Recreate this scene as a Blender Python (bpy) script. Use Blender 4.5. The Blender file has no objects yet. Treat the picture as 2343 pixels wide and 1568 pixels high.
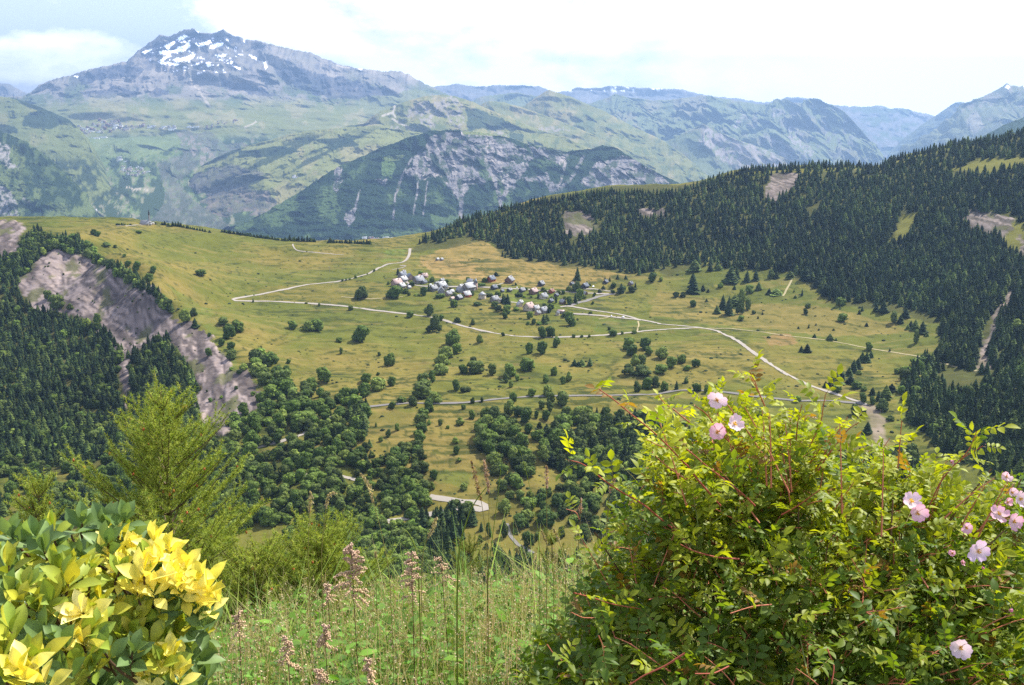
import bpy, math, random
import numpy as np
from mathutils import Vector, Matrix
from mathutils.bvhtree import BVHTree

# ---------------------------------------------------------------- camera
C = bpy.context.scene.collection
SC = bpy.context.scene
FPX, CX, CY = 2382.0, 1171.0, 784.0          # focal length and centre, in units of a 2342 x 1568 view
PITCH = math.radians(12.6)
CAMZ = 1.7
cd = bpy.data.cameras.new("camera")
cd.sensor_width = 36.0
cd.lens = 36.0 * FPX / 2342.0
cd.clip_start = 0.05
cd.clip_end = 120000.0
cam = bpy.data.objects.new("camera", cd)
cam.location = (0, 0, CAMZ)
cam.rotation_euler = (math.radians(90) - PITCH, 0, 0)
C.objects.link(cam)
SC.camera = cam

# ---------------------------------------------------------------- light
SUN_AZ, SUN_EL = math.radians(52), math.radians(52)
sd = bpy.data.lights.new("sun", 'SUN')
sd.energy = 4.9
sd.angle = math.radians(0.5)
sd.color = (1.0, 0.96, 0.88)
sun = bpy.data.objects.new("sun", sd)
sdir = Vector((math.sin(SUN_AZ) * math.cos(SUN_EL), math.cos(SUN_AZ) * math.cos(SUN_EL), math.sin(SUN_EL)))
sun.rotation_euler = sdir.to_track_quat('Z', 'Y').to_euler()
sun.location = (0, 0, 50)
C.objects.link(sun)

w = bpy.data.worlds.new("World")
SC.world = w
w.use_nodes = True
nt = w.node_tree
nt.nodes.clear()
N = nt.nodes.new
L = nt.links.new
out = N('ShaderNodeOutputWorld')
bg = N('ShaderNodeBackground')
bg.inputs['Strength'].default_value = 0.12
sky = N('ShaderNodeTexSky')
sky.sky_type = 'NISHITA'
sky.sun_disc = False
sky.sun_elevation = SUN_EL
sky.sun_rotation = SUN_AZ
sky.altitude = 1500
sky.air_density = 1.0
sky.dust_density = 2.5
tc = N('ShaderNodeTexCoord')
sep = N('ShaderNodeSeparateXYZ')
L(tc.outputs['Generated'], sep.inputs[0])

def M_(op, a, b=None, c=None, clamp=False, tree=nt):
    n = tree.nodes.new('ShaderNodeMath')
    n.operation = op
    n.use_clamp = clamp
    for i, v in enumerate((a, b, c)):
        if v is None:
            continue
        if isinstance(v, (int, float)):
            n.inputs[i].default_value = v
        else:
            tree.links.new(v, n.inputs[i])
    return n.outputs[0]

az = M_('ARCTAN2', sep.outputs[0], sep.outputs[1])
el = M_('ARCSINE', sep.outputs[2])
cmb = N('ShaderNodeCombineXYZ')
L(M_('MULTIPLY', az, 1.0), cmb.inputs[0])
L(M_('MULTIPLY', el, 2.1), cmb.inputs[1])
def wnoise(scale, detail, seed, rough=0.55):
    mp = N('ShaderNodeMapping')
    mp.inputs['Location'].default_value = (seed, seed * 1.7, 0)
    L(cmb.outputs[0], mp.inputs[0])
    n = N('ShaderNodeTexNoise')
    n.inputs['Scale'].default_value = scale
    n.inputs['Detail'].default_value = detail
    n.inputs['Roughness'].default_value = rough
    L(mp.outputs[0], n.inputs['Vector'])
    return n.outputs['Fac']
n1 = wnoise(9.0, 9, 3.1, 0.6)
n2 = wnoise(34.0, 5, 7.7)
# cumulus banks standing over the mountains: (azimuth, elevation, width, height, strength) in units of the view
banks = [(120, 158, 270, 55, .85), (60, 40, 130, 34, .34), (250, 110, 120, 34, .42), (760, 70, 260, 95, .85),
         (930, 60, 200, 90, .75), (620, 60, 120, 45, .45), (1290, 110, 230, 80, .55), (1450, 120, 420, 130, .85),
         (2050, 90, 640, 260, 1.5), (1050, 170, 220, 40, .7), (1720, 190, 260, 30, .5), (2250, 120, 300, 120, .6)]
tot = M_('SUBTRACT', M_('MULTIPLY', n1, 1.5), 1.12)
tot = M_('ADD', tot, M_('MULTIPLY', M_('SUBTRACT', n2, 0.5), 0.35))
for (bx, by, rx, ry, s) in banks:
    dx = M_('DIVIDE', M_('SUBTRACT', az, (bx - CX) / FPX), rx / FPX)
    dy = M_('DIVIDE', M_('SUBTRACT', el, (251 - by) / FPX), ry / FPX)
    g = M_('POWER', 2.718, M_('MULTIPLY', M_('ADD', M_('MULTIPLY', dx, dx), M_('MULTIPLY', dy, dy)), -1.0))
    tot = M_('ADD', tot, M_('MULTIPLY', g, s))
mask = M_('MULTIPLY', tot, 2.6, clamp=True)
mask = M_('SMOOTH_MIN', mask, 1.0, 0.1)
# grey undersides where the banks are thick
shade = wnoise(8.0, 5, 21.3, 0.55)
shmask = M_('MULTIPLY', M_('MULTIPLY', M_('SUBTRACT', shade, 0.45), 5.0, clamp=True), M_('MULTIPLY', M_('SUBTRACT', tot, 0.18), 2.5, clamp=True), clamp=True)
right = M_('MULTIPLY', M_('SUBTRACT', 0.30, az), 4.0, clamp=True)
shmask = M_('MULTIPLY', shmask, right)
ccol = N('ShaderNodeMix')
ccol.data_type = 'RGBA'
L(shmask, ccol.inputs['Factor'])
ccol.inputs[6].default_value = (12.8, 12.6, 12.4, 1)
ccol.inputs[7].default_value = (5.4, 5.5, 5.9, 1)
veil = N('ShaderNodeMix')
veil.data_type = 'RGBA'
veil.inputs['Factor'].default_value = 0.5
L(sky.outputs[0], veil.inputs[6])
veil.inputs[7].default_value = (6.4, 6.5, 8.0, 1)
mx = N('ShaderNodeMix')
mx.data_type = 'RGBA'
L(mask, mx.inputs['Factor'])
L(veil.outputs[2], mx.inputs[6])
L(ccol.outputs[2], mx.inputs[7])
L(mx.outputs[2], bg.inputs['Color'])
L(bg.outputs[0], out.inputs['Surface'])

SC.view_settings.view_transform = 'Standard'
SC.view_settings.look = 'None'
SC.view_settings.exposure = 0.9
SC.view_settings.gamma = 1.0
SC.view_settings.use_curve_mapping = False
cy = SC.cycles
cy.max_bounces = 6
cy.diffuse_bounces = 3
cy.glossy_bounces = 1
cy.transmission_bounces = 4
cy.transparent_max_bounces = 6
cy.volume_bounces = 0
cy.use_denoising = False
cy.sample_clamp_indirect = 4.0
SC.render.film_transparent = False

# ---------------------------------------------------------------- numbers
rng = np.random.default_rng(7)
random.seed(7)

def ray(px, py):
    """direction(s) through a point of the 2342 x 1568 view, scaled so that y = 1"""
    px = np.asarray(px, float); py = np.asarray(py, float)
    rx = (px - CX) / FPX
    up = (CY - py) / FPX
    dy = math.cos(PITCH) + up * math.sin(PITCH)
    dz = -math.sin(PITCH) + up * math.cos(PITCH)
    return rx / dy, dz / dy

def pt(px, py, Y):
    a, b = ray(px, py)
    return np.stack([a * Y, np.asarray(Y, float) + 0 * a, CAMZ + b * Y], -1)

def proj(P):
    x, y, z = P[..., 0], P[..., 1], P[..., 2] - CAMZ
    f = y * math.cos(PITCH) - z * math.sin(PITCH)
    u = y * math.sin(PITCH) + z * math.cos(PITCH)
    return CX + FPX * x / f, CY - FPX * u / f

def _h(ix, iy, iz, seed):
    n = (ix * 374761393 + iy * 668265263 + iz * 2147483647 + seed * 1274126177) & 0xFFFFFFFF
    n = ((n ^ (n >> 13)) * 1274126177) & 0xFFFFFFFF
    n = ((n ^ (n >> 16)) * 2246822519) & 0xFFFFFFFF
    return ((n ^ (n >> 15)) & 0xFFFFFF) / 16777215.0

def vn(x, y, seed=0):
    xi = np.floor(x).astype(np.int64); yi = np.floor(y).astype(np.int64)
    fx = x - xi; fy = y - yi
    fx = fx * fx * fx * (fx * (fx * 6 - 15) + 10); fy = fy * fy * fy * (fy * (fy * 6 - 15) + 10)
    a = _h(xi, yi, 0, seed); b = _h(xi + 1, yi, 0, seed); c = _h(xi, yi + 1, 0, seed); d = _h(xi + 1, yi + 1, 0, seed)
    return (a + (b - a) * fx) * (1 - fy) + (c + (d - c) * fx) * fy

def fbm(x, y, octv=5, seed=0, gain=0.5):
    s = 0; a = 1.0; t = 0
    for i in range(octv):
        s = s + a * (vn(x, y, seed + i * 17) * 2 - 1); t += a
        x, y = x * 1.93 + y * 0.55 + 13.7, y * 1.93 - x * 0.55 + 5.1
        a *= gain
    return s / t

def ridged(x, y, octv=5, seed=0, gain=0.55):
    s = 0; a = 1.0; t = 0
    for i in range(octv):
        s = s + a * (1 - np.abs(vn(x, y, seed + i * 17) * 2 - 1)) ** 2; t += a
        x, y = x * 1.97 + y * 0.4 + 3.7, y * 1.97 - x * 0.4 + 9.1
        a *= gain
    return s / t

def sst(a, b, x):
    t = np.clip((x - a) / (b - a), 0, 1)
    return t * t * (3 - 2 * t)

def inpoly(x, y, poly):
    poly = np.asarray(poly, float)
    r = np.zeros(np.shape(x), bool)
    n = len(poly)
    for i in range(n):
        x0, y0 = poly[i]; x1, y1 = poly[(i + 1) % n]
        if y0 == y1:
            continue
        c = ((y0 > y) != (y1 > y)) & (x < (x1 - x0) * (y - y0) / (y1 - y0) + x0)
        r ^= c
    return r

def line_dist(x, y, pts):
    pts = np.asarray(pts, float)
    d = np.full(np.shape(x), 1e9)
    for i in range(len(pts) - 1):
        ax, ay = pts[i]; bx, by = pts[i + 1]
        vx, vy = bx - ax, by - ay
        t = np.clip(((x - ax) * vx + (y - ay) * vy) / (vx * vx + vy * vy + 1e-9), 0, 1)
        d = np.minimum(d, np.hypot(x - ax - t * vx, y - ay - t * vy))
    return d

# zoomed panels of the photograph the positions were read from -> units of the view
def panel(ox, oy, k):
    return lambda x, y: ((ox + x / k) / 1.6533, (oy + y / k) / 1.6533)
Z4 = panel(0, 860, 1.802); Z5 = panel(1290, 860, 1.802); Z6 = panel(2572, 860, 1.802)
Z1 = panel(0, 0, 1.802); Z2 = panel(1290, 0, 1.802); Z3 = panel(2572, 0, 1.802)
B1 = panel(0, 1720, 1.7985); B2 = panel(1290, 1720, 1.7985); B3 = panel(2572, 1720, 1.7985)
V1 = panel(1440, 1000, 5.8575); V2 = panel(1800, 1000, 5.8575); V3 = panel(2100, 1000, 5.8575)
R1 = panel(2150, 1380, 2.925); LA = panel(250, 1450, 2.925); ND = panel(1150, 2050, 3.9); V7 = panel(400, 760, 4.686)
def pl(P, *xy):
    return [P(a, b) for a, b in xy]

# ---------------------------------------------------------------- meshes and materials
def tag(o, label=None, cat=None, group=None, kind=None):
    if label: o['label'] = label
    if cat: o['category'] = cat
    if group: o['group'] = group
    if kind: o['kind'] = kind
    return o

def mesh_np(name, V, F, mat=None, col=None, smooth=False, parent=None, link=True, matidx=None):
    """V (n,3), F list of int arrays (m,k) or one array"""
    if not isinstance(F, (list, tuple)):
        F = [F]
    F = [np.asarray(f, np.int32) for f in F if len(f)]
    me = bpy.data.meshes.new(name)
    V = np.asarray(V, np.float32)
    me.vertices.add(len(V))
    me.vertices.foreach_set('co', V.ravel())
    tot = np.concatenate([np.full(len(f), f.shape[1], np.int32) for f in F])
    loops = np.concatenate([f.ravel() for f in F])
    start = np.concatenate([[0], np.cumsum(tot)[:-1]]).astype(np.int32)
    me.loops.add(len(loops))
    me.loops.foreach_set('vertex_index', loops)
    me.polygons.add(len(tot))
    me.polygons.foreach_set('loop_start', start)
    me.polygons.foreach_set('loop_total', tot)
    if smooth:
        me.polygons.foreach_set('use_smooth', np.ones(len(tot), bool))
    if matidx is not None:
        me.polygons.foreach_set('material_index', np.asarray(matidx, np.int32))
    if col is not None:
        a = me.color_attributes.new('col', 'FLOAT_COLOR', 'POINT')
        c = np.ones((len(V), 4), np.float32)
        c[:, :3] = col
        a.data.foreach_set('color', c.ravel())
    me.update(calc_edges=True)
    for m in (mat if isinstance(mat, (list, tuple)) else [mat] if mat else []):
        me.materials.append(m)
    if not link:
        return me
    o = bpy.data.objects.new(name, me)
    C.objects.link(o)
    if parent:
        o.parent = parent
    return o

def new_obj(name, me, parent=None, loc=None, rotz=None, scale=None):
    o = bpy.data.objects.new(name, me)
    C.objects.link(o)
    if parent: o.parent = parent
    if loc is not None: o.location = loc
    if rotz is not None: o.rotation_euler = (0, 0, rotz)
    if scale is not None: o.scale = scale
    return o

def mat_attr(name, rough=0.9, spec=0.1, noise=(), bump=None, translucent=0.0, tcol=(1, 1, 1), coord='Object', hsv=None):
    """base colour from the mesh's own 'col' attribute, times procedural noises ((scale, amount, stretch), ...)"""
    m = bpy.data.materials.new(name)
    m.use_nodes = True
    t = m.node_tree
    b = t.nodes['Principled BSDF']
    b.inputs['Roughness'].default_value = rough
    b.inputs['Specular IOR Level'].default_value = spec
    at = t.nodes.new('ShaderNodeAttribute')
    at.attribute_name = 'col'
    cur = at.outputs['Color']
    tcn = t.nodes.new('ShaderNodeTexCoord')
    for (sc, amt, st) in noise:
        mp = t.nodes.new('ShaderNodeMapping')
        mp.inputs['Scale'].default_value = st
        t.links.new(tcn.outputs[coord], mp.inputs[0])
        nz = t.nodes.new('ShaderNodeTexNoise')
        nz.inputs['Scale'].default_value = sc
        nz.inputs['Detail'].default_value = 5
        nz.inputs['Roughness'].default_value = 0.65
        t.links.new(mp.outputs[0], nz.inputs['Vector'])
        k = M_('ADD', M_('MULTIPLY', M_('SUBTRACT', nz.outputs['Fac'], 0.5), amt * 2), 1.0, tree=t)
        vm = t.nodes.new('ShaderNodeVectorMath')
        vm.operation = 'SCALE'
        t.links.new(cur, vm.inputs[0])
        t.links.new(k, vm.inputs['Scale'])
        cur = vm.outputs[0]
    t.links.new(cur, b.inputs['Base Color'])
    if bump:
        sc, dist, st = bump
        mp = t.nodes.new('ShaderNodeMapping')
        mp.inputs['Scale'].default_value = st
        t.links.new(tcn.outputs[coord], mp.inputs[0])
        nz = t.nodes.new('ShaderNodeTexNoise')
        nz.inputs['Scale'].default_value = sc
        nz.inputs['Detail'].default_value = 6
        t.links.new(mp.outputs[0], nz.inputs['Vector'])
        bp = t.nodes.new('ShaderNodeBump')
        bp.inputs['Distance'].default_value = dist
        bp.inputs['Strength'].default_value = 1.0
        t.links.new(nz.outputs['Fac'], bp.inputs['Height'])
        t.links.new(bp.outputs[0], b.inputs['Normal'])
    if translucent > 0:
        tr = t.nodes.new('ShaderNodeBsdfTranslucent')
        tm = t.nodes.new('ShaderNodeVectorMath')
        tm.operation = 'MULTIPLY'
        t.links.new(cur, tm.inputs[0])
        tm.inputs[1].default_value = tcol
        t.links.new(tm.outputs[0], tr.inputs['Color'])
        mxs = t.nodes.new('ShaderNodeMixShader')
        mxs.inputs[0].default_value = translucent
        t.links.new(b.outputs[0], mxs.inputs[1])
        t.links.new(tr.outputs[0], mxs.inputs[2])
        t.links.new(mxs.outputs[0], t.nodes['Material Output'].inputs['Surface'])
    return m

def mat_plain(name, color, rough=0.8, spec=0.2, noise=0.25, scale=1.0):
    m = bpy.data.materials.new(name)
    m.use_nodes = True
    t = m.node_tree
    b = t.nodes['Principled BSDF']
    b.inputs['Roughness'].default_value = rough
    b.inputs['Specular IOR Level'].default_value = spec
    tcn = t.nodes.new('ShaderNodeTexCoord')
    nz = t.nodes.new('ShaderNodeTexNoise')
    nz.inputs['Scale'].default_value = scale
    nz.inputs['Detail'].default_value = 4
    t.links.new(tcn.outputs['Object'], nz.inputs['Vector'])
    k = M_('ADD', M_('MULTIPLY', M_('SUBTRACT', nz.outputs['Fac'], 0.5), noise * 2), 1.0, tree=t)
    vm = t.nodes.new('ShaderNodeVectorMath')
    vm.operation = 'SCALE'
    vm.inputs[0].default_value = color
    t.links.new(k, vm.inputs['Scale'])
    t.links.new(vm.outputs[0], b.inputs['Base Color'])
    return m

def grid_faces(nr, nc):
    i = np.arange((nr - 1))[:, None] * nc + np.arange(nc - 1)[None, :]
    i = i.ravel()
    return np.stack([i, i + 1, i + nc + 1, i + nc], -1)

def merge(parts):
    """parts: list of (V, F, col) -> one V, F, col (F all with the same side count)"""
    Vs, Fs, Cs, off = [], [], [], 0
    for V, F, c in parts:
        Vs.append(V); Fs.append(np.asarray(F) + off)
        Cs.append(np.broadcast_to(np.asarray(c, float), (len(V), 3)))
        off += len(V)
    return np.concatenate(Vs), np.concatenate(Fs), np.concatenate(Cs)

def tube(pts, r0, r1, k=5):
    """tapered tube along points: quads"""
    pts = np.asarray(pts, float)
    n = len(pts)
    d = np.gradient(pts, axis=0)
    d /= np.linalg.norm(d, axis=1)[:, None] + 1e-9
    ref = np.array([0.3, 0.2, 0.93]) if abs(d[0][2]) < 0.9 else np.array([1.0, 0.1, 0])
    a = np.cross(d, ref); a /= np.linalg.norm(a, axis=1)[:, None] + 1e-9
    b = np.cross(d, a)
    r = np.linspace(r0, r1, n)[:, None, None]
    th = np.arange(k) * 2 * math.pi / k
    V = pts[:, None] + r * (np.cos(th)[None, :, None] * a[:, None] + np.sin(th)[None, :, None] * b[:, None])
    V = V.reshape(-1, 3)
    F = []
    for i in range(n - 1):
        for j in range(k):
            F.append((i * k + j, i * k + (j + 1) % k, (i + 1) * k + (j + 1) % k, (i + 1) * k + j))
    return V, np.array(F)

def stamp(T, TF, pos, R, s, col):
    """copies of template T (k,3)/TF at pos (n,3) with rotations R (n,3,3) (columns = local axes), scale s (n,) or (n,3), col (n,3)"""
    pos = np.asarray(pos); n = len(pos)
    s = np.asarray(s, float)
    if s.ndim == 1: s = np.repeat(s[:, None], 3, 1)
    L_ = T[None] * s[:, None]
    V = np.einsum('nij,nkj->nki', R, L_) + pos[:, None]
    F = (TF[None] + (np.arange(n) * len(T))[:, None, None]).reshape(-1, TF.shape[1])
    c = np.repeat(np.asarray(col), len(T), 0)
    return V.reshape(-1, 3), F, c

def basis(y, up):
    """rotation matrices whose local y axis is Y and whose local z is close to UP"""
    y = y / (np.linalg.norm(y, axis=-1, keepdims=True) + 1e-9)
    x = np.cross(y, up); x /= np.linalg.norm(x, axis=-1, keepdims=True) + 1e-9
    z = np.cross(x, y)
    return np.stack([x, y, z], -1)

def rdir(n, r=rng):
    v = r.normal(size=(n, 3))
    return v / np.linalg.norm(v, axis=1)[:, None]
# ================================================================ TERRAIN
# the bowl with the village: heights from control points (view x, view y, distance)
ctrl = [
 # crest of the meadow
 (-250, 520, 2150), (0, 507, 2150), (120, 508, 2150), (300, 511, 2150), (400, 514, 2120), (520, 530, 2080), (640, 548, 2050), (760, 553, 2020), (850, 556, 2000), (935, 566, 1980),
 # meadow
 (500, 600, 1830), (700, 620, 1800), (880, 600, 1860), (330, 600, 1720), (528, 686, 1560), (420, 700, 1480), (700, 690, 1570), (920, 650, 1680), (1050, 665, 1640), (1200, 690, 1580),
 (1050, 600, 1830), (1180, 620, 1790), (1350, 650, 1700), (1400, 672, 1650), (1310, 712, 1520), (1000, 730, 1470), (700, 760, 1400), (850, 770, 1390), (1200, 772, 1370), (1600, 750, 1420),
 (1500, 680, 1620), (1700, 700, 1570), (1850, 780, 1340), (1650, 800, 1290), (1800, 858, 1160), (1400, 830, 1240), (1000, 850, 1210), (720, 850, 1220), (620, 800, 1300),
 (2000, 830, 1230), (2140, 760, 1340), (1850, 690, 1560), (1650, 640, 1700), (1980, 925, 1060), (1700, 905, 1090), (1400, 906, 1090), (1000, 924, 1070), (850, 930, 1060), (680, 900, 1120),
 (900, 1000, 980), (1100, 1020, 960), (1400, 1000, 990), (1700, 1020, 950), (1980, 1000, 960), (640, 1010, 980), (700, 1090, 900), (950, 1090, 900), (1200, 1100, 890), (1500, 1120, 880),
 (1050, 1160, 850), (800, 1190, 830), (600, 1180, 840), (1300, 1180, 840), (1200, 1250, 790), (900, 1290, 760), (1500, 1250, 790), (1800, 1200, 820),
 # left spur and its rock face
 (100, 545, 1760), (180, 540, 1730), (250, 580, 1620), (310, 612, 1540), (370, 652, 1480), (400, 690, 1435), (430, 735, 1375), (500, 800, 1265), (560, 850, 1185), (600, 930, 1080),
 (60, 600, 1670), (130, 650, 1590), (250, 690, 1505), (200, 620, 1640), (340, 690, 1440), (330, 740, 1420), (400, 790, 1315), (470, 860, 1205), (520, 930, 1095), (490, 1000, 1010),
 (0, 620, 1650), (0, 750, 1490), (100, 800, 1420), (250, 820, 1350), (150, 930, 1220), (300, 930, 1195), (400, 960, 1115), (0, 900, 1260), (0, 1020, 1110), (200, 1030, 1075), (350, 1050, 1030),
 (0, 1150, 960), (200, 1180, 910), (400, 1150, 905), (-250, 700, 1540), (-250, 900, 1280), (-250, 1100, 1040),
 # right hill
 (980, 548, 2030), (1060, 505, 2150), (1150, 480, 2230), (1240, 462, 2300), (1400, 440, 2380), (1500, 444, 2360), (1560, 438, 2340), (1640, 408, 2340), (1720, 388, 2330), (1850, 380, 2300),
 (1950, 378, 2260), (2000, 386, 2220), (2060, 360, 2230), (2180, 330, 2200), (2260, 322, 2150), (2342, 304, 2100), (2550, 260, 2050),
 (1130, 560, 1980), (1150, 598, 1830), (1300, 600, 1830), (1460, 630, 1740), (1300, 530, 2000), (1450, 530, 1990), (1600, 600, 1790), (1600, 520, 1980), (1780, 500, 1960), (1800, 600, 1730),
 (1950, 690, 1530), (1950, 560, 1760), (2100, 480, 1800), (2250, 420, 1830), (2100, 640, 1560), (2150, 720, 1410), (2300, 560, 1580), (2342, 480, 1680), (2550, 430, 1700), (2550, 600, 1400),
 (2160, 830, 1190), (2250, 850, 1130), (2300, 760, 1240), (2342, 680, 1330), (2100, 900, 1080), (2250, 950, 990), (2342, 900, 1000), (2342, 1050, 850), (2150, 1060, 900), (2050, 1050, 920), (2550, 900, 900), (2550, 1100, 740),
 (1900, 1100, 880),
]
cp = np.array([pt(a, b, c) for a, b, c in ctrl])
extra = [(-1500, 2700, -620), (-700, 2600, -560), (0, 2500, -520), (500, 2800, -560), (1000, 3000, -520), (1700, 2900, -420), (-1500, 3400, -760), (0, 3400, -760), (1700, 3400, -760), (2600, 2400, 20), (2600, 1200, 60), (1900, 700, -60),
         (-1900, 2000, -330), (-1800, 1200, -470), (-1500, 700, -400),
         (0, 640, -352), (-300, 640, -350), (300, 640, -350), (0, 500, -322), (-300, 500, -320), (350, 500, -318), (0, 300, -205), (-200, 300, -205), (200, 300, -203), (0, 120, -84), (-90, 120, -84), (90, 120, -84), (0, 30, -19), (-30, 30, -19), (30, 30, -19), (0, 0, 0), (-500, 300, -240), (500, 300, -235), (800, 500, -250)]
cp = np.concatenate([cp, np.array(extra, float)])
def _tps(r):
    return r
XYc = cp[:, :2] / 1000.0
K = np.hypot(XYc[:, None, 0] - XYc[None, :, 0], XYc[:, None, 1] - XYc[None, :, 1])
n_ = len(cp)
A_ = np.zeros((n_ + 3, n_ + 3))
A_[:n_, :n_] = -(K * 1.0) - np.eye(n_) * 0.012
Pm = np.concatenate([np.ones((n_, 1)), XYc], 1)
A_[:n_, n_:] = Pm
A_[n_:, :n_] = Pm.T
wts = np.linalg.solve(A_, np.concatenate([cp[:, 2], np.zeros(3)]))
def hbase(x, y):
    sh = np.shape(x)
    X = np.ravel(x) / 1000.0; Y = np.ravel(y) / 1000.0
    o = wts[n_] + wts[n_ + 1] * X + wts[n_ + 2] * Y
    for i in range(n_):
        o -= wts[i] * np.sqrt((X - XYc[i, 0]) ** 2 + (Y - XYc[i, 1]) ** 2 + 1.5e-4)
    return o.reshape(sh)

# polar sheet
NA, NR = 560, 620
ang = np.linspace(math.radians(-33), math.radians(33), NA)
rad = np.concatenate([np.geomspace(12, 560, 90)[:-1], np.linspace(560, 1400, 300)[:-1], np.linspace(1400, 2500, NR - 90 - 300 - 40 + 2)[:-1], np.geomspace(2500, 3600, 40)])
NR = len(rad)
RR, AA = np.meshgrid(rad, ang, indexing='ij')
TX = RR * np.sin(AA); TY = RR * np.cos(AA)
TZ = hbase(TX, TY)
far_ = sst(300, 700, RR)
TZ0 = TZ.copy()

# masks are drawn on the ground itself (view polygons laid down on the surface)
def bvh_of(V, F):
    return BVHTree.FromPolygons([tuple(v) for v in V.tolist()], [tuple(f) for f in F.tolist()])
_st = 3
subV = np.stack([TX[::_st, ::_st], TY[::_st, ::_st], TZ[::_st, ::_st]], -1)
bv0 = bvh_of(subV.reshape(-1, 3), grid_faces(subV.shape[0], subV.shape[1]))
def hit(bv, px, py):
    a, b = ray(px, py)
    d = Vector((float(a), 1.0, float(b))).normalized()
    loc, nor, idx, dist = bv.ray_cast(Vector((0, 0, CAMZ)), d)
    return loc
def lay(poly, step=40, bv=None):
    """polygon of the view -> polygon on the ground (x, y)"""
    bv = bv or bv0
    o = []
    n = len(poly)
    for i in range(n):
        x0, y0 = poly[i]; x1, y1 = poly[(i + 1) % n]
        m = max(1, int(math.hypot(x1 - x0, y1 - y0) / step))
        for k in range(m):
            t = k / m
            q = hit(bv, x0 + (x1 - x0) * t, y0 + (y1 - y0) * t)
            if q is not None and q.y < 3400:
                o.append((q.x, q.y))
    return o
def lay_line(line, step=25, bv=None):
    bv = bv or bv0
    o = []
    for i in range(len(line) - 1):
        x0, y0 = line[i]; x1, y1 = line[i + 1]
        m = max(1, int(math.hypot(x1 - x0, y1 - y0) / step))
        for k in range(m + (1 if i == len(line) - 2 else 0)):
            t = k / m
            q = hit(bv, x0 + (x1 - x0) * t, y0 + (y1 - y0) * t)
            if q is not None and q.y < 3400:
                o.append((q.x, q.y))
    return o

wx = TX + 9 * fbm(TX / 30, TY / 30, 4, 3); wy = TY + 22 * fbm(TX / 30 + 40, TY / 30, 4, 5)
def gm(poly, soft=False):
    return inpoly(wx, wy, lay(poly)).astype(float)
rock_poly = [(20, 560), (90, 575), (200, 570), (290, 625), (370, 680), (420, 730), (470, 780), (540, 840), (585, 880), (600, 935), (540, 960), (510, 1000), (470, 985), (455, 920), (440, 850), (400, 790), (380, 772), (300, 810), (250, 765), (190, 730), (120, 715), (60, 700), (40, 640)]
rock = gm(rock_poly)
rock = np.maximum(rock, gm([(-60, 505), (60, 512), (45, 560), (20, 590), (-60, 580)]))
rock = np.maximum(rock, gm([(275, 810), (292, 805), (300, 900), (288, 940), (275, 880)]))
rock_r = np.maximum.reduce([gm([(1290, 485), (1345, 490), (1370, 520), (1330, 545), (1290, 535)]), gm([(1450, 478), (1530, 480), (1520, 500), (1460, 500)]), gm([(1770, 395), (1830, 400), (1815, 430), (1770, 470), (1750, 440)]),
                      gm([(2210, 480), (2290, 490), (2330, 500), (2300, 540), (2220, 530)]), gm([(2340, 520), (2230, 850), (2260, 855), (2370, 640)])])
stream = line_dist(wx, wy, lay_line([(1985, 930), (2000, 960), (2010, 1010), (2000, 1060)]))
m_stream = (1 - sst(5, 9, stream)) * (TY < 1150)
m_stream = np.maximum(m_stream, (1 - sst(4, 7, line_dist(wx, wy, lay_line(pl(Z6, (1960, 965), (2080, 950), (2130, 880), (2200, 600), (2343, 420)))))))
gl = fbm(TX / 70, TY / 70, 5, 11)
gully = ridged(TX / 38 + TY / 160, TY / 200 - TX / 300, 5, 23)
small = fbm(TX / 16, TY / 16, 4, 31)
ramp = sst(0, 1, rock)
TZ = TZ + far_ * (5.0 * gl + 0.9 * small)
gully2 = ridged(TX / 16 + TY / 90 + gl, TY / 150, 4, 29)
TZ = TZ - rock * ((gully - 0.5) * 9 + (gully2 - .5) * 3.5) - rock_r * (gully - .5) * 8
terr = ridged(TX / 420 + 0.4 * gl, TZ0 / 14.0, 2, 61)
inmead = sst(700, 1000, RR)
TZ = TZ + inmead * (1 - rock) * 1.3 * fbm(TX / 60, TY / 11 + TX / 200, 3, 71)

# --- base colours of the ground
def mix(a, b, t):
    return a * (1 - t[..., None]) + np.asarray(b) * t[..., None]
col = np.empty(TX.shape + (3,)); col[:] = (0.140, 0.170, 0.034)
k1 = fbm(TX / 180, TY / 240, 5, 101); k2 = fbm(TX / 40, TY / 60, 5, 102); k3 = fbm(TX / 9, TY / 14, 4, 103)
col = mix(col, (0.205, 0.195, 0.052), sst(-0.15, 0.5, k1 + 0.5 * k2))
col = mix(col, (0.10, 0.135, 0.026), sst(0.0, 0.5, -k1 + 0.4 * k2) * 0.8)
def dry(poly, c, a=1.0):
    global col
    col = mix(col, c, gm(poly) * a * (0.75 + 0.35 * k3))
dry([(960, 585), (1080, 545), (1200, 590), (1330, 605), (1440, 630), (1300, 665), (1100, 650), (960, 610)], (0.30, 0.235, 0.09), .95)
dry(pl(Z5, (530, 230), (800, 220), (1000, 290), (980, 360), (640, 340)), (0.36, 0.27, 0.12), .7)
dry([(1500, 660), (1650, 690), (1900, 700), (2100, 760), (1900, 770), (1650, 745), (1480, 720)], (0.27, 0.22, 0.08), .65)
dry([(860, 935), (1090, 935), (1100, 1060), (1000, 1120), (960, 1130), (880, 1000), (840, 990)], (0.215, 0.185, 0.065), .6)
dry(pl(Z6, (540, 740), (760, 740), (800, 800), (640, 820)), (0.34, 0.22, 0.12), .8)
dry([(580, 660), (830, 640), (900, 660), (880, 700), (600, 690)], (0.22, 0.19, 0.055), .6)
dry(pl(Z5, (320, 150), (450, 150), (400, 245), (270, 235)), (0.14, 0.22, 0.05), .9)
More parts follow.
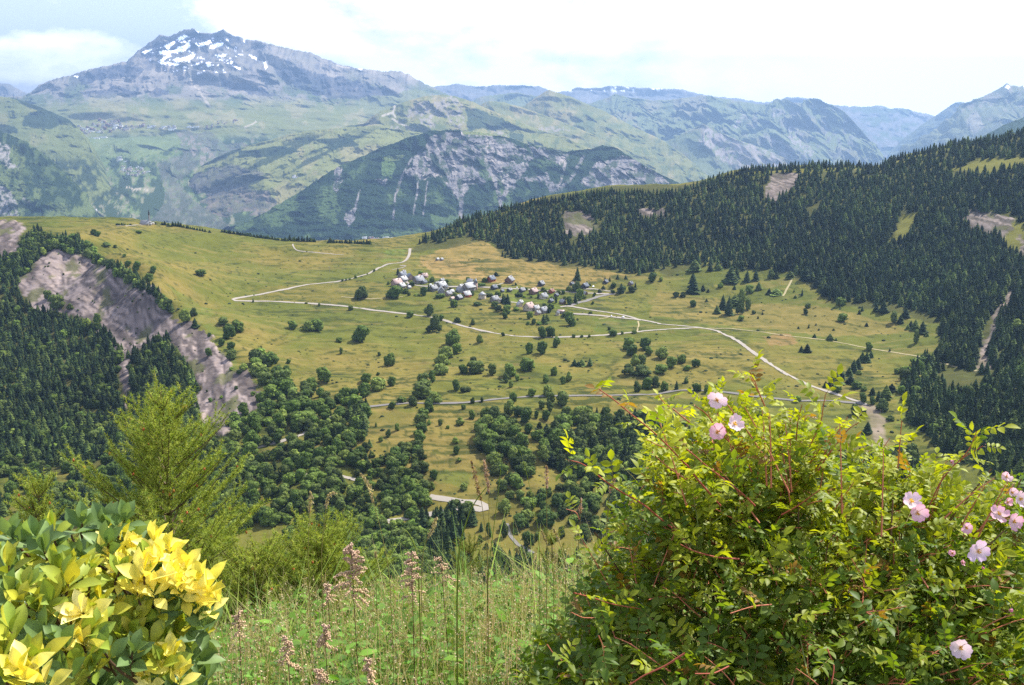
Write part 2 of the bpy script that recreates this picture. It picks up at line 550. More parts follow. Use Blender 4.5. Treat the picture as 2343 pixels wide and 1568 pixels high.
dry(pl(Z5, (940, 425), (1500, 440), (1480, 560), (1150, 500), (900, 440)), (0.13, 0.20, 0.03), .9)
dry(pl(Z5, (1700, 600), (2020, 640), (2010, 720), (1750, 720)), (0.10, 0.16, 0.03), .8)
dry([(2070, 870), (2150, 840), (2230, 850), (2200, 900), (2100, 1000), (2040, 980)], (0.12, 0.19, 0.03), .7)
dry([(1010, 1075), (1070, 1075), (1060, 1120), (1000, 1115)], (0.09, 0.16, 0.03), .8)
dry([(380, 650), (460, 690), (560, 850), (620, 900), (560, 860), (430, 720)], (0.13, 0.19, 0.04), .8)
# terrace edges and mounds: short dark dashes that follow the contours
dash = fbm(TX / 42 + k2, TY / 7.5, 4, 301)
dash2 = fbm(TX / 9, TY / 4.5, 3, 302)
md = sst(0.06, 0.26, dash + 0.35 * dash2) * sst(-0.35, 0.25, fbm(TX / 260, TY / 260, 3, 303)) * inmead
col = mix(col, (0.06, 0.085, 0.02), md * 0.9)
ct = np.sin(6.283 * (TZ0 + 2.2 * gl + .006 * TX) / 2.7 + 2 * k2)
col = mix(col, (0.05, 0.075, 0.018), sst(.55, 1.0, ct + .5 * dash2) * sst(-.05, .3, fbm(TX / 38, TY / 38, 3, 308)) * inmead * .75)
lt = sst(0.2, 0.45, fbm(TX / 70, TY / 9, 4, 304))
col = mix(col, (0.30, 0.25, 0.10), lt * 0.35 * inmead)
spots = sst(0.30, 0.5, fbm(TX / 5.0, TY / 8.0, 3, 305)) * sst(-0.2, 0.3, k1 + k2)
col = mix(col, (0.04, 0.065, 0.018), spots * 0.75 * inmead)
# forest floor, dim green brown
f_floor = np.maximum.reduce([gm([(940, 575), (1000, 530), (1150, 470), (1400, 428), (1850, 365), (2342, 280), (2560, 300), (2500, 1090), (2240, 1060), (2080, 960), (2070, 870), (2160, 830), (2150, 740), (1900, 690), (1800, 620), (1640, 610), (1460, 627), (1150, 590), (1130, 555)])])
col = mix(col, (0.075, 0.09, 0.03), f_floor * 0.85)
lf = gm([(-80, 620), (30, 560), (80, 520), (380, 680), (410, 710), (380, 770), (430, 850), (460, 990), (250, 1060), (100, 1090), (-80, 1085)])
col = mix(col, (0.07, 0.085, 0.03), lf * (1 - rock) * 0.8)
open_ = np.maximum.reduce([gm([(2160, 390), (2250, 365), (2342, 360), (2342, 385), (2230, 400)]), gm([(2290, 520), (2360, 500), (2360, 600), (2300, 570)]), gm([(2060, 490), (2110, 480), (2080, 540), (2030, 560)]), gm([(1590, 590), (1640, 580), (1620, 610)])])
col = mix(col, (0.17, 0.19, 0.045), open_)
# bare rock and scree
strata = fbm(TX / 80 + 2 * fbm(TX / 90, TY / 90, 2, 8), (TZ0 + 0.3 * TX + 6 * fbm(TX / 60, TY / 60, 3, 9)) / 4.6, 2, 401)
rc = np.empty(TX.shape + (3,)); rc[:] = (0.27, 0.25, 0.265)
rc = mix(rc, (0.36, 0.32, 0.29), sst(0.0, 0.8, small + 0.5 * gl) * .5)
rc = mix(rc, (0.09, 0.085, 0.09), sst(-0.02, 0.28, strata) * 0.85)
rc *= (1 + .45 * fbm(TX / 4.5, TZ0 / 2.5 + TY / 9, 3, 405))[..., None]
sl_ = np.sin(6.283 * (TZ0 + .30 * TX + 9 * gl + 2.0 * small) / 7.5) + .5 * np.sin(6.283 * (TZ0 + .34 * TX + 9 * gl + 1.5 * small) / 3.4)
rc = mix(rc, (0.07, 0.065, 0.075), sst(.35, 1.1, sl_ + .9 * fbm(TX / 12, TY / 12, 3, 407)) * .8)
rc = mix(rc, (0.10, 0.12, 0.05), sst(0.24, 0.42, fbm(TX / 22, TY / 30, 4, 402)) * 0.8)
rc *= 1.22
rk = np.clip(rock + rock_r * .8, 0, 1)
col = col * (1 - rk[..., None]) + rc * rk[..., None]
col = mix(col, (0.30, 0.27, 0.24), m_stream * (0.8 + 0.4 * k3))
near_ = 1 - sst(100, 420, RR)
col = mix(col, (0.09, 0.11, 0.03), near_)
col *= (1 + 0.16 * k3 + 0.12 * k2)[..., None]
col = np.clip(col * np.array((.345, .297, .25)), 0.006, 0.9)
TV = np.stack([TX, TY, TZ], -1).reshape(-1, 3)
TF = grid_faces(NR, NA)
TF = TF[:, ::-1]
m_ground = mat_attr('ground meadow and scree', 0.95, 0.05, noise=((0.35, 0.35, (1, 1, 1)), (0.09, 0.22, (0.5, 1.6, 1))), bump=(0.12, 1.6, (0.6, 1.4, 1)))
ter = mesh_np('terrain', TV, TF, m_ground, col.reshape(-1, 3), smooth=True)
tag(ter, kind='structure')
bvT = bvh_of(TV, TF)
def ground(x, y):
    q = bvT.ray_cast(Vector((x, y, 3000)), Vector((0, 0, -1)))[0]
    return q.z if q is not None else None
def gp(px, py):
    return hit(bvT, px, py)

# ================================================================ MOUNTAINS
layers = {}
FS = 1.7      # how much farther than first measured the far ranges stand
def mountain(name, rows, nx, ns, colf, gully=(260, 120, 60), back=(900, -700), jag=1.0, seed=1, flute=1.0, rockmask=None, xr=None, shader=None):
    rows = [np.array(r, float) for r in rows]
    for r_ in rows: r_[:, 2] *= FS
    gully = tuple(g * FS for g in gully); back = tuple(b * FS for b in back)
    x0 = xr[0] if xr else rows[0][:, 0].min(); x1 = xr[1] if xr else rows[0][:, 0].max()
    pxs = np.linspace(x0, x1, nx)
    Ps = []
    for r in rows:
        r = r[np.argsort(r[:, 0])]
        Ps.append(np.stack([np.interp(pxs, r[:, 0], r[:, 1]), np.interp(pxs, r[:, 0], r[:, 2])], -1))
    # keep lower rows below the rows above them
    for i in range(1, len(Ps)):
        Ps[i][:, 0] = np.maximum(Ps[i][:, 0], Ps[i - 1][:, 0] + 2)
        Ps[i][:, 1] = np.minimum(Ps[i][:, 1], Ps[i - 1][:, 1] - 5)
    sc_ = (FPX / Ps[0][:, 1])
    Ps[0][:, 0] += jag * (2.2 * fbm(pxs / 9, pxs * 0, 4, seed) + 1.1 * fbm(pxs / 3, pxs * 0 + 3, 3, seed + 5))
    W = [pt(pxs, p[:, 0], p[:, 1]) for p in Ps]
    seg = len(W) - 1
    per = ns // seg
    G = []
    tt = []
    for i in range(seg):
        for k in range(per):
            t = k / per
            G.append(W[i] * (1 - t) + W[i + 1] * t); tt.append((i + t) / seg)
    G.append(W[-1]); tt.append(1.0)
    bk = []
    for k in range(6, 0, -1):
        t = k / 6
        B = W[0].copy(); B[:, 1] += back[0] * t; B[:, 0] *= 1 + 0.0 * t; B[:, 2] += back[1] * (t ** 1.3)
        bk.append(B)
    G = np.array(bk + G); tt = np.array([-0.001 * k for k in range(6, 0, -1)] + tt)
    S = np.repeat(tt[:, None], nx, 1)
    X, Y, Z = G[..., 0], G[..., 1], G[..., 2]
    px, py = proj(G)
    sc, amp, amp2 = gully
    q = fbm(X / sc, (Y + 2 * Z) / sc, 5, seed + 40)
    rg = ridged(X / sc * 1.6 + 0.5 * q, (Y + Z) / (sc * 3.5), 5, seed + 60)
    fade = sst(0.0, 0.05, S)
    rm = 1.0 if rockmask is None else rockmask(px, py, X, Y, Z)
    G = G.copy()
    G[..., 1] -= fade * (amp * q + amp2 * (rg - 0.5) * 2 * rm * flute)
    G[..., 2] += fade * (0.25 * amp * q - 0.35 * amp2 * (rg - 0.5) * 2 * rm)
    V = G.reshape(-1, 3)
    px, py = proj(G)
    ctx = dict(px=px, py=py, X=G[..., 0], Y=G[..., 1], Z=G[..., 2], S=S, q=q, rg=rg, seed=seed)
    c = np.clip(colf(ctx) * 0.47, 0.006, 0.95)
    F = grid_faces(G.shape[0], nx)[:, ::-1]
    F = F[:, ::-1]
    o = mesh_np(name, V, F, shader or m_far, c.reshape(-1, 3), smooth=True)
    tag(o, kind='structure')
    layers[name + str(seed)] = bvh_of(V, F)
    return o

m_far = mat_attr('mountain side', 0.95, 0.03, noise=((0.007, 0.22, (1, 1, 1)), (0.03, 0.30, (1, 1, 1))), bump=(0.006, 12.0, (1, 1, 1)))
m_wood = mat_attr('wooded mountain side', 0.95, 0.02, noise=((0.02, 0.35, (1, 1, 1)), (0.07, 0.5, (1, 1, 1))), bump=(0.03, 26.0, (1, 1, 1)))

def cnoise(c, s, o=5, k=0, sy=1.0):
    return fbm(c['px'] / s, c['py'] / (s * sy), o, c['seed'] + k)
def pmask(c, poly, rough=8, s=30, k=0):
    dx = rough * cnoise(c, s, 4, 200 + k); dy = rough * cnoise(c, s, 4, 300 + k)
    return inpoly(c['px'] + dx, c['py'] + dy, poly).astype(float)
def lmask(c, line, w, rough=3, s=14):
    dx = rough * cnoise(c, s, 3, 210); dy = rough * cnoise(c, s, 3, 310)
    return 1 - sst(w * .5, w, line_dist(c['px'] + dx, c['py'] + dy, line))
GRASS = (0.125, 0.155, 0.04); DRYG = (0.21, 0.19, 0.07); WOOD = (0.02, 0.035, 0.014); ROCK = (0.27, 0.235, 0.21); PALE = (0.42, 0.37, 0.32); SNOW = (1.8, 1.8, 1.9)
def base(c, rgb):
    a = np.empty(c['px'].shape + (3,)); a[:] = rgb
    return a

# ---- the great snow-flecked massif with its plateau
m1_crest = [(-80, 235), (60, 218), (90, 195), (130, 180), (160, 173), (200, 160), (240, 152), (290, 141), (320, 113), (345, 96), (365, 80), (385, 86), (410, 73), (432, 68), (445, 65), (458, 76), (485, 77), (510, 68), (530, 79), (560, 90), (600, 96), (640, 108), (680, 115), (710, 121), (745, 136), (790, 152), (850, 161), (880, 165), (905, 162), (930, 169), (960, 186), (1000, 206), (1040, 226), (1120, 262), (1200, 300)]
rowA = [(x, y, 11000) for x, y in m1_crest]
rowB = [(-80, 262, 10000), (100, 246, 9900), (300, 205, 10100), (500, 200, 10200), (700, 225, 10000), (900, 250, 9700), (1100, 290, 9200), (1200, 320, 9000)]
rowC = [(-80, 300, 8700), (200, 291, 8500), (450, 288, 8500), (700, 292, 8500), (900, 310, 8300), (1200, 380, 8000)]
rowD = [(-80, 390, 7000), (150, 380, 6900), (300, 385, 6800), (450, 395, 6900), (700, 400, 6900), (1200, 470, 6400)]
rowE = [(-80, 540, 5200), (300, 535, 5200), (700, 545, 5200), (1200, 560, 5200)]
def col1(c):
    px, py = c['px'], c['py']
    a = base(c, (0.22, 0.20, 0.165))
    n1 = cnoise(c, 45, 5, 1, .75); n2 = cnoise(c, 14, 5, 2, 1.0); n3 = cnoise(c, 6, 4, 3)
    a = mix(a, (0.30, 0.26, 0.21), sst(0.0, 0.4, n1 + .4 * n2))
    a = mix(a, (0.10, 0.13, 0.055), sst(0.0, 0.35, -n1 + .5 * n2) * sst(150, 215, py))
    a = mix(a, (0.12, 0.115, 0.12), sst(-0.05, 0.35, n2 - .3 * n1) * (1 - sst(150, 260, py)) * .8)
    # dark crags
    for p in ([(175, 175), (230, 158), (290, 150), (330, 160), (310, 178), (240, 185), (190, 192)], [(180, 208), (260, 203), (320, 205), (310, 222), (200, 224)], [(500, 180), (560, 190), (640, 215), (600, 222), (520, 205)],
              [(620, 150), (700, 160), (800, 180), (900, 210), (860, 235), (760, 225), (700, 215), (650, 180)], [(340, 208), (385, 205), (385, 222), (350, 224)], [(320, 115), (450, 70), (540, 85), (560, 100), (480, 105), (400, 120), (330, 135)]):
        a = mix(a, (0.055, 0.06, 0.08), pmask(c, p, 9, 20) * (0.8 + 0.4 * n3))
    green = sst(215, 250, py + 18 * n1) * (1 - sst(300, 330, py))
    a = mix(a, (0.165, 0.18, 0.055), green * .9)
    a = mix(a, (0.27, 0.24, 0.12), green * sst(0.1, 0.5, n2 + n1) * .6)
    a = mix(a, (0.16, 0.175, 0.07), pmask(c, [(820, 225), (950, 205), (1040, 230), (1200, 300), (1200, 400), (850, 300)], 8) * .8)
    low = sst(296, 330, py + 14 * n1)
    a = mix(a, (0.11, 0.15, 0.05), low)
    a = mix(a, WOOD, low * sst(-0.14, 0.14, n2 + 0.5 * n1 + sst(380, 450, py) * .25) * .85)
    a = mix(a, (0.2, 0.18, 0.12), low * sst(0.25, 0.5, -n2 + .4 * n3) * .8)
    gorge = pmask(c, [(400, 300), (470, 300), (520, 330), (560, 330), (500, 380), (430, 400), (400, 420), (500, 500), (560, 560), (340, 520), (380, 450), (360, 370), (420, 350)], 10)
    a = mix(a, (0.10, 0.10, 0.08), gorge * (.6 + .5 * n3))
    a = mix(a, (0.24, 0.2, 0.16), pmask(c, [(400, 305), (450, 310), (500, 370), (470, 395), (430, 350)], 8) * .7 * sst(-.1, .3, n3))
    a = mix(a, (0.15, 0.19, 0.07), pmask(c, [(180, 320), (400, 305), (420, 330), (330, 360), (200, 355)], 8) * .8)
    # paths and pistes
    for ln in ([(440, 190), (460, 215), (480, 245)], [(560, 292), (585, 280)], [(290, 430), (340, 436)], [(770, 150), (800, 156)], [(380, 150), (420, 165), (450, 200), (470, 235)]):
        a = mix(a, (0.42, 0.36, 0.28), lmask(c, ln, 2.6) * .8)
    snow = np.zeros_like(px)
    for p in (pl(Z1, (1210, 260), (1270, 235), (1280, 250), (1215, 285)), pl(Z1, (1125, 320), (1180, 285), (1190, 295), (1140, 340)), pl(Z1, (1080, 350), (1200, 340), (1290, 290), (1300, 315), (1240, 350), (1150, 370), (1090, 375)),
              pl(Z1, (970, 355), (1030, 335), (1040, 345), (980, 370)), pl(Z1, (1330, 310), (1430, 280), (1445, 290), (1360, 320)), pl(Z1, (1430, 330), (1460, 300), (1520, 285), (1515, 305), (1460, 335)),
              pl(Z1, (1080, 415), (1140, 375), (1160, 380), (1110, 420)), pl(Z1, (1440, 355), (1480, 385), (1530, 370), (1535, 380), (1485, 398)), pl(Z1, (1180, 410), (1300, 380), (1330, 370), (1320, 395), (1200, 430)),
              pl(Z1, (1060, 420), (1160, 430), (1240, 440), (1200, 450), (1090, 432)), pl(Z1, (1790, 420), (1815, 425), (1830, 480), (1810, 470)), pl(Z1, (1330, 200), (1365, 215), (1350, 228)), pl(Z1, (1690, 370), (1750, 400), (1745, 415)), pl(Z1, (1575, 445), (1640, 460), (1640, 480)),
              pl(Z1, (1400, 425), (1440, 430), (1415, 460)), pl(Z1, (1340, 490), (1380, 495), (1345, 505)), pl(Z1, (500, 515), (530, 515), (525, 528)), pl(Z1, (2270, 410), (2330, 430), (2320, 440)), pl(Z2, (10, 435), (30, 440), (20, 447)), pl(Z2, (105, 462), (150, 470), (140, 480)), pl(Z1, (1655, 280), (1670, 275), (1665, 290))):
        snow = np.maximum(snow, pmask(c, p, 3.2, 9))
    sp = sst(0.40, 0.50, cnoise(c, 9, 4, 9, .45)) * pmask(c, [(330, 110), (440, 80), (520, 90), (560, 120), (520, 165), (400, 170), (340, 150)], 6)
    snow = np.maximum(snow, sp * .9)
    a = mix(a, SNOW, snow)
    return a
mountain('mountain', [rowA, rowB, rowC, rowD, rowE], 760, 300, col1, gully=(700, 190, 190), back=(2500, -1500), jag=1.2, seed=1,
         rockmask=lambda px, py, X, Y, Z: 1 - 0.9 * sst(222, 245, py) * (1 - sst(300, 340, py)) * (px < 1100))

# ---- far ranges on the right
def col2(c):
    px, py = c['px'], c['py']
    a = base(c, (0.15, 0.175, 0.08)); n = cnoise(c, 40, 5, 1); m = cnoise(c, 12, 5, 2, .8); k = cnoise(c, 5, 4, 3)
    a = mix(a, (0.20, 0.19, 0.11), sst(0, .4, n + .3 * m))
    a = mix(a, (0.16, 0.155, 0.14), sst(.02, .3, m) * sst(1560, 1900, px + 300 * n) * .9)
    for p in (pl(Z3, (600, 740), (680, 740), (760, 860), (900, 1000), (900, 1090), (830, 1060), (700, 870)), pl(Z3, (140, 860), (300, 920), (560, 1010), (760, 1110), (560, 1120), (380, 1010), (220, 930)),
              pl(Z3, (560, 930), (700, 960), (900, 1080), (740, 1110)), pl(Z3, (420, 770), (450, 790), (380, 880), (340, 870))):
        a = mix(a, (0.28, 0.25, 0.22), pmask(c, p, 9, 16) * sst(-.25, .25, k + .3 * m))
    a = mix(a, (0.05, 0.07, 0.04), sst(.1, .4, m + .4 * n) * sst(330, 400, py + 20 * n) * .7)
    return a
f1 = [(900, 230), (1000, 198), (1050, 192), (1090, 200), (1130, 196), (1180, 195), (1240, 199), (1270, 214), (1300, 208), (1320, 200), (1350, 203), (1400, 197), (1440, 200), (1500, 203), (1560, 205), (1600, 215), (1640, 222), (1680, 225), (1720, 231), (1760, 235), (1800, 223), (1850, 225), (1880, 235), (1900, 240), (1940, 244), (1990, 244), (2015, 241), (2035, 249), (2060, 247), (2100, 257), (2130, 262), (2200, 300), (2400, 330)]
def colF(c):
    a = base(c, (0.17, 0.165, 0.15)); n = cnoise(c, 22, 5, 1, .5); m = cnoise(c, 7, 4, 2)
    a = mix(a, (0.11, 0.14, 0.07), sst(-.1, .3, n) * sst(225, 250, c['py']))
    a = mix(a, (0.26, 0.24, 0.22), sst(.1, .4, m - n) * .7)
    a = mix(a, SNOW, sst(.30, .42, cnoise(c, 8, 4, 5)) * (1 - sst(205, 214, c['py'])) * (c['px'] > 1280) * .9)
    return a
mountain('mountain', [[(x, y, 17000) for x, y in f1], [(900, 300, 14500), (2400, 400, 14500)], [(900, 460, 12500), (2400, 470, 12500)]], 500, 90, colF, gully=(900, 260, 320), back=(1500, -1200), jag=1.0, seed=2)
# blue peak at the far left
mountain('mountain', [[(-80, 200, 14500), (0, 191, 14500), (20, 192, 14500), (40, 203, 14500), (62, 214, 14500), (110, 240, 14500)], [(-80, 330, 13000), (110, 330, 13000)]], 90, 40, colF, gully=(600, 150, 150), back=(900, -700), jag=.6, seed=3)
# far green shoulder between the hill tops
mountain('mountain', [[(1020, 262, 12500), (1060, 240, 12500), (1100, 222, 12500), (1180, 212, 12500), (1250, 225, 12500), (1330, 243, 12500), (1400, 221, 12400), (1450, 224, 12300), (1500, 231, 12200), (1556, 226, 12000), (1606, 218, 12000), (1690, 232, 11800), (1744, 240, 11700), (1824, 236, 11500), (1905, 240, 11400), (1932, 256, 11300), (1959, 286, 11200), (1989, 320, 11000), (2016, 356, 10800), (2025, 375, 10700)],
                      [(1020, 330, 11000), (1500, 300, 10600), (1900, 340, 10400), (2025, 400, 10500)], [(1020, 520, 9300), (2025, 520, 9300)]], 520, 150,
         col2, gully=(520, 260, 330), back=(1400, -1200), jag=.7, seed=4)

# spur in front of it
mountain('mountain', [[(1430, 345, 9800), (1500, 330, 9700), (1556, 313, 9600), (1606, 285, 9500), (1625, 290, 9450), (1656, 308, 9300), (1700, 325, 9100), (1742, 338, 9000), (1806, 368, 8800), (1850, 395, 8700)], [(1430, 430, 8600), (1850, 430, 8500)], [(1430, 560, 7800), (1850, 560, 7800)]], 240, 90,
         lambda c: mix(col2(c), (0.30, 0.26, 0.23), pmask(c, [(1606, 287), (1656, 310), (1806, 372), (1740, 420), (1640, 360), (1600, 330)], 8, 14) * sst(-.3, .2, cnoise(c, 6, 4, 6))), gully=(420, 90, 190), back=(500, -500), jag=.7, seed=5)
def col3(c):
    px, py = c['px'], c['py']
    a = base(c, (0.15, 0.165, 0.085)); n = cnoise(c, 40, 5, 1); m = cnoise(c, 11, 5, 2)
    a = mix(a, (0.21, 0.19, 0.15), sst(.0, .35, m + (230 - py) / 160))
    a = mix(a, (0.10, 0.11, 0.08), sst(.1, .4, n - m) * .7)
    a = mix(a, (0.34, 0.3, 0.26), pmask(c, pl(Z3, (1960, 790), (2010, 760), (2080, 860), (2000, 920), (1950, 850)), 6, 14) * .6)
    a = mix(a, SNOW, pmask(c, pl(Z3, (2225, 580), (2245, 590), (2235, 612), (2218, 600)), 1, 9))
    a = mix(a, SNOW, sst(.3, .4, cnoise(c, 6, 3, 9)) * (py < 212) * (px > 2320))
    return a
mountain('mountain', [[(2040, 345, 13500), (2066, 318, 13500), (2100, 292, 13500), (2140, 265, 13500), (2184, 236, 13500), (2201, 234, 13500), (2260, 250, 13300), (2500, 300, 13000)], [(2040, 420, 12500), (2500, 420, 12000)]], 160, 50, col3, gully=(500, 120, 200), back=(700, -600), jag=.8, seed=6)
mountain('mountain', [[(2000, 385, 10300), (2026, 369, 10300), (2080, 338, 10200), (2154, 292, 10100), (2177, 265, 10000), (2211, 236, 10000), (2240, 224, 10000), (2261, 215, 10000), (2290, 201, 10000), (2303, 190, 10000), (2312, 196, 10000), (2330, 198, 9900), (2350, 194, 9900), (2500, 170, 9800)], [(2000, 440, 9000), (2200, 380, 8800), (2500, 330, 8200)], [(2000, 560, 8000), (2500, 560, 7500)]], 260, 110, col3, gully=(520, 130, 200), back=(900, -800), jag=1.0, seed=7)
mountain('mountain', [[(2180, 345, 5200), (2230, 322, 5200), (2290, 290, 5200), (2342, 268, 5200), (2500, 240, 5200)], [(2180, 420, 4300), (2500, 420, 4300)]], 90, 40, lambda c: base(c, (0.03, 0.05, 0.02)), gully=(200, 40, 30), back=(500, -500), jag=.8, seed=8, shader=m_wood)

# ---- green hills in the middle
def colH(c):
    px, py = c['px'], c['py']
    a = base(c, (0.17, 0.175, 0.058)); n = cnoise(c, 50, 5, 1); m = cnoise(c, 13, 5, 2, .8); k = cnoise(c, 5, 4, 3)
    a = mix(a, (0.25, 0.215, 0.095), sst(0, .4, n + .4 * m))
    a = mix(a, (0.09, 0.12, 0.04), sst(.05, .4, m - .3 * n) * .7)
    for p in (pl(Z2, (560, 690), (740, 650), (830, 720), (850, 860), (780, 880), (700, 760), (640, 870), (560, 860), (520, 800), (440, 800), (450, 740)),
              pl(Z2, (1000, 870), (1100, 880), (1140, 950), (1020, 900)), pl(Z2, (1310, 870), (1480, 870), (1560, 900), (1400, 910)), pl(Z2, (340, 870), (410, 870), (390, 960), (335, 960))):
        a = mix(a, (0.26, 0.23, 0.185), pmask(c, p, 8, 14) * sst(-.25, .25, k + .3 * m))
    for p in (pl(Z2, (860, 740), (1000, 760), (1160, 860), (1020, 890), (860, 880)), pl(Z2, (1140, 910), (1240, 920), (1240, 960), (1150, 950)), pl(Z2, (160, 870), (270, 860), (260, 930), (170, 930))):
        a = mix(a, (0.03, 0.05, 0.025), pmask(c, p, 8, 14) * .85)
    for ln in (pl(Z2, (370, 710), (350, 770), (370, 800)), pl(Z2, (350, 815), (460, 870), (500, 890)), pl(Z2, (340, 960), (180, 930), (0, 920)), pl(Z2, (280, 790), (350, 770))):
        a = mix(a, (0.46, 0.40, 0.32), lmask(c, ln, 3.0, 1.5) * .9)
    a = mix(a, (0.05, 0.07, 0.035), sst(.2, .4, k + m) * sst(1450, 1650, px) * .8)
    return a
mountain('mountain', [[(1120, 285, 9400), (1170, 258, 9400), (1210, 235, 9400), (1235, 217, 9400), (1255, 206, 9400), (1300, 220, 9300), (1380, 254, 9200), (1450, 291, 9000), (1510, 318, 8700), (1560, 352, 8300), (1600, 385, 8000), (1640, 420, 7700)], [(1120, 360, 8600), (1400, 350, 8000), (1640, 480, 7000)], [(1120, 560, 7400), (1640, 560, 6600)]], 330, 120, colH, gully=(420, 100, 120), back=(900, -800), jag=.5, seed=9)
mountain('mountain', [[(1060, 262, 8700), (1090, 243, 8700), (1120, 232, 8700), (1150, 234, 8700), (1200, 248, 8600), (1240, 262, 8500), (1300, 285, 8300), (1360, 310, 8000), (1430, 345, 7600), (1500, 385, 7200)], [(1060, 330, 8000), (1500, 430, 6800)], [(1060, 540, 7000), (1500, 540, 6300)]], 260, 90, colH, gully=(380, 80, 70), back=(600, -500), jag=.4, seed=10)
mountain('mountain', [[(780, 300, 7600), (830, 284, 7600), (850, 268, 7600), (870, 256, 7600), (900, 243, 7700), (930, 232, 7700), (970, 221, 7700), (1010, 217, 7700), (1040, 220, 7700), (1080, 233, 7600), (1120, 252, 7500), (1170, 272, 7300), (1230, 296, 7100), (1290, 316, 6900), (1350, 340, 6700), (1420, 375, 6500), (1480, 420, 6300)], [(780, 340, 7000), (900, 335, 6900), (1100, 340, 6500), (1480, 470, 5900)], [(780, 560, 5900), (1480, 560, 5700)]], 420, 140, colH, gully=(330, 90, 110), back=(700, -600), jag=.4, seed=11)
# meadow spur above the gorge
def colG(c):
    px, py = c['px'], c['py']
    a = base(c, (0.17, 0.18, 0.06)); n = cnoise(c, 50, 5, 1); m = cnoise(c, 12, 5, 2, .8); k = cnoise(c, 5, 4, 3)
    a = mix(a, (0.23, 0.21, 0.09), sst(0, .4, n + .3 * m))
    sl = fbm((c['px'] + c['py'] * 1.6) / 60, (c['py'] + c['px'] * .45) / 16, 4, 77)
    a = mix(a, WOOD, sst(.0, .22, sl + .4 * m) * .85 * sst(300, 320, py + (px - 700) * .1))
    for p in ([(400, 430), (520, 425), (620, 440), (640, 480), (560, 540), (380, 540)], [(440, 400), (520, 375), (600, 400), (560, 450), (420, 440)]):
        a = mix(a, (0.09, 0.085, 0.075), pmask(c, p, 12) * (.75 + .4 * k))
    a = mix(a, (0.2, 0.16, 0.12), pmask(c, [(380, 440), (640, 440), (620, 540), (380, 540)], 12) * sst(.1, .35, m) * .7)
    for p in ([(720, 320), (800, 315), (820, 330), (760, 345)], [(545, 345), (640, 335), (690, 345), (620, 360), (545, 355)]):
        a = mix(a, WOOD, pmask(c, p, 6) * .9)
    return a
mountain('mountain', [[(395, 440, 6900), (410, 415, 6900), (440, 392, 6900), (480, 368, 6900), (530, 345, 6900), (600, 325, 6900), (660, 308, 6900), (720, 298, 6900), (800, 292, 6900), (860, 288, 6900), (940, 300, 6800), (1050, 320, 6600)], [(395, 480, 6200), (600, 400, 6000), (1050, 380, 5900)], [(395, 545, 5300), (1050, 545, 5100)]], 420, 160, colG, gully=(260, 80, 70), back=(250, -420), jag=.7, seed=12)

# ---- left flank
def colL(c):
    px, py = c['px'], c['py']
    a = base(c, (0.13, 0.15, 0.05)); n = cnoise(c, 40, 5, 1); m = cnoise(c, 12, 5, 2); k = cnoise(c, 5, 4, 3)
    a = mix(a, (0.18, 0.18, 0.07), sst(0, .4, n))
    a = mix(a, WOOD, sst(330, 375, py + 20 * n) * sst(-.25, .1, m + .4 * k) * .9)
    for p in (pl(Z1, (60, 670), (220, 690), (470, 800), (490, 840), (340, 870), (160, 860), (170, 800), (260, 760)), pl(Z1, (-60, 820), (110, 880), (110, 910), (-60, 910))):
        a = mix(a, WOOD, pmask(c, p, 8) * .9)
    return a
mountain('mountain', [[(-90, 212, 8200), (0, 221, 8100), (30, 224, 8000), (60, 234, 7900), (100, 249, 7700), (130, 262, 7600), (160, 276, 7400), (185, 300, 7100), (210, 345, 6700), (235, 410, 6200), (262, 480, 5700)], [(-90, 330, 7000), (100, 340, 6600), (185, 375, 6300), (262, 500, 5400)], [(-90, 540, 5200), (262, 545, 5100)]], 190, 140, colL, gully=(260, 60, 50), back=(600, -500), jag=.5, seed=13)
def colL2(c):
    px, py = c['px'], c['py']
    a = base(c, WOOD); n = cnoise(c, 40, 5, 1); m = cnoise(c, 12, 5, 2); k = cnoise(c, 5, 4, 3)
    a = mix(a, (0.06, 0.085, 0.03), sst(0, .35, m))
    a = mix(a, (0.12, 0.15, 0.05), sst(.15, .4, n + .3 * k) * .8)
    for p in (pl(Z1, (-60, 940), (30, 960), (70, 1080), (140, 1160), (40, 1130), (-60, 1060)), pl(Z1, (-60, 1240), (60, 1290), (120, 1400), (100, 1510), (-60, 1500)), pl(Z1, (150, 1330), (220, 1380), (210, 1400))):
        a = mix(a, (0.26, 0.24, 0.22), pmask(c, p, 9, 20) * sst(-.3, .2, k + .2 * m))
    return a
mountain('mountain', [[(-90, 270, 5600), (0, 300, 5500), (30, 312, 5500), (60, 325, 5400), (100, 352, 5300), (140, 386, 5200), (170, 420, 5100), (200, 462, 5000), (225, 500, 4900), (260, 545, 4700)], [(-90, 420, 4900), (60, 440, 4800), (260, 560, 4500)], [(-90, 600, 4300), (260, 600, 4300)]], 170, 120, colL2, gully=(150, 45, 60), back=(500, -500), jag=1.0, seed=14, shader=m_wood)

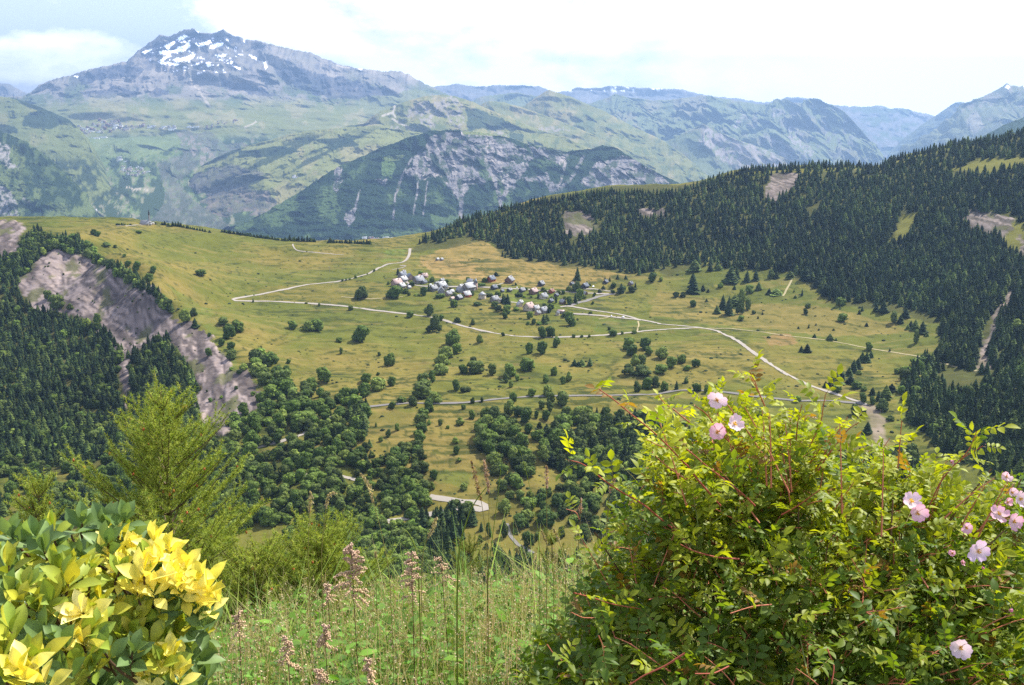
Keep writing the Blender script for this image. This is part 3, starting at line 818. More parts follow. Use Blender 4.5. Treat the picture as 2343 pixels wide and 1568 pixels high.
# ---- the wooded mountain with the bare ravines
def colE(c):
    px, py = c['px'], c['py']
    n = cnoise(c, 50, 5, 1); m = cnoise(c, 13, 5, 2); k = cnoise(c, 5, 4, 3); v = fbm(px / 7 + .4 * m, py / 60, 4, 91)
    a = base(c, (0.018, 0.034, 0.014))
    a = mix(a, (0.035, 0.055, 0.02), sst(0, .4, n))
    a = mix(a, (0.10, 0.15, 0.05), sst(.18, .35, n + .3 * m) * sst(330, 420, py) * .45)
    rock = np.zeros_like(px)
    P = [pl(Z2, (620, 930), (740, 885), (830, 905), (1000, 915), (1130, 950), (1240, 1010), (1300, 1060), (1280, 1130), (1200, 1170), (1230, 1220), (1130, 1320), (1080, 1240), (1040, 1180), (960, 1250), (860, 1260), (820, 1330), (760, 1290), (700, 1190), (620, 1220), (560, 1230), (430, 1190), (520, 1060), (580, 980)),
         pl(Z2, (1280, 990), (1450, 1020), (1550, 1040), (1540, 1110), (1440, 1100), (1380, 1080), (1300, 1060)),
         pl(Z2, (1640, 1260), (1700, 1140), (1900, 1060), (1960, 1060), (2100, 1150), (2300, 1275), (2180, 1330), (1900, 1290), (1700, 1290)),
         pl(Z2, (1230, 1220), (1400, 1210), (1520, 1290), (1440, 1310), (1380, 1250), (1240, 1240)), pl(Z2, (30, 1470), (110, 1420), (60, 1540)), pl(Z2, (250, 1230), (300, 1230), (300, 1260), (260, 1250)), pl(Z2, (-30, 1100), (15, 1140), (10, 1240), (-40, 1290)),
         [(768, 385), (785, 385), (775, 440), (762, 430)]]
    for p in P:
        rock = np.maximum(rock, pmask(c, p, 10, 18))
    for ln, w in ((pl(Z2, (640, 1150), (760, 1290), (820, 1370), (815, 1490)), 6), (pl(Z2, (860, 1280), (820, 1340)), 5), (pl(Z2, (960, 1090), (1040, 1210), (1070, 1300), (1090, 1400)), 6), (pl(Z2, (1250, 1150), (1150, 1260), (1090, 1370)), 6),
                  (pl(Z2, (1650, 1070), (1560, 1230), (1490, 1290)), 4), (pl(Z2, (1540, 1060), (1500, 1230), (1470, 1300)), 4), (pl(Z2, (480, 1080), (420, 1190), (370, 1330), (350, 1500)), 3.2), (pl(Z2, (520, 1220), (520, 1300), (490, 1470)), 2.6), (pl(Z2, (130, 1300), (90, 1450)), 3),
                  (pl(Z2, (1400, 1180), (1440, 1290)), 3.5), (pl(Z2, (590, 1240), (580, 1300), (560, 1480)), 2.2)):
        rock = np.maximum(rock, lmask(c, ln, w, 2.5))
    islands = np.zeros_like(px)
    for p in (pl(Z2, (600, 1050), (640, 1060), (740, 1250), (700, 1230), (620, 1130)), pl(Z2, (900, 1100), (960, 1090), (1030, 1230), (1000, 1250), (930, 1180)), pl(Z2, (1150, 1050), (1240, 1060), (1260, 1110), (1180, 1120))):
        islands = np.maximum(islands, pmask(c, p, 7, 12))
    rock = rock * (1 - islands * .9)
    rcol = base(c, (0.19, 0.175, 0.17))
    rcol = mix(rcol, (0.30, 0.265, 0.24), sst(0.05, .45, v + .3 * k))
    band = fbm(px / 60 + m, py / 4.5, 4, 92)
    rcol = mix(rcol, (0.12, 0.115, 0.12), sst(-.02, .3, band + .3 * k) * .8)
    rcol = mix(rcol, (0.04, 0.06, 0.03), sst(.06, .28, m + .5 * k) * .85)
    a = a * (1 - rock[..., None]) + rcol * rock[..., None]
    gr = pmask(c, pl(Z2, (830, 890), (1010, 905), (1200, 955), (1130, 940), (980, 925), (830, 915)), 4)
    a = mix(a, (0.15, 0.17, 0.06), gr)
    a = mix(a, (0.10, 0.15, 0.045), pmask(c, pl(Z2, (270, 1090), (340, 1060), (380, 1130), (350, 1210), (280, 1190)), 10) * .8)
    a = mix(a, (0.12, 0.15, 0.05), pmask(c, pl(Z2, (280, 1070), (440, 1060), (400, 1100), (300, 1100)), 6) * .7)
    return a
def rmE(px, py, X, Y, Z):
    return 0.35 + 0.65 * sst(0, 1, inpoly(px, py, pl(Z2, (430, 870), (1280, 900), (2300, 1280), (1500, 1320), (1100, 1400), (820, 1400), (430, 1250))).astype(float))
mountain('mountain', [[(505, 540, 4500), (540, 519, 4560), (600, 490, 4700), (660, 455, 4800), (700, 430, 4850), (740, 402, 4900), (780, 378, 5000), (820, 362, 5050), (880, 335, 5100), (948, 310, 5150), (985, 301, 5150), (1022, 298, 5150), (1070, 301, 5150), (1116, 305, 5150), (1160, 315, 5150), (1213, 332, 5100), (1260, 341, 5050), (1297, 347, 5050), (1351, 341, 5050), (1378, 333, 5050), (1405, 336, 5000), (1425, 349, 4950), (1485, 386, 4800), (1530, 408, 4700), (1567, 426, 4650), (1640, 470, 4500)],
                      [(505, 545, 4450), (780, 450, 4600), (1022, 380, 4850), (1213, 400, 4800), (1400, 405, 4700), (1640, 490, 4400)], [(505, 575, 4200), (1640, 575, 4200)]], 820, 300, colE, gully=(150, 45, 75), back=(700, -600), jag=.9, seed=15, rockmask=rmE, shader=m_wood)

# ---- valley floor, one sheet to the horizon
fx = np.linspace(-24000, 24000, 81); fy = np.concatenate([np.linspace(-3400, 6100, 16)[:-1], np.linspace(6100, 11000, 180)[:-1], np.geomspace(11000, 33800, 40)])
fx = np.concatenate([fx[fx < -5000], np.linspace(-5000, 5000, 220), fx[fx > 5000]])
gx, gy = np.meshgrid(fx, fy)
fz = np.full(gx.shape, -1250.0)
zfl = -996 + 0 * gx
nearf = sst(6100, 6600, gy) * (1 - sst(10200, 15000, gy))
fz = fz * (1 - nearf) + zfl * nearf
fcol = np.empty(gx.shape + (3,)); fcol[:] = (0.07, 0.10, 0.035)
f1_ = fbm(gx / 290, gy / 190, 4, 501); f2_ = fbm(gx / 85, gy / 70, 4, 502)
fcol = mix(fcol, (0.20, 0.21, 0.08), sst(.0, .25, f1_ + .3 * f2_)); fcol = mix(fcol, (0.03, 0.05, 0.02), sst(.15, .3, f2_))
FV = np.stack([gx, gy, fz], -1).reshape(-1, 3)
FF = grid_faces(*gx.shape)
vf = mesh_np('valley_floor', FV, FF, m_far, fcol.reshape(-1, 3) * .62, smooth=True)
tag(vf, kind='structure')
layers['floor'] = bvh_of(FV, FF)

# ---- the air between
def haze():
    x, y0, y1, z0, z1 = 24500, -3500, 34000, -1251, 1600
    V = [(-x, y0, z0), (x, y0, z0), (x, y1, z0), (-x, y1, z0), (-x, y0, z1), (x, y0, z1), (x, y1, z1), (-x, y1, z1)]
    F = [(0, 3, 2, 1), (4, 5, 6, 7), (0, 1, 5, 4), (1, 2, 6, 5), (2, 3, 7, 6), (3, 0, 4, 7)]
    m = bpy.data.materials.new('haze')
    m.use_nodes = True
    t = m.node_tree
    t.nodes.clear()
    o_ = t.nodes.new('ShaderNodeOutputMaterial')
    v = t.nodes.new('ShaderNodeVolumePrincipled')
    v.inputs['Color'].default_value = (0.33, 0.52, 0.82, 1)
    v.inputs['Density'].default_value = 0.43e-4
    v.inputs['Anisotropy'].default_value = 0.35
    t.links.new(v.outputs[0], o_.inputs['Volume'])
    h = mesh_np('haze', V, np.array(F), m)
    tag(h, kind='stuff', label='thin blue haze filling the whole valley air', cat='haze')
haze()
# ================================================================ ROADS
m_road = mat_plain('pale gravel road', (0.21, 0.185, 0.155), 0.95, 0.05, 0.2, 0.3)
m_tar = mat_plain('grey asphalt road', (0.12, 0.11, 0.10), 0.9, 0.1, 0.15, 0.3)
m_track = mat_plain('earth track', (0.22, 0.185, 0.10), 0.95, 0.05, 0.3, 0.2)
def smooth_line(pts, n):
    pts = np.asarray(pts, float)
    for _ in range(2):
        q = [pts[0]]
        for a, b in zip(pts[:-1], pts[1:]):
            q += [a * .75 + b * .25, a * .25 + b * .75]
        q.append(pts[-1]); pts = np.array(q)
    d = np.concatenate([[0], np.cumsum(np.hypot(*np.diff(pts, axis=0).T))])
    t = np.linspace(0, d[-1], max(4, int(d[-1] / n)))
    return np.stack([np.interp(t, d, pts[:, 0]), np.interp(t, d, pts[:, 1])], -1)
def road(name, line, wid, mat, lift=0.35):
    g = lay_line(line, 12, bvT)
    P = smooth_line(g, 5.0)
    T = np.gradient(P, axis=0); T /= np.linalg.norm(T, axis=1)[:, None] + 1e-9
    Nn = np.stack([-T[:, 1], T[:, 0]], -1)
    ks = np.linspace(-1, 1, 4)
    V = []
    wv = wid / 2 * (1 + 0.10 * fbm(np.arange(len(P)) / 6.0, np.zeros(len(P)), 2, 5))
    zc = np.array([ground(x, y) or 0 for x, y in P])
    for i in range(len(P)):
        for k in ks:
            x, y = P[i] + Nn[i] * k * wv[i]
            z = ground(x, y)
            V.append((x, y, (z if z is not None else zc[i]) + lift))
    o = mesh_np(name, V, grid_faces(len(P), 4), mat, smooth=True)
    tag(o, kind='structure')
    return P
RL = {}
RL['up'] = road('road', [(938, 569), (936, 585), (926, 600), (905, 603), (880, 606), (840, 628), (800, 639), (770, 645), (700, 652), (640, 665), (590, 675), (540, 683), (529, 687), (545, 689), (620, 690), (700, 694), (780, 700), (860, 711), (940, 720), (1000, 728)] + [(1040, 741), (1060, 747), (1120, 761), (1180, 770), (1250, 773), (1320, 771), (1400, 766), (1480, 757), (1540, 753), (1600, 750)], 5.0, m_road)
road('road', [(1600, 750), (1640, 757), (1690, 782), (1730, 812), (1790, 852), (1850, 882), (1920, 905), (1980, 926)], 5.5, m_road, 0.39)
road('road', pl(V3, (110, 950), (330, 930), (560, 975), (860, 1030), (1180, 1070), (1460, 1120), (1700, 1180), (1900, 1235), (2343, 1320)) + [(1500, 741), (1560, 746), (1600, 750)], 5.0, m_road, 0.43)
road('road', pl(V3, (330, 925), (420, 880), (640, 830), (860, 760), (1080, 690), (1230, 660), (1330, 655)), 6.5, m_tar, 0.47)
road('road', pl(V3, (1260, 660), (1100, 655), (900, 655), (600, 640), (400, 625), (220, 620), (0, 600)) + pl(V2, (1500, 590), (1120, 560), (700, 540), (300, 522), (0, 500)) + pl(V1, (1900, 497), (1540, 505), (1200, 495), (900, 490), (700, 460), (600, 420), (560, 360)), 4.2, m_road, 0.51)
road('road', pl(V3, (390, 1100), (700, 1120), (1000, 1145), (1250, 1170), (1500, 1195), (1700, 1215), (1900, 1245)), 5.0, m_road, 0.55)
road('road', pl(Z5, (150, 1235), (185, 1225), (330, 1210), (460, 1200), (640, 1203), (850, 1198), (1000, 1180), (1150, 1165), (1250, 1157), (1400, 1153), (1600, 1150), (1900, 1147), (2150, 1140), (2250, 1120), (2330, 1112)) + pl(Z6, (100, 1112), (300, 1125), (560, 1160), (800, 1185), (1000, 1183), (1200, 1200), (1280, 1215)), 4.2, m_tar, 0.59)
road('road', pl(Z4, (2250, 1290), (2180, 1340), (2070, 1410), (1900, 1465), (1750, 1505), (1620, 1540)), 5.0, m_road, 0.4)
road('road', pl(B2, (600, 287), (700, 302), (830, 322), (920, 325), (975, 345), (990, 368), (960, 378), (900, 366), (800, 370), (725, 385), (600, 410), (470, 430), (320, 457), (200, 455), (60, 440)), 7.0, m_road, 0.4)
road('road', [(690, 1087), (760, 1085), (840, 1105), (870, 1115)], 4, m_road, 0.4)
road('road', [(770, 1185), (730, 1200), (700, 1205)], 4, m_road, 0.4)
road('path', pl(B2, (1125, 470), (1145, 545), (1200, 615), (1310, 672)), 3.2, m_tar, 0.4)
road('path', pl(Z6, (130, 690), (330, 690), (560, 715), (760, 745), (1000, 770), (1250, 820), (1400, 845), (1650, 885), (1850, 945), (2080, 990)), 2.6, m_track, 0.3)
road('path', pl(Z4, (1995, 115), (1998, 140), (2030, 162), (2200, 178), (2343, 190)), 2.5, m_road, 0.3)
road('path', pl(Z5, (350, 290), (440, 270), (440, 262), (400, 262)), 2.5, m_road, 0.3)
road('path', pl(V2, (420, 470), (560, 430), (620, 420)), 2.5, m_road, 0.3)
road('path', pl(V2, (760, 835), (900, 850), (1000, 880)), 4, m_road, 0.3)
road('path', pl(V3, (620, 550), (900, 550), (1230, 600)), 3, m_road, 0.3)
road('path', pl(V3, (960, 1220), (1180, 1175)), 2, m_track, 0.3)
road('path', pl(V3, (1830, 1260), (1855, 1350), (1810, 1490)), 2, m_track, 0.3)
road('path', pl(Z5, (0, 475), (200, 490), (420, 475)), 2, m_track, 0.3)
road('path', pl(Z6, (780, 320), (740, 400), (700, 470)), 3, m_track, 0.3)
road('path', pl(V7, (200, 450), (420, 440), (620, 430), (780, 415), (900, 402)), 3, m_road, 0.3)

# ================================================================ TREES
m_leaf = mat_attr('broadleaf foliage', 0.75, 0.12, translucent=0.22, tcol=(1.1, 1.2, 0.6))
m_ndl = mat_attr('conifer foliage', 0.8, 0.1, translucent=0.12, tcol=(1.0, 1.15, 0.6))
m_bark = mat_plain('bark', (0.09, 0.07, 0.05), 0.95, 0.05, 0.3, 3.0)

def ico(sub):
    import bmesh
    bm = bmesh.new()
    bmesh.ops.create_icosphere(bm, subdivisions=sub, radius=1.0)
    V = np.array([v.co[:] for v in bm.verts]); F = np.array([[v.index for v in f.verts] for f in bm.faces])
    bm.free()
    return V, F
ICO1 = ico(1); ICO2 = ico(2)

def conifer_mesh(seed, colr, slim=0.19):
    r = np.random.default_rng(seed)
    V, F, K = [], [], []
    n = 0
    lev = 13
    for i in range(lev):
        t = i / (lev - 1)
        z = 0.10 + 0.84 * t
        rad_ = slim * 1.18 * (1 - t) ** 0.68 * (0.8 + 0.35 * r.random()) + 0.012
        sp = 9 if t < .6 else 6
        a0 = r.random() * 6.28
        for k in range(sp):
            a = a0 + k * 6.283 / sp + r.normal() * 0.2
            rr = rad_ * (0.72 + 0.5 * r.random())
            dz = -0.05 - 0.04 * r.random()
            ca, sa = math.cos(a), math.sin(a)
            w_ = rr * 0.5 + .008
            tip = (ca * rr, sa * rr, z + dz)
            V += [(0, 0, z + 0.055), (ca * rr * .55 - sa * w_, sa * rr * .55 + ca * w_, z + dz * .4), tip, (ca * rr * .55 + sa * w_, sa * rr * .55 - ca * w_, z + dz * .45)]
            F.append((n, n + 1, n + 2, n + 3)); n += 4
            sh = 0.8 + 0.45 * r.random()
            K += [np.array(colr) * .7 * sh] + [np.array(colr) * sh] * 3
    # leader
    V += [(0.012, 0, .9), (-.006, .01, .9), (-.006, -.01, .9), (0, 0, 1.0)]
    F.append((n, n + 1, n + 3, n + 3)); K += [np.array(colr)] * 4
    return np.array(V), np.array(F), np.array(K)

def crown_mesh(seed, colr, quads=250, lobes=7, squash=0.95):
    r = np.random.default_rng(seed)
    cen = []
    for i in range(lobes):
        a = r.random() * 6.28; q = 0.30 * math.sqrt(r.random())
        cen.append((math.cos(a) * q, math.sin(a) * q, 0.20 + 0.50 * r.random(), 0.13 + 0.13 * r.random()))
    cen.append((0, 0, .42, .32))
    cen.append((r.normal() * .05, r.normal() * .05, .72, .2))
    cen.append((r.normal() * .12, r.normal() * .12, .22, .22))
    cen = np.array(cen)
    wgt = cen[:, 3] ** 2; idx = r.choice(len(cen), quads, p=wgt / wgt.sum())
    d = rdir(quads, r); d[:, 2] = np.abs(d[:, 2]) * .8 + d[:, 2] * .2 * 0 + np.where(r.random(quads) < .4, -.8, .1)
    d /= np.linalg.norm(d, axis=1)[:, None]
    pos = cen[idx, :3] + d * cen[idx, 3:4] * (0.9 + 0.22 * r.random((quads, 1)))
    nrm = d + 0.55 * rdir(quads, r); 
    t = np.cross(nrm, rdir(quads, r))
    R = basis(t, nrm)
    T = np.array([(-.5, -.5, 0), (.5, -.4, .12), (.45, .5, -.08), (-.4, .45, .1)])
    s = 0.05 + 0.055 * r.random(quads)
    sh = (0.55 + 0.8 * r.random((quads, 1))) * np.array(colr)
    V1_, F1, K1 = stamp(T, np.array([(0, 1, 2, 3)]), pos, R, s, sh)
    parts = [(V1_, F1, K1)]
    for c in cen:
        v, f = ICO1
        vv = v * c[3] * (.93 + 0.12 * r.random((len(v), 1))) + c[:3]
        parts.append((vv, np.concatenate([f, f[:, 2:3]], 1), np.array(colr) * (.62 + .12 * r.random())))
    V, F, K = merge(parts)
    V[:, 2] = V[:, 2] * squash
    return V, F, K

def fix_tris(F):
    """faces whose last two indices agree are triangles"""
    F = np.asarray(F)
    tri = F[:, 2] == F[:, 3]
    return [F[~tri], F[tri][:, :3]]

CON = [conifer_mesh(11 + i, c, sl) for i, (c, sl) in enumerate([((0.033, 0.056, 0.016), .20), ((0.041, 0.066, 0.020), .17), ((0.030, 0.051, 0.016), .23), ((0.057, 0.089, 0.023), .21), ((0.104, 0.144, 0.032), .26), ((0.049, 0.078, 0.022), .15)])]
BRD = [crown_mesh(31 + i, c, 460, 11, sq) for i, (c, sq) in enumerate([((0.101, 0.159, 0.025), 1.0), ((0.130, 0.192, 0.030), .95), ((0.078, 0.127, 0.022), 1.0), ((0.158, 0.227, 0.037), .92), ((0.138, 0.184, 0.042), 1.0), ((0.218, 0.276, 0.053), .95), ((0.097, 0.135, 0.033), 1.0)])]
def trunk_mesh(h, r0, sway):
    V, F = tube([(0, 0, -.04), (sway * .5, 0, h * .5), (sway, .01, h)], r0, r0 * .5, 6)
    parts = [(V, F, (0, 0, 0))]
    for a in (0.4, 2.4, 4.4):
        v, f = tube([(sway * .7, 0, h * .55), (sway + .12 * math.cos(a), .12 * math.sin(a), h * 1.0)], r0 * .5, r0 * .2, 4)
        parts.append((v, f, (0, 0, 0)))
    V, F, _ = merge(parts)
    return V, F
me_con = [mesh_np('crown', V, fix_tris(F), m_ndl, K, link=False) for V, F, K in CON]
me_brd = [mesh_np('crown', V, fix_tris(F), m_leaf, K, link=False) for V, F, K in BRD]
tv, tf = tube([(0, 0, -.05), (0, 0, .3), (0, 0, .93)], .018, .004, 5)
me_ctr = mesh_np('trunk', tv, tf, m_bark, link=False)
tv, tf = trunk_mesh(.5, .035, .02)
me_btr = mesh_np('trunk', tv, tf, m_bark, link=False)

trees = []      # kind, px, py, x, y, z, width, height, source
def add_tree(kind, px, py, w=None, h=None, src='', jit=0):
    q = gp(px, py)
    k = 0
    while (q is None or q.y > 2450) and k < 12:
        py += 1.5; q = gp(px, py); k += 1
    if q is None or q.y > 2450 or q.y < 600: return
    sc_ = q.y / FPX / math.cos(PITCH)
    if w is not None:
        W_ = w * sc_; H_ = h * sc_
    else:
        if kind == 'c':
            H_ = rng.uniform(10.5, 19); W_ = H_ * .42
        else:
            W_ = rng.uniform(9, 14); H_ = W_ * rng.uniform(.85, 1.25)
    trees.append((kind, px, py, q.x, q.y, q.z, W_, H_, src))
def addl(P, k, lst):
    for t in lst:
        x, y = P(t[0], t[1])
        add_tree(t[4] if len(t) > 4 else 'b', x, y, t[2] / k / 1.6533, t[3] / k / 1.6533, 'x')

addl(Z5, 1.802, [(140, 490, 100, 90), (130, 775, 130, 110), (330, 945, 75, 95), (260, 875, 30, 30), (605, 605, 75, 85), (640, 712, 85, 120), (600, 712, 45, 50), (470, 612, 60, 50), (65, 565, 40, 35), (765, 800, 110, 110), (790, 862, 70, 80), (712, 892, 100, 90),
 (690, 937, 110, 80), (680, 1002, 110, 80), (620, 1052, 60, 80), (560, 1062, 80, 70), (555, 1160, 160, 120), (640, 1192, 110, 80), (485, 1217, 65, 75), (410, 1192, 70, 50), (600, 1257, 75, 95), (340, 1082, 65, 75), (250, 1110, 130, 100),
 (165, 1060, 80, 75), (155, 1150, 95, 95), (90, 1170, 70, 75), (20, 1180, 80, 100), (900, 925, 50, 50), (915, 997, 120, 90), (833, 1000, 65, 70), (1028, 1007, 60, 80), (945, 785, 50, 60), (785, 1112, 65, 80), (845, 1122, 80, 40), (1150, 1015, 90, 95),
 (1260, 970, 130, 90), (1280, 862, 60, 80), (1368, 862, 75, 90), (1465, 817, 65, 75), (1370, 752, 65, 80), (1425, 750, 60, 80), (1105, 742, 30, 32), (1120, 1057, 50, 70), (1200, 1047, 35, 55), (1157, 1092, 35, 60), (1398, 1062, 50, 65), (1450, 1012, 45, 70),
 (1550, 1047, 45, 70), (1510, 1072, 40, 60), (1405, 1147, 70, 85), (1300, 1150, 60, 60), (1175, 1192, 60, 75), (1510, 1217, 110, 100), (1425, 1200, 60, 80), (1365, 1237, 50, 60), (1418, 1252, 55, 80), (895, 1202, 30, 55), (960, 1192, 30, 40),
 (895, 1307, 45, 70), (833, 1242, 35, 45), (675, 1352, 35, 55), (810, 1347, 60, 60), (725, 1372, 25, 30), (380, 1387, 35, 60), (325, 1430, 45, 60), (270, 1460, 35, 45), (780, 1467, 50, 50), (785, 1547, 50, 65), (238, 1360, 20, 40), (345, 1230, 60, 50),
 (560, 1300, 75, 80), (545, 1345, 90, 80), (545, 1402, 80, 80), (540, 1462, 90, 90), (530, 1525, 80, 80), (600, 1350, 30, 50), (1960, 832, 90, 90), (2070, 832, 85, 85), (2100, 867, 60, 60), (2185, 892, 90, 85), (1980, 872, 90, 80), (2000, 942, 70, 85), (2050, 937, 70, 70),
 (1960, 1002, 90, 75), (2050, 1007, 130, 75), (2180, 992, 100, 65), (2250, 952, 80, 80), (2320, 927, 60, 65), (2140, 1087, 60, 80), (2080, 1100, 80, 80), (2015, 1122, 60, 80), (2200, 1110, 60, 70), (2285, 1107, 40, 70, 'c'), (1145, 1272, 85, 110),
 (1040, 1312, 120, 100), (985, 1312, 80, 70), (940, 1387, 75, 80), (1090, 1402, 150, 120), (1260, 1327, 100, 110), (1205, 1290, 70, 80), (1330, 1302, 35, 60), (1395, 1312, 60, 70), (1610, 1327, 110, 120), (1700, 1312, 60, 70, 'c'), (1520, 1392, 80, 90),
 (1275, 1400, 70, 70), (1350, 1372, 40, 55), (1010, 1482, 130, 120), (1220, 1502, 120, 120), (1130, 1560, 120, 110), (1390, 1532, 100, 100), (1330, 1452, 90, 80), (1610, 362, 45, 95, 'c'), (1590, 942, 35, 50, 'c'), (1640, 942, 40, 50, 'c'), (1615, 944, 30, 35, 'c'),
 (1695, 942, 40, 60, 'c'), (1365, 1440, 60, 70), (900, 665, 30, 40), (790, 648, 45, 40), (1585, 752, 30, 28), (1640, 750, 25, 22), (1690, 748, 20, 25), (1850, 738, 55, 50), (1825, 700, 25, 25), (1998, 722, 40, 28), (1915, 730, 20, 30), (2120, 370, 70, 65), (2180, 365, 30, 35),
 (2280, 475, 50, 40), (2330, 475, 40, 40), (225, 303, 20, 22), (98, 348, 22, 28), (178, 322, 12, 10), (60, 355, 20, 12), (35, 362, 20, 18), (10, 366, 20, 18), (250, 1010, 30, 28)])
addl(Z6, 1.802, [(85, 452, 85, 150, 'c'), (100, 292, 60, 80, 'c'), (205, 297, 45, 60, 'c'), (265, 292, 40, 45, 'c'), (345, 372, 85, 120, 'c'), (385, 352, 60, 90, 'c'), (455, 372, 60, 80, 'c'), (515, 362, 60, 75, 'c'), (620, 347, 50, 60), (655, 347, 35, 50, 'c'), (750, 347, 45, 55, 'c'),
 (850, 362, 60, 110, 'c'), (945, 372, 60, 110, 'c'), (275, 412, 40, 40), (370, 422, 20, 30, 'c'), (470, 447, 60, 60), (535, 427, 35, 60, 'c'), (605, 457, 35, 45, 'c'), (655, 457, 60, 45, 'c'), (155, 432, 35, 45, 'c'), (190, 442, 20, 25, 'c'), (90, 542, 50, 55),
 (180, 507, 20, 25, 'c'), (250, 587, 35, 60, 'c'), (290, 562, 60, 110, 'c'), (330, 602, 80, 140, 'c'), (370, 542, 70, 90, 'c'), (410, 592, 60, 110), (420, 502, 60, 90), (460, 567, 50, 80), (415, 632, 50, 40), (500, 592, 40, 30), (530, 622, 15, 22, 'c'),
 (560, 597, 15, 25, 'c'), (775, 442, 15, 20, 'c'), (785, 482, 18, 25, 'c'), (830, 467, 18, 50, 'c'), (1240, 572, 25, 40, 'c'), (1220, 592, 30, 35, 'c'), (1335, 572, 40, 70, 'c'), (1385, 582, 60, 90, 'c'), (1455, 652, 60, 80), (1500, 652, 35, 60, 'c'), (1535, 612, 45, 70, 'c'),
 (1570, 692, 50, 60, 'c'), (1600, 702, 45, 80, 'c'), (1650, 722, 60, 90, 'c'), (1665, 747, 20, 30, 'c'), (1685, 747, 20, 30, 'c'), (1550, 697, 25, 40, 'c'), (1605, 792, 50, 95), (1775, 712, 45, 50), (1745, 642, 25, 30, 'c'), (1020, 770, 40, 50, 'c'), (1062, 772, 15, 22, 'c'),
 (915, 752, 22, 30, 'c'), (875, 687, 18, 30, 'c'), (805, 692, 14, 20, 'c'), (925, 669, 15, 18, 'c'), (945, 701, 12, 17, 'c'), (1045, 702, 18, 15, 'c'), (1270, 674, 30, 28, 'c'), (1428, 847, 17, 25, 'c'), (1745, 877, 40, 70, 'c'), (1660, 892, 40, 38, 'c'), (865, 852, 50, 65, 'c'),
 (825, 852, 35, 50, 'c'), (1290, 837, 50, 60), (1095, 532, 65, 60), (1105, 642, 75, 62), (870, 552, 45, 40), (855, 592, 40, 45), (1240, 912, 50, 70, 'c'), (1270, 917, 50, 75, 'c'), (1300, 887, 40, 50, 'c'), (1180, 992, 70, 100, 'c'), (1210, 962, 50, 80, 'c'), (1150, 1012, 50, 70, 'c'),
 (1095, 1042, 50, 90, 'c'), (1065, 1062, 60, 80, 'c'), (1030, 1077, 50, 70, 'c'), (990, 1092, 35, 50, 'c'), (1200, 1097, 70, 60), (1220, 1007, 40, 40), (1160, 1062, 50, 60, 'c'), (1070, 1122, 70, 60), (1255, 1115, 50, 38), (1310, 1142, 55, 60, 'c'), (1245, 1192, 60, 70),
 (1310, 1207, 50, 60), (1400, 1172, 60, 110, 'c'), (1440, 1117, 50, 60, 'c'), (1380, 1252, 90, 90), (1350, 1182, 50, 80, 'c'), (1190, 1282, 80, 85), (1245, 1282, 40, 60), (1275, 1402, 60, 90, 'c'), (530, 1322, 70, 80), (800, 1187, 50, 50), (40, 1062, 35, 45), (15, 922, 45, 60),
 (105, 952, 60, 60), (45, 972, 60, 40), (110, 1117, 60, 60), (180, 1127, 40, 60), (1480, 1000, 60, 50), (1525, 1000, 55, 55), (1435, 1315, 60, 40)])
addl(Z4, 1.802, [(635, 50, 50, 45), (665, 62, 50, 40), (950, 42, 45, 25), (725, 131, 60, 35), (785, 141, 22, 25), (848, 201, 25, 25), (1045, 311, 45, 55), (1370, 331, 75, 55), (1320, 606, 55, 60), (1260, 642, 80, 90), (1330, 682, 50, 70, 'c'), (1520, 662, 90, 55), (1560, 762, 90, 110),
 (1620, 712, 80, 90), (1510, 807, 55, 55), (1575, 837, 60, 60), (1580, 902, 75, 70), (1425, 747, 30, 35), (1725, 512, 20, 30, 'c'), (2175, 537, 20, 30), (2000, 692, 70, 60), (2105, 702, 90, 70), (2165, 707, 90, 90), (2310, 782, 45, 40), (1965, 926, 35, 30), (2325, 862, 30, 50),
 (2215, 1052, 100, 110), (1740, 932, 110, 110), (1840, 942, 110, 100), (1880, 922, 60, 60), (1760, 1002, 120, 90), (1660, 972, 60, 55), (1890, 1032, 90, 90), (1960, 1012, 70, 75), (1800, 1072, 120, 90), (1970, 1142, 120, 110), (1850, 1162, 120, 100), (1910, 1192, 70, 80),
 (1830, 1282, 110, 110), (1780, 1192, 80, 80), (2090, 1150, 100, 80), (2110, 1272, 120, 110), (1990, 1282, 150, 110), (2060, 1352, 160, 110), (1425, 877, 50, 60), (1385, 1402, 70, 70), (1670, 1342, 70, 60), (1750, 1392, 90, 100), (1830, 1352, 50, 70), (1750, 1492, 80, 85),
 (1640, 1382, 70, 60), (1830, 1472, 60, 50), (1910, 1422, 60, 60), (870, 262, 50, 40), (930, 290, 60, 60), (1010, 370, 70, 60), (1510, 1170, 30, 30), (1435, 1190, 40, 35), (1725, 1145, 35, 35), (1610, 1105, 30, 30), (1630, 1000, 40, 35), (1575, 975, 30, 30), (660, 660, 60, 80), (385, 560, 100, 100), (325, 490, 60, 60), (480, 560, 50, 50)])
addl(B2, 1.7985, [(1110, 400, 100, 120), (1270, 395, 70, 80), (1220, 485, 130, 90), (1400, 475, 140, 100), (1270, 625, 80, 120), (1110, 560, 60, 130), (1005, 560, 50, 110), (945, 605, 30, 70), (1500, 560, 60, 90), (870, 345, 60, 40), (770, 345, 100, 50), (630, 165, 60, 70), (620, 235, 40, 60), (835, 240, 55, 60), (1480, 240, 70, 50), (1230, 700, 60, 60), (1330, 580, 50, 60), (1150, 300, 70, 60), (800, 45, 40, 35), (310, 130, 40, 50), (1090, 250, 80, 90), (1190, 230, 110, 110)])
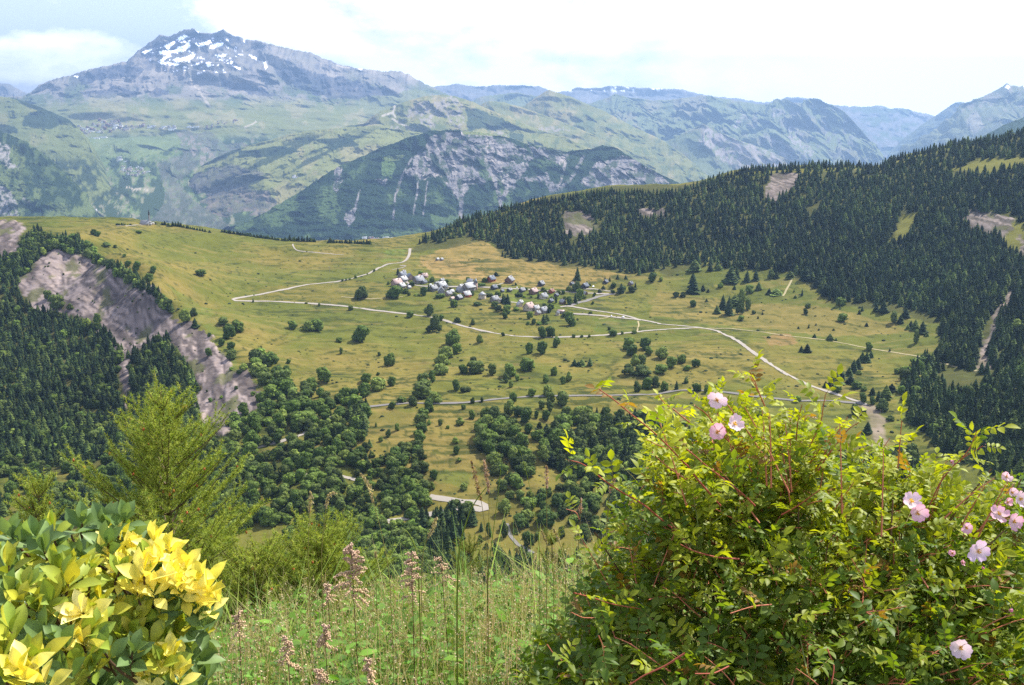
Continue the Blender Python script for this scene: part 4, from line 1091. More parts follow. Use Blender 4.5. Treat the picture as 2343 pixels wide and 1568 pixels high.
VT = [(V1, (380, 228, 80, 130, 'c')), (V1, (290, 735, 330, 220)), (V1, (545, 645, 110, 110)), (V1, (690, 495, 100, 110)), (V1, (950, 695, 130, 170)), (V1, (1060, 605, 70, 160, 'c')), (V1, (1620, 945, 130, 160)), (V1, (1320, 740, 190, 95)), (V1, (1450, 455, 90, 110)),
 (V1, (1140, 395, 110, 120)), (V1, (880, 245, 110, 100)), (V1, (1940, 400, 100, 120)), (V1, (2020, 685, 110, 90)), (V1, (1640, 735, 130, 110)), (V1, (1800, 765, 90, 95)), (V1, (170, 445, 60, 70)), (V1, (800, 695, 130, 50)), (V1, (1330, 1235, 120, 120)), (V1, (1690, 1285, 130, 110)),
 (V1, (2030, 1315, 70, 110)), (V1, (620, 700, 70, 80)), (V1, (440, 560, 70, 60)), (V1, (1540, 590, 90, 70)), (V1, (2150, 900, 200, 60)),
 (V2, (180, 385, 120, 90)), (V2, (440, 265, 100, 90, 'c')), (V2, (510, 525, 90, 70)), (V2, (300, 705, 200, 60)), (V2, (480, 705, 120, 110)), (V2, (600, 855, 70, 190, 'c')), (V2, (640, 875, 70, 180, 'c')), (V2, (700, 885, 90, 210, 'c')), (V2, (410, 965, 130, 150)), (V2, (500, 1045, 150, 140)),
 (V2, (680, 1085, 150, 170)), (V2, (640, 1205, 110, 150)), (V2, (880, 465, 50, 60)), (V2, (1480, 575, 90, 70)), (V2, (1540, 645, 90, 80)), (V2, (1380, 745, 60, 150, 'c')), (V2, (940, 725, 150, 90)), (V2, (1060, 745, 70, 60)), (V2, (1100, 575, 70, 60)), (V2, (1830, 645, 80, 80)),
 (V2, (1930, 655, 70, 90)), (V2, (2060, 605, 120, 120)), (V2, (2230, 605, 180, 190)), (V2, (1770, 855, 60, 140)), (V2, (1690, 785, 80, 80)), (V2, (1520, 945, 110, 90)), (V2, (1650, 985, 150, 120)), (V2, (1620, 1065, 110, 130)), (V2, (2070, 895, 140, 160)), (V2, (2200, 865, 100, 210, 'c')),
 (V2, (2290, 805, 130, 240)), (V2, (1960, 795, 70, 90)), (V2, (900, 1025, 130, 80)), (V2, (1190, 1215, 120, 160)), (V2, (1270, 1325, 100, 130)), (V2, (1150, 1335, 80, 70)), (V2, (1500, 1315, 110, 190, 'c')), (V2, (1570, 1265, 90, 150, 'c')), (V2, (1400, 1335, 110, 70)), (V2, (1980, 1165, 150, 110)),
 (V2, (2090, 1365, 230, 260)), (V2, (2250, 1233, 40, 35)), (V2, (780, 1472, 60, 30)), (V2, (980, 1222, 60, 40)), (V2, (100, 480, 180, 60)), (V2, (1220, 745, 50, 60)),
 (V3, (1100, 335, 30, 60, 'c')), (V3, (1205, 375, 40, 90, 'c')), (V3, (1380, 325, 60, 90, 'c')), (V3, (1560, 335, 60, 90, 'c')), (V3, (1680, 615, 160, 130)), (V3, (1770, 565, 60, 150, 'c')), (V3, (1460, 635, 150, 190, 'c')), (V3, (1280, 525, 130, 120)), (V3, (1060, 555, 60, 80, 'c')),
 (V3, (1270, 645, 80, 80)), (V3, (980, 635, 80, 80)), (V3, (700, 475, 60, 100, 'c')), (V3, (765, 475, 40, 60, 'c')), (V3, (630, 765, 100, 100)), (V3, (860, 705, 70, 80)), (V3, (780, 1095, 80, 55)), (V3, (830, 885, 60, 70)), (V3, (490, 1243, 50, 50)), (V3, (1400, 610, 80, 90)), (V3, (1520, 600, 90, 110))]
for P, t in VT:
    addl(P, 5.8575, [(t[0], t[1], t[2] * 1.25, t[3] * 1.2) + tuple(t[4:])])
# rows of small conifers on the skyline of the meadow
for (x, y, wd, ht) in [(190, 427, 30, 45), (215, 428, 40, 50), (240, 428, 35, 50), (285, 427, 40, 55), (315, 427, 40, 45), (340, 424, 30, 35), (440, 420, 40, 28), (885, 408, 35, 40), (1000, 418, 60, 55), (1045, 422, 60, 80), (1110, 440, 60, 70), (1190, 443, 60, 90), (1240, 445, 55, 85), (1290, 450, 70, 100), (1335, 458, 60, 90), (1380, 468, 40, 60),
                       (1430, 482, 40, 75), (1460, 486, 40, 80), (1500, 494, 40, 55), (1540, 500, 40, 55), (1570, 508, 40, 50), (1620, 515, 50, 55), (1670, 525, 40, 65), (1715, 532, 45, 60), (1760, 545, 45, 60), (1840, 558, 50, 50)]:
    px, py = V7(x, y); add_tree('c', px, py + 1, wd / 7.747, ht / 7.747, 'x')
cr = [(505, 529), (640, 549), (760, 554), (850, 557), (935, 567)]
x = 508
while x < 850:
    if not (720 < x < 752):
        add_tree('c', x, float(np.interp(x, [c[0] for c in cr], [c[1] for c in cr])) + 2, 6 + 3 * random.random(), (7 + 6 * random.random()) * (1.0 if x > 660 else .8) * (1.3 if 660 < x < 720 else 1), 'x')
    x += 3.2 + 5 * random.random() ** 2

# dense stands
def fill(kind, poly, sx, sy, src, holes=(), dens=1.0, mixk=0.0, wr=None, hr=None):
    poly = np.array(poly, float)
    x0, y0 = poly.min(0); x1, y1 = poly.max(0)
    ys = np.arange(y0, y1, sy); k = 0
    P = []
    for j, yy in enumerate(ys):
        for xx in np.arange(x0 + (j % 2) * sx / 2, x1, sx):
            P.append((xx + rng.normal() * sx * .35, yy + rng.normal() * sy * .4))
    P = np.array(P)
    ok = inpoly(P[:, 0] + 8 * fbm(P[:, 0] / 20, P[:, 1] / 20, 3, 7), P[:, 1] + 6 * fbm(P[:, 0] / 20, P[:, 1] / 20, 3, 9), poly)
    for h_ in holes:
        ok &= ~inpoly(P[:, 0] + 6 * fbm(P[:, 0] / 12, P[:, 1] / 12, 3, 17), P[:, 1], h_)
    ok &= rng.random(len(P)) < dens
    for xx, yy in P[ok]:
        kk = kind if rng.random() > mixk else ('b' if kind == 'c' else 'c')
        if wr: 
            w_ = rng.uniform(*wr); add_tree(kk, xx, yy, w_ * (.55 if kk == 'c' else 1), w_ * rng.uniform(*hr), src)
        else: add_tree(kk, xx, yy, src=src)

holesR = [[(1290, 485), (1340, 488), (1370, 520), (1340, 545), (1285, 535)], [(1300, 545), (1340, 548), (1325, 560), (1300, 560)], [(1455, 478), (1525, 480), (1520, 500), (1460, 500)], [(1765, 395), (1830, 400), (1810, 430), (1770, 470), (1745, 445)], [(2210, 482), (2290, 490), (2335, 495), (2300, 540), (2215, 530)],
          [(2160, 392), (2250, 368), (2345, 362), (2345, 382), (2230, 400)], [(2290, 522), (2350, 505), (2350, 600), (2300, 570)], [(2060, 492), (2105, 482), (2080, 540), (2030, 560)], [(2340, 640), (2290, 720), (2262, 800), (2262, 850), (2230, 850), (2245, 760), (2330, 640)], [(1840, 478), (1880, 470), (1850, 500)]]
fR = [(955, 560), (1010, 534), (1060, 508), (1150, 484), (1240, 466), (1400, 444), (1500, 448), (1560, 442), (1640, 412), (1720, 392), (1850, 384), (1950, 382), (2000, 390), (2060, 364), (2180, 334), (2260, 326), (2342, 308), (2420, 300), (2420, 700), (2342, 700), (2260, 860), (2180, 840), (2150, 825), (2155, 740), (2120, 715), (2040, 700), (1900, 690), (1860, 655), (1800, 622), (1640, 612), (1570, 604), (1462, 630), (1400, 622), (1300, 604), (1150, 592), (1145, 568), (1130, 552), (1060, 545), (1010, 556)]
fill('c', fR, 8.3, 6.0, 'right hill', holesR, 0.92, 0.0)
x = 960
ridge = [(955, 559), (1010, 532), (1060, 506), (1150, 482), (1240, 464), (1400, 442), (1500, 446), (1560, 440), (1640, 410), (1720, 390), (1850, 382), (1950, 380), (2000, 388), (2060, 362), (2180, 332), (2260, 324), (2342, 306), (2360, 303)]
while x < 2350:
    add_tree('c', x, float(np.interp(x, [c[0] for c in ridge], [c[1] for c in ridge])) + 2, src='right hill'); x += 3.5 + 5 * random.random()
fill('c', [(2270, 850), (2342, 700), (2400, 700), (2400, 1130), (2240, 1075), (2150, 1030), (2075, 960), (2085, 900), (2150, 880), (2200, 900), (2270, 880)], 11, 8, 'lower right', [], 0.95, .05)
fill('c', pl(Z6, (1500, 1090), (1560, 950), (1650, 905), (1795, 950), (1790, 1010), (1700, 1080), (1640, 1200), (1560, 1220), (1510, 1180)), 11, 9, 'lower right', [], 1, .15)
fill('c', [(1330, 940), (1400, 960), (1500, 960), (1600, 1010), (1700, 1060), (2100, 1040), (2100, 1100), (1500, 1110), (1320, 1060)], 13, 10, 'behind the roses', [], .8, .5)
lfp = [(-40, 625), (40, 600), (55, 700), (120, 722), (190, 738), (250, 770), (292, 815), (330, 790), (380, 775), (400, 800), (440, 860), (455, 925), (455, 985), (420, 1010), (250, 1050), (180, 1075), (60, 1060), (-40, 1050)]
fill('c', lfp, 10.5, 8, 'left slope', [[(275, 812), (292, 808), (302, 900), (288, 945), (272, 880)], [(150, 870), (165, 870), (160, 910), (148, 905)], [(180, 935), (230, 940), (220, 960), (180, 955)]], .95, .12)
fill('c', [(-30, 590), (40, 585), (60, 545), (80, 525), (120, 545), (175, 545), (240, 600), (300, 625), (400, 705), (395, 720), (330, 665), (290, 650), (230, 610), (190, 585), (110, 575), (80, 600), (50, 640), (-30, 640)], 8, 5.5, 'spur crest', [], 1, .35)
fill('b', [(-30, 1060), (60, 1070), (200, 1085), (260, 1055), (400, 1010), (470, 1000), (520, 1010), (560, 1100), (640, 1200), (500, 1230), (-30, 1200)], 17, 12, 'lower left', [[(0, 1140), (60, 1130), (90, 1160), (20, 1170)], [(90, 1095), (140, 1080), (150, 1110)]], .8, .15)
fill('b', [(600, 935), (680, 900), (700, 890), (790, 900), (835, 935), (838, 1000), (870, 1060), (885, 1150), (980, 1190), (1000, 1300), (880, 1360), (700, 1290), (640, 1210), (600, 1130), (520, 1060), (520, 960), (560, 945)], 17, 12, 'valley belt',
     [[(700, 985), (580, 1035), (590, 1045), (710, 1000)], [(640, 1120), (700, 1110), (690, 1130)], [(850, 1190), (910, 1185), (900, 1220), (840, 1230)], [(540, 1000), (600, 990), (560, 1030)], [(835, 1085), (880, 1100), (860, 1120)]], .78, .04, (18, 34), (.85, 1.15))
fill('c', [(800, 950), (838, 945), (842, 995), (800, 985)], 7, 7, 'spruce knot', [], 1, 0)
fill('b', [(888, 1050), (940, 1020), (975, 1060), (975, 1150), (960, 1180), (900, 1160), (885, 1100)], 17, 12, 'valley belt', [], .9, 0, (22, 36), (.85, 1.1))
fill('b', [(1100, 950), (1170, 960), (1200, 1010), (1222, 1060), (1222, 1110), (1150, 1115), (1100, 1040), (1090, 990)], 18, 13, 'centre grove', [], .85, 0, (22, 36), (.85, 1.1))
fill('b', [(1230, 990), (1290, 950), (1400, 970), (1500, 990), (1520, 1110), (1320, 1100), (1240, 1050)], 18, 13, 'shady wood', [], .9, .25, (22, 38), (.85, 1.2))
fill('b', [(1170, 1150), (1240, 1130), (1330, 1125), (1330, 1195), (1200, 1200)], 18, 13, 'shady wood', [], .7, .1, (20, 34), (.85, 1.2))
fill('c', [(960, 1190), (1070, 1180), (1090, 1200), (1040, 1260), (1000, 1280), (970, 1250)], 12, 9, 'low spruces', [], .8, .1)
fill('b', [(850, 1185), (960, 1200), (1000, 1290), (1090, 1345), (1000, 1420), (560, 1420), (600, 1270), (700, 1290)], 17, 12, 'valley belt', [], .9, .12, (20, 34), (.85, 1.15))
fill('b', [(1295, 1090), (1520, 1090), (1520, 1300), (1380, 1300), (1290, 1190)], 18, 13, 'shady wood', [], .75, .2, (20, 34), (.85, 1.2))
fill('b', [(1030, 1240), (1100, 1210), (1310, 1200), (1310, 1300), (1060, 1300)], 24, 18, 'low spruces', [], .18, .5, (14, 26), (.85, 1.2))
fill('c', [(1000, 1290), (1330, 1290), (1330, 1340), (1000, 1340)], 14, 10, 'low spruces', [], .7, .1)
fill('b', [(560, 810), (600, 800), (640, 860), (690, 900), (640, 910), (600, 880)], 18, 13, 'valley belt', [], .5, .05, (18, 32), (.8, 1.1))

# scattered scrub on the rock
for _ in range(190):
    a, b = rng.uniform(20, 620), rng.uniform(560, 1000)
    if inpoly(np.array(a), np.array(b), rock_poly): trees.append(None) if False else add_tree('b', a, b, rng.uniform(2.5, 6.5), rng.uniform(2.5, 6), 'rock scrub')

trees = [t for t in trees if t]
def big(t): return t[7] / t[4] * (0.55 if inpoly(np.array(t[1]), np.array(t[2]), [(1330, 1000), (1500, 950), (2100, 1000), (2342, 1080), (2342, 1600), (1200, 1600)]) else 1) * (1.8 if t[8] == 'x' else 1)
CELLS = [
 ('in the valley woods', [(440, 780), (700, 860), (840, 925), (980, 1170), (1010, 1380), (560, 1380), (440, 1100)]),
 ('on the meadow skyline', [(0, 490), (500, 500), (960, 540), (960, 580), (700, 566), (500, 548), (400, 528), (0, 530)]),
 ('on the high left meadow', [(0, 525), (400, 525), (960, 570), (520, 690), (600, 780), (420, 760)]),
 ('beside the upper road', [(520, 640), (880, 600), (880, 700), (520, 700)]),
 ('at the village left end', [(780, 600), (1080, 600), (1080, 700), (780, 700)]),
 ('amid the village houses', [(1080, 600), (1230, 600), (1230, 735), (1080, 735)]),
 ('among the village chalets', [(1230, 600), (1480, 600), (1480, 735), (1230, 735)]),
 ('on the meadow left of the gully', [(560, 690), (960, 690), (960, 925), (560, 925)]),
 ('in the gully below the village', [(940, 690), (1065, 700), (1065, 930), (940, 930)]),
 ('on the meadow below the village', [(1060, 700), (1340, 700), (1340, 918), (1060, 918)]),
 ('in the right hedges', [(1340, 690), (1640, 690), (1640, 930), (1340, 930)]),
 ('on the dry pasture', [(840, 915), (1130, 915), (1130, 1180), (840, 1180)]),
 ('in the grove by the pasture', [(1090, 900), (1300, 900), (1300, 1250), (1090, 1250)]),
 ('on the slope below the forest', [(1480, 600), (1780, 600), (1780, 760), (1480, 760)]),
 ('under the right forest edge', [(1780, 600), (2200, 600), (2200, 830), (1780, 830)]),
 ('by the gravel road junction', [(1640, 760), (2150, 760), (2150, 1010), (1640, 1010)]),
 ('in the wood behind the roses', [(1280, 900), (2160, 900), (2160, 1250), (1280, 1250)]),
]
FOREST = {'right hill': 'in the dark forest covering the right hill', 'lower right': 'in the near forest at the lower right', 'behind the roses': 'in the wood behind the roses', 'left slope': 'in the dark forest on the left slope',
          'spur crest': 'on the crest above the grey scree', 'lower left': 'in the wooded hollow at the lower left', 'valley belt': 'in the valley woods', 'spruce knot': 'in the tight knot left of the dry pasture',
          'centre grove': 'in the grove by the pasture', 'shady wood': 'in the shady wood left of the rose bush', 'low spruces': 'in the small stand below the hairpin', 'rock scrub': 'on the bare grey scree face'}
ORD = ['leftmost', 'second from left', 'third from left', 'fourth from left', 'fifth from left', 'sixth from left', 'seventh from left', 'eighth from left', 'ninth from left', 'tenth from left', 'eleventh from left', 'twelfth from left']
BANDS = {1: [''], 2: ['upper', 'lower'], 3: ['upper', 'middle', 'lower'], 4: ['topmost', 'upper', 'lower', 'lowest'], 5: ['topmost', 'upper', 'middle', 'lower', 'lowest'], 6: ['topmost', 'second', 'third', 'fourth', 'fifth', 'lowest']}
stuffV = {'c': [], 'b': []}
for kd, NAME, CAT, mc, mt, LIB in (('c', 'conifer_tree', 'conifer', me_con, me_ctr, CON), ('b', 'broadleaf_tree', 'tree', me_brd, me_btr, BRD)):
    T = [t for t in trees if t[0] == kd]
    T.sort(key=lambda t: -big(t))
    ind, rest = T[:295], T[295:]
    groups = {}
    for t in ind:
        if t[8] == 'x':
            ph = None
            for p_, poly in CELLS:
                if inpoly(np.array(t[1]), np.array(t[2]), poly): ph = p_; break
            key = ('x', ph or 'at the far edge of the pastures')
        else:
            key = ('s', FOREST[t[8]])
        groups.setdefault(key, []).append(t)
    for (typ, ph), lst in groups.items():
        noun = 'spruce' if kd == 'c' else 'leafy tree'
        if typ == 's':
            for t in lst:
                t_lab = ('dark pointed spruce standing %s' if kd == 'c' else 'dark green rounded tree standing %s') % ph
                if t[8] == 'rock scrub': t_lab = 'low dark shrub clinging on the bare grey scree face'
                place = (t, t_lab, ('spruces ' if kd == 'c' else 'leafy trees ') + ph)
                groups.setdefault('_', []).append(place) if False else None
                stuffV.setdefault('ind' + kd, []).append(place)
            continue
        lst.sort(key=lambda t: t[2])
        nb = min(6, max(1, math.ceil(len(lst) / 11)))
        per = math.ceil(len(lst) / nb)
        for b in range(nb):
            band = sorted(lst[b * per:(b + 1) * per], key=lambda t: t[1])
            bn = BANDS[nb][b]
            for i, t in enumerate(band):
                asp = t[6] / t[7]
                ad = 'slim' if asp < .55 else 'tall' if asp < .85 else 'round' if asp < 1.25 else 'low wide'
                if kd == 'c': ad = 'small' if t[7] < 8 else 'tall' if t[7] > 17 else 'pointed'
                lab = '%s %s %s%s, %s' % (ad, noun, ph, (', %s row' % bn) if bn else '', ORD[i] if i < 12 else 'rightmost')
                if len(band) == 1: lab = 'single %s %s %s' % (ad, noun, ph)
                if len(lab.replace(',', '').split()) > 15: print('LONG', lab)
                stuffV.setdefault('ind' + kd, []).append((t, lab, ('spruces ' if kd == 'c' else 'leafy trees ') + ph))
    for (t, lab, grp) in stuffV['ind' + kd]:
        e = bpy.data.objects.new(NAME, None)
        C.objects.link(e)
        e.location = (t[3], t[4], t[5] - .3)
        e.rotation_euler = (0, 0, random.random() * 6.28)
        wn = 0.36 if kd == 'c' else 0.88
        hs = t[7] * (1.0 if kd == 'c' else 1.12)
        e.scale = (t[6] / wn, t[6] / wn, hs)

        tag(e, lab, CAT, grp)
        dark = random.choice([0, 1, 2, 3, 5] if kd == 'c' else [0, 1, 2, 2, 3, 4, 6])
        if random.random() < (.12 if kd == 'c' else .1): dark = 4 if kd == 'c' else 5
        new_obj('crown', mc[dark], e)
        new_obj('trunk', mt, e)
    parts = []
    for vi in range(len(LIB)):
        V, F, K_ = LIB[vi]
        sub = [t for i, t in enumerate(rest) if (hash((i * 7919) % 1009) % len(LIB)) == vi]
        if not sub: continue
        n = len(sub)
        th = rng.random(n) * 6.28
        R = np.zeros((n, 3, 3)); R[:, 0, 0] = np.cos(th); R[:, 0, 1] = -np.sin(th); R[:, 1, 0] = np.sin(th); R[:, 1, 1] = np.cos(th); R[:, 2, 2] = 1
        wn = 0.36 if kd == 'c' else 0.88
        s = np.array([(t[6] / wn, t[6] / wn, t[7]) for t in sub])
        pos = np.array([(t[3], t[4], t[5] - .3) for t in sub])
        VV, FF_, _ = stamp(V, F, pos, R, s, np.ones((n, 3)))
        tv_ = (.55 + .9 * rng.random((n, 1)) ** 1.6) * (1 + .5 * fbm(pos[:, 0:1] / 90, pos[:, 1:2] / 90, 3, 61))
        KK = np.tile(K_, (n, 1)) * np.repeat(tv_, len(V), 0)
        parts.append((VV, FF_, KK))
    V, F, K_ = merge(parts)
    o = mesh_np('conifer_forest' if kd == 'c' else 'broadleaf_wood', V, fix_tris(F), m_ndl if kd == 'c' else m_leaf, K_)
    tag(o, 'dense dark spruce forest clothing the hillsides' if kd == 'c' else 'smaller leafy trees and thickets filling the valley woods', 'forest' if kd == 'c' else 'wood', kind='stuff')
    print('TREES', kd, len(T), len(ind), len(rest))

# low scrub dotted over the pastures: one mass
pos, s = [], []
for _ in range(2600):
    a, b = rng.uniform(250, 2150), rng.uniform(560, 1180)
    if fbm(np.array(a / 120), np.array(b / 40), 3, 55) < -0.02: continue
    q = gp(a, b)
    if q is None or q.y > 2050 or q.y < 700: continue
    if inpoly(np.array(a), np.array(b), rock_poly): continue
    pos.append(tuple(q)); s.append(rng.uniform(.6, 2.2) if rng.random() < .85 else rng.uniform(2, 4))
n = len(pos); pos = np.array(pos); s = np.array(s)
VV, FF_ = ICO1
th = rng.random(n) * 6.28
R = np.zeros((n, 3, 3)); R[:, 0, 0] = np.cos(th); R[:, 0, 1] = -np.sin(th); R[:, 1, 0] = np.sin(th); R[:, 1, 1] = np.cos(th); R[:, 2, 2] = 1
V, F, K_ = stamp(VV * (1 + .25 * rng.normal(size=VV.shape)), FF_, pos, R, np.stack([s * .8, s * .8, s * .55], -1), np.array([(.04, .06, .02)]) * rng.uniform(.7, 1.3, (n, 1)))
tag(mesh_np('scrub', V, F, m_leaf, K_), 'low dark juniper scrub dotted over the pastures', 'scrub', kind='stuff')
# ================================================================ BUILDINGS
def root_at(name, loc, label, cat, group=None, rotz=0.0):
    e = bpy.data.objects.new(name, None)
    C.objects.link(e)
    e.location = loc
    e.rotation_euler = (0, 0, rotz)
    tag(e, label, cat, group)
    return e

WALL = {k: mat_plain('wall ' + k, c, 0.9, 0.1, .25, .6) for k, c in dict(stone=(.16, .145, .125), cream=(.34, .29, .22), red=(.20, .055, .03), dark=(.045, .04, .04), brown=(.13, .075, .05), pink=(.25, .175, .14), grey=(.19, .185, .18)).items()}
ROOF = {k: mat_plain('roof ' + k, c, 0.45, 0.4, .12, .4) for k, c in dict(white=(.27, .265, .255), grey=(.18, .18, .18), slate=(.10, .11, .125), pink=(.30, .21, .18), rust=(.18, .09, .06)).items()}
m_glass = mat_plain('window glass', (.03, .04, .05), .15, .5, .1)
m_door = mat_plain('wooden door', (.09, .055, .035), .8, .1, .2)
m_chim = mat_plain('chimney masonry', (.22, .17, .14), .9, .1, .2)

BOXF = np.array([(0, 3, 2, 1), (4, 5, 6, 7), (0, 1, 5, 4), (1, 2, 6, 5), (2, 3, 7, 6), (3, 0, 4, 7)])
def box(x0, x1, y0, y1, z0, z1):
    return np.array([(x0, y0, z0), (x1, y0, z0), (x1, y1, z0), (x0, y1, z0), (x0, y0, z1), (x1, y0, z1), (x1, y1, z1), (x0, y1, z1)], float)
def bmesh_obj(name, boxes, mat, parent):
    V, F, _ = merge([(b, BOXF, (0, 0, 0)) for b in boxes])
    return mesh_np(name, V, F, mat, parent=parent)

def house(P, x, y, wpx, wall, roof, label, rot=-35, aspect=1.2, hk=.46, pitch=.82, hip=False, name='stone_house', group='houses of the village', cat='house', door=True, chim=True, nwin=3, k=5.8575):
    px, py = P(x, y)
    q = gp(px, py)
    if q is None or q.y > 2300: 
        print('no ground', label); return
    W = wpx / (k * 1.6533) * q.y / FPX * .90
    D = W * aspect
    H = max(2.4, W * hk)
    RH = W * .5 * pitch * 1.25
    e = root_at(name, (q.x, q.y + D * .4, q.z), label, cat, group, math.radians(rot + random.uniform(-6, 6)))
    w, d = W / 2, D / 2
    V = [(-w, -d, -3), (w, -d, -3), (w, d, -3), (-w, d, -3), (-w, -d, H), (w, -d, H), (w, d, H), (-w, d, H)]
    o = .09 * W
    t = .22
    if not hip:
        V += [(0, -d, H + RH), (0, d, H + RH)]
        mesh_np('wall', V, [np.array([(0, 1, 5, 4), (1, 2, 6, 5), (2, 3, 7, 6), (3, 0, 4, 7)]), np.array([(4, 5, 8), (6, 7, 9)])], WALL[wall], parent=e)
        s = RH / w
        RV, RF = [], []
        for sg in (-1, 1):
            b = len(RV)
            for yy in (-d - o, d + o):
                RV += [(sg * 0.0, yy, H + RH + .04), (sg * (w + o), yy, H - s * o + .04), (sg * (w + o), yy, H - s * o + .04 + t), (0, yy, H + RH + .04 + t)]
            RF += [(b, b + 1, b + 2, b + 3), (b + 7, b + 6, b + 5, b + 4), (b + 3, b + 2, b + 6, b + 7), (b, b + 4, b + 5, b + 1), (b + 1, b + 5, b + 6, b + 2)]
        r = mesh_np('roof', RV, np.array(RF), ROOF[roof], parent=e)
    else:
        mesh_np('wall', V, np.array([(0, 1, 5, 4), (1, 2, 6, 5), (2, 3, 7, 6), (3, 0, 4, 7)]), WALL[wall], parent=e)
        RV = [(-w - o, -d - o, H), (w + o, -d - o, H), (w + o, d + o, H), (-w - o, d + o, H), (0, -d * .25, H + RH * 1.1), (0, d * .25, H + RH * 1.1)]
        r = mesh_np('roof', RV, [np.array([(1, 2, 5, 4), (3, 0, 4, 5), (0, 3, 2, 1)]), np.array([(0, 1, 4), (2, 3, 5)])], ROOF[roof], parent=e)
    if chim:
        cx, cyy = w * .35, d * .3
        bmesh_obj('chimney', [box(cx - .35, cx + .35, cyy - .35, cyy + .35, H + RH * .3, H + RH * 1.12 + .6), box(cx - .45, cx + .45, cyy - .45, cyy + .45, H + RH * 1.12 + .6, H + RH * 1.12 + .75)], m_chim, r)
    ww = .075 * W + .2
    for i in range(nwin):
        if i < 2:
            cx = (-.5 + i) * w * .9
            bmesh_obj('window', [box(cx - ww / 2, cx + ww / 2, -d - .05, -d + .05, H * .55, H * .55 + ww * 1.3)], m_glass, e)
        else:
            cyy = (-.4 + (i - 2) * .7) * d
            bmesh_obj('window', [box(w - .05, w + .05, cyy - ww / 2, cyy + ww / 2, H * .45, H * .45 + ww * 1.3)], m_glass, e)
    if door:
        bmesh_obj('door', [box(w - .05, w + .06, d * .15, d * .15 + 1.1, 0, 2.1)], m_door, e)
    return e

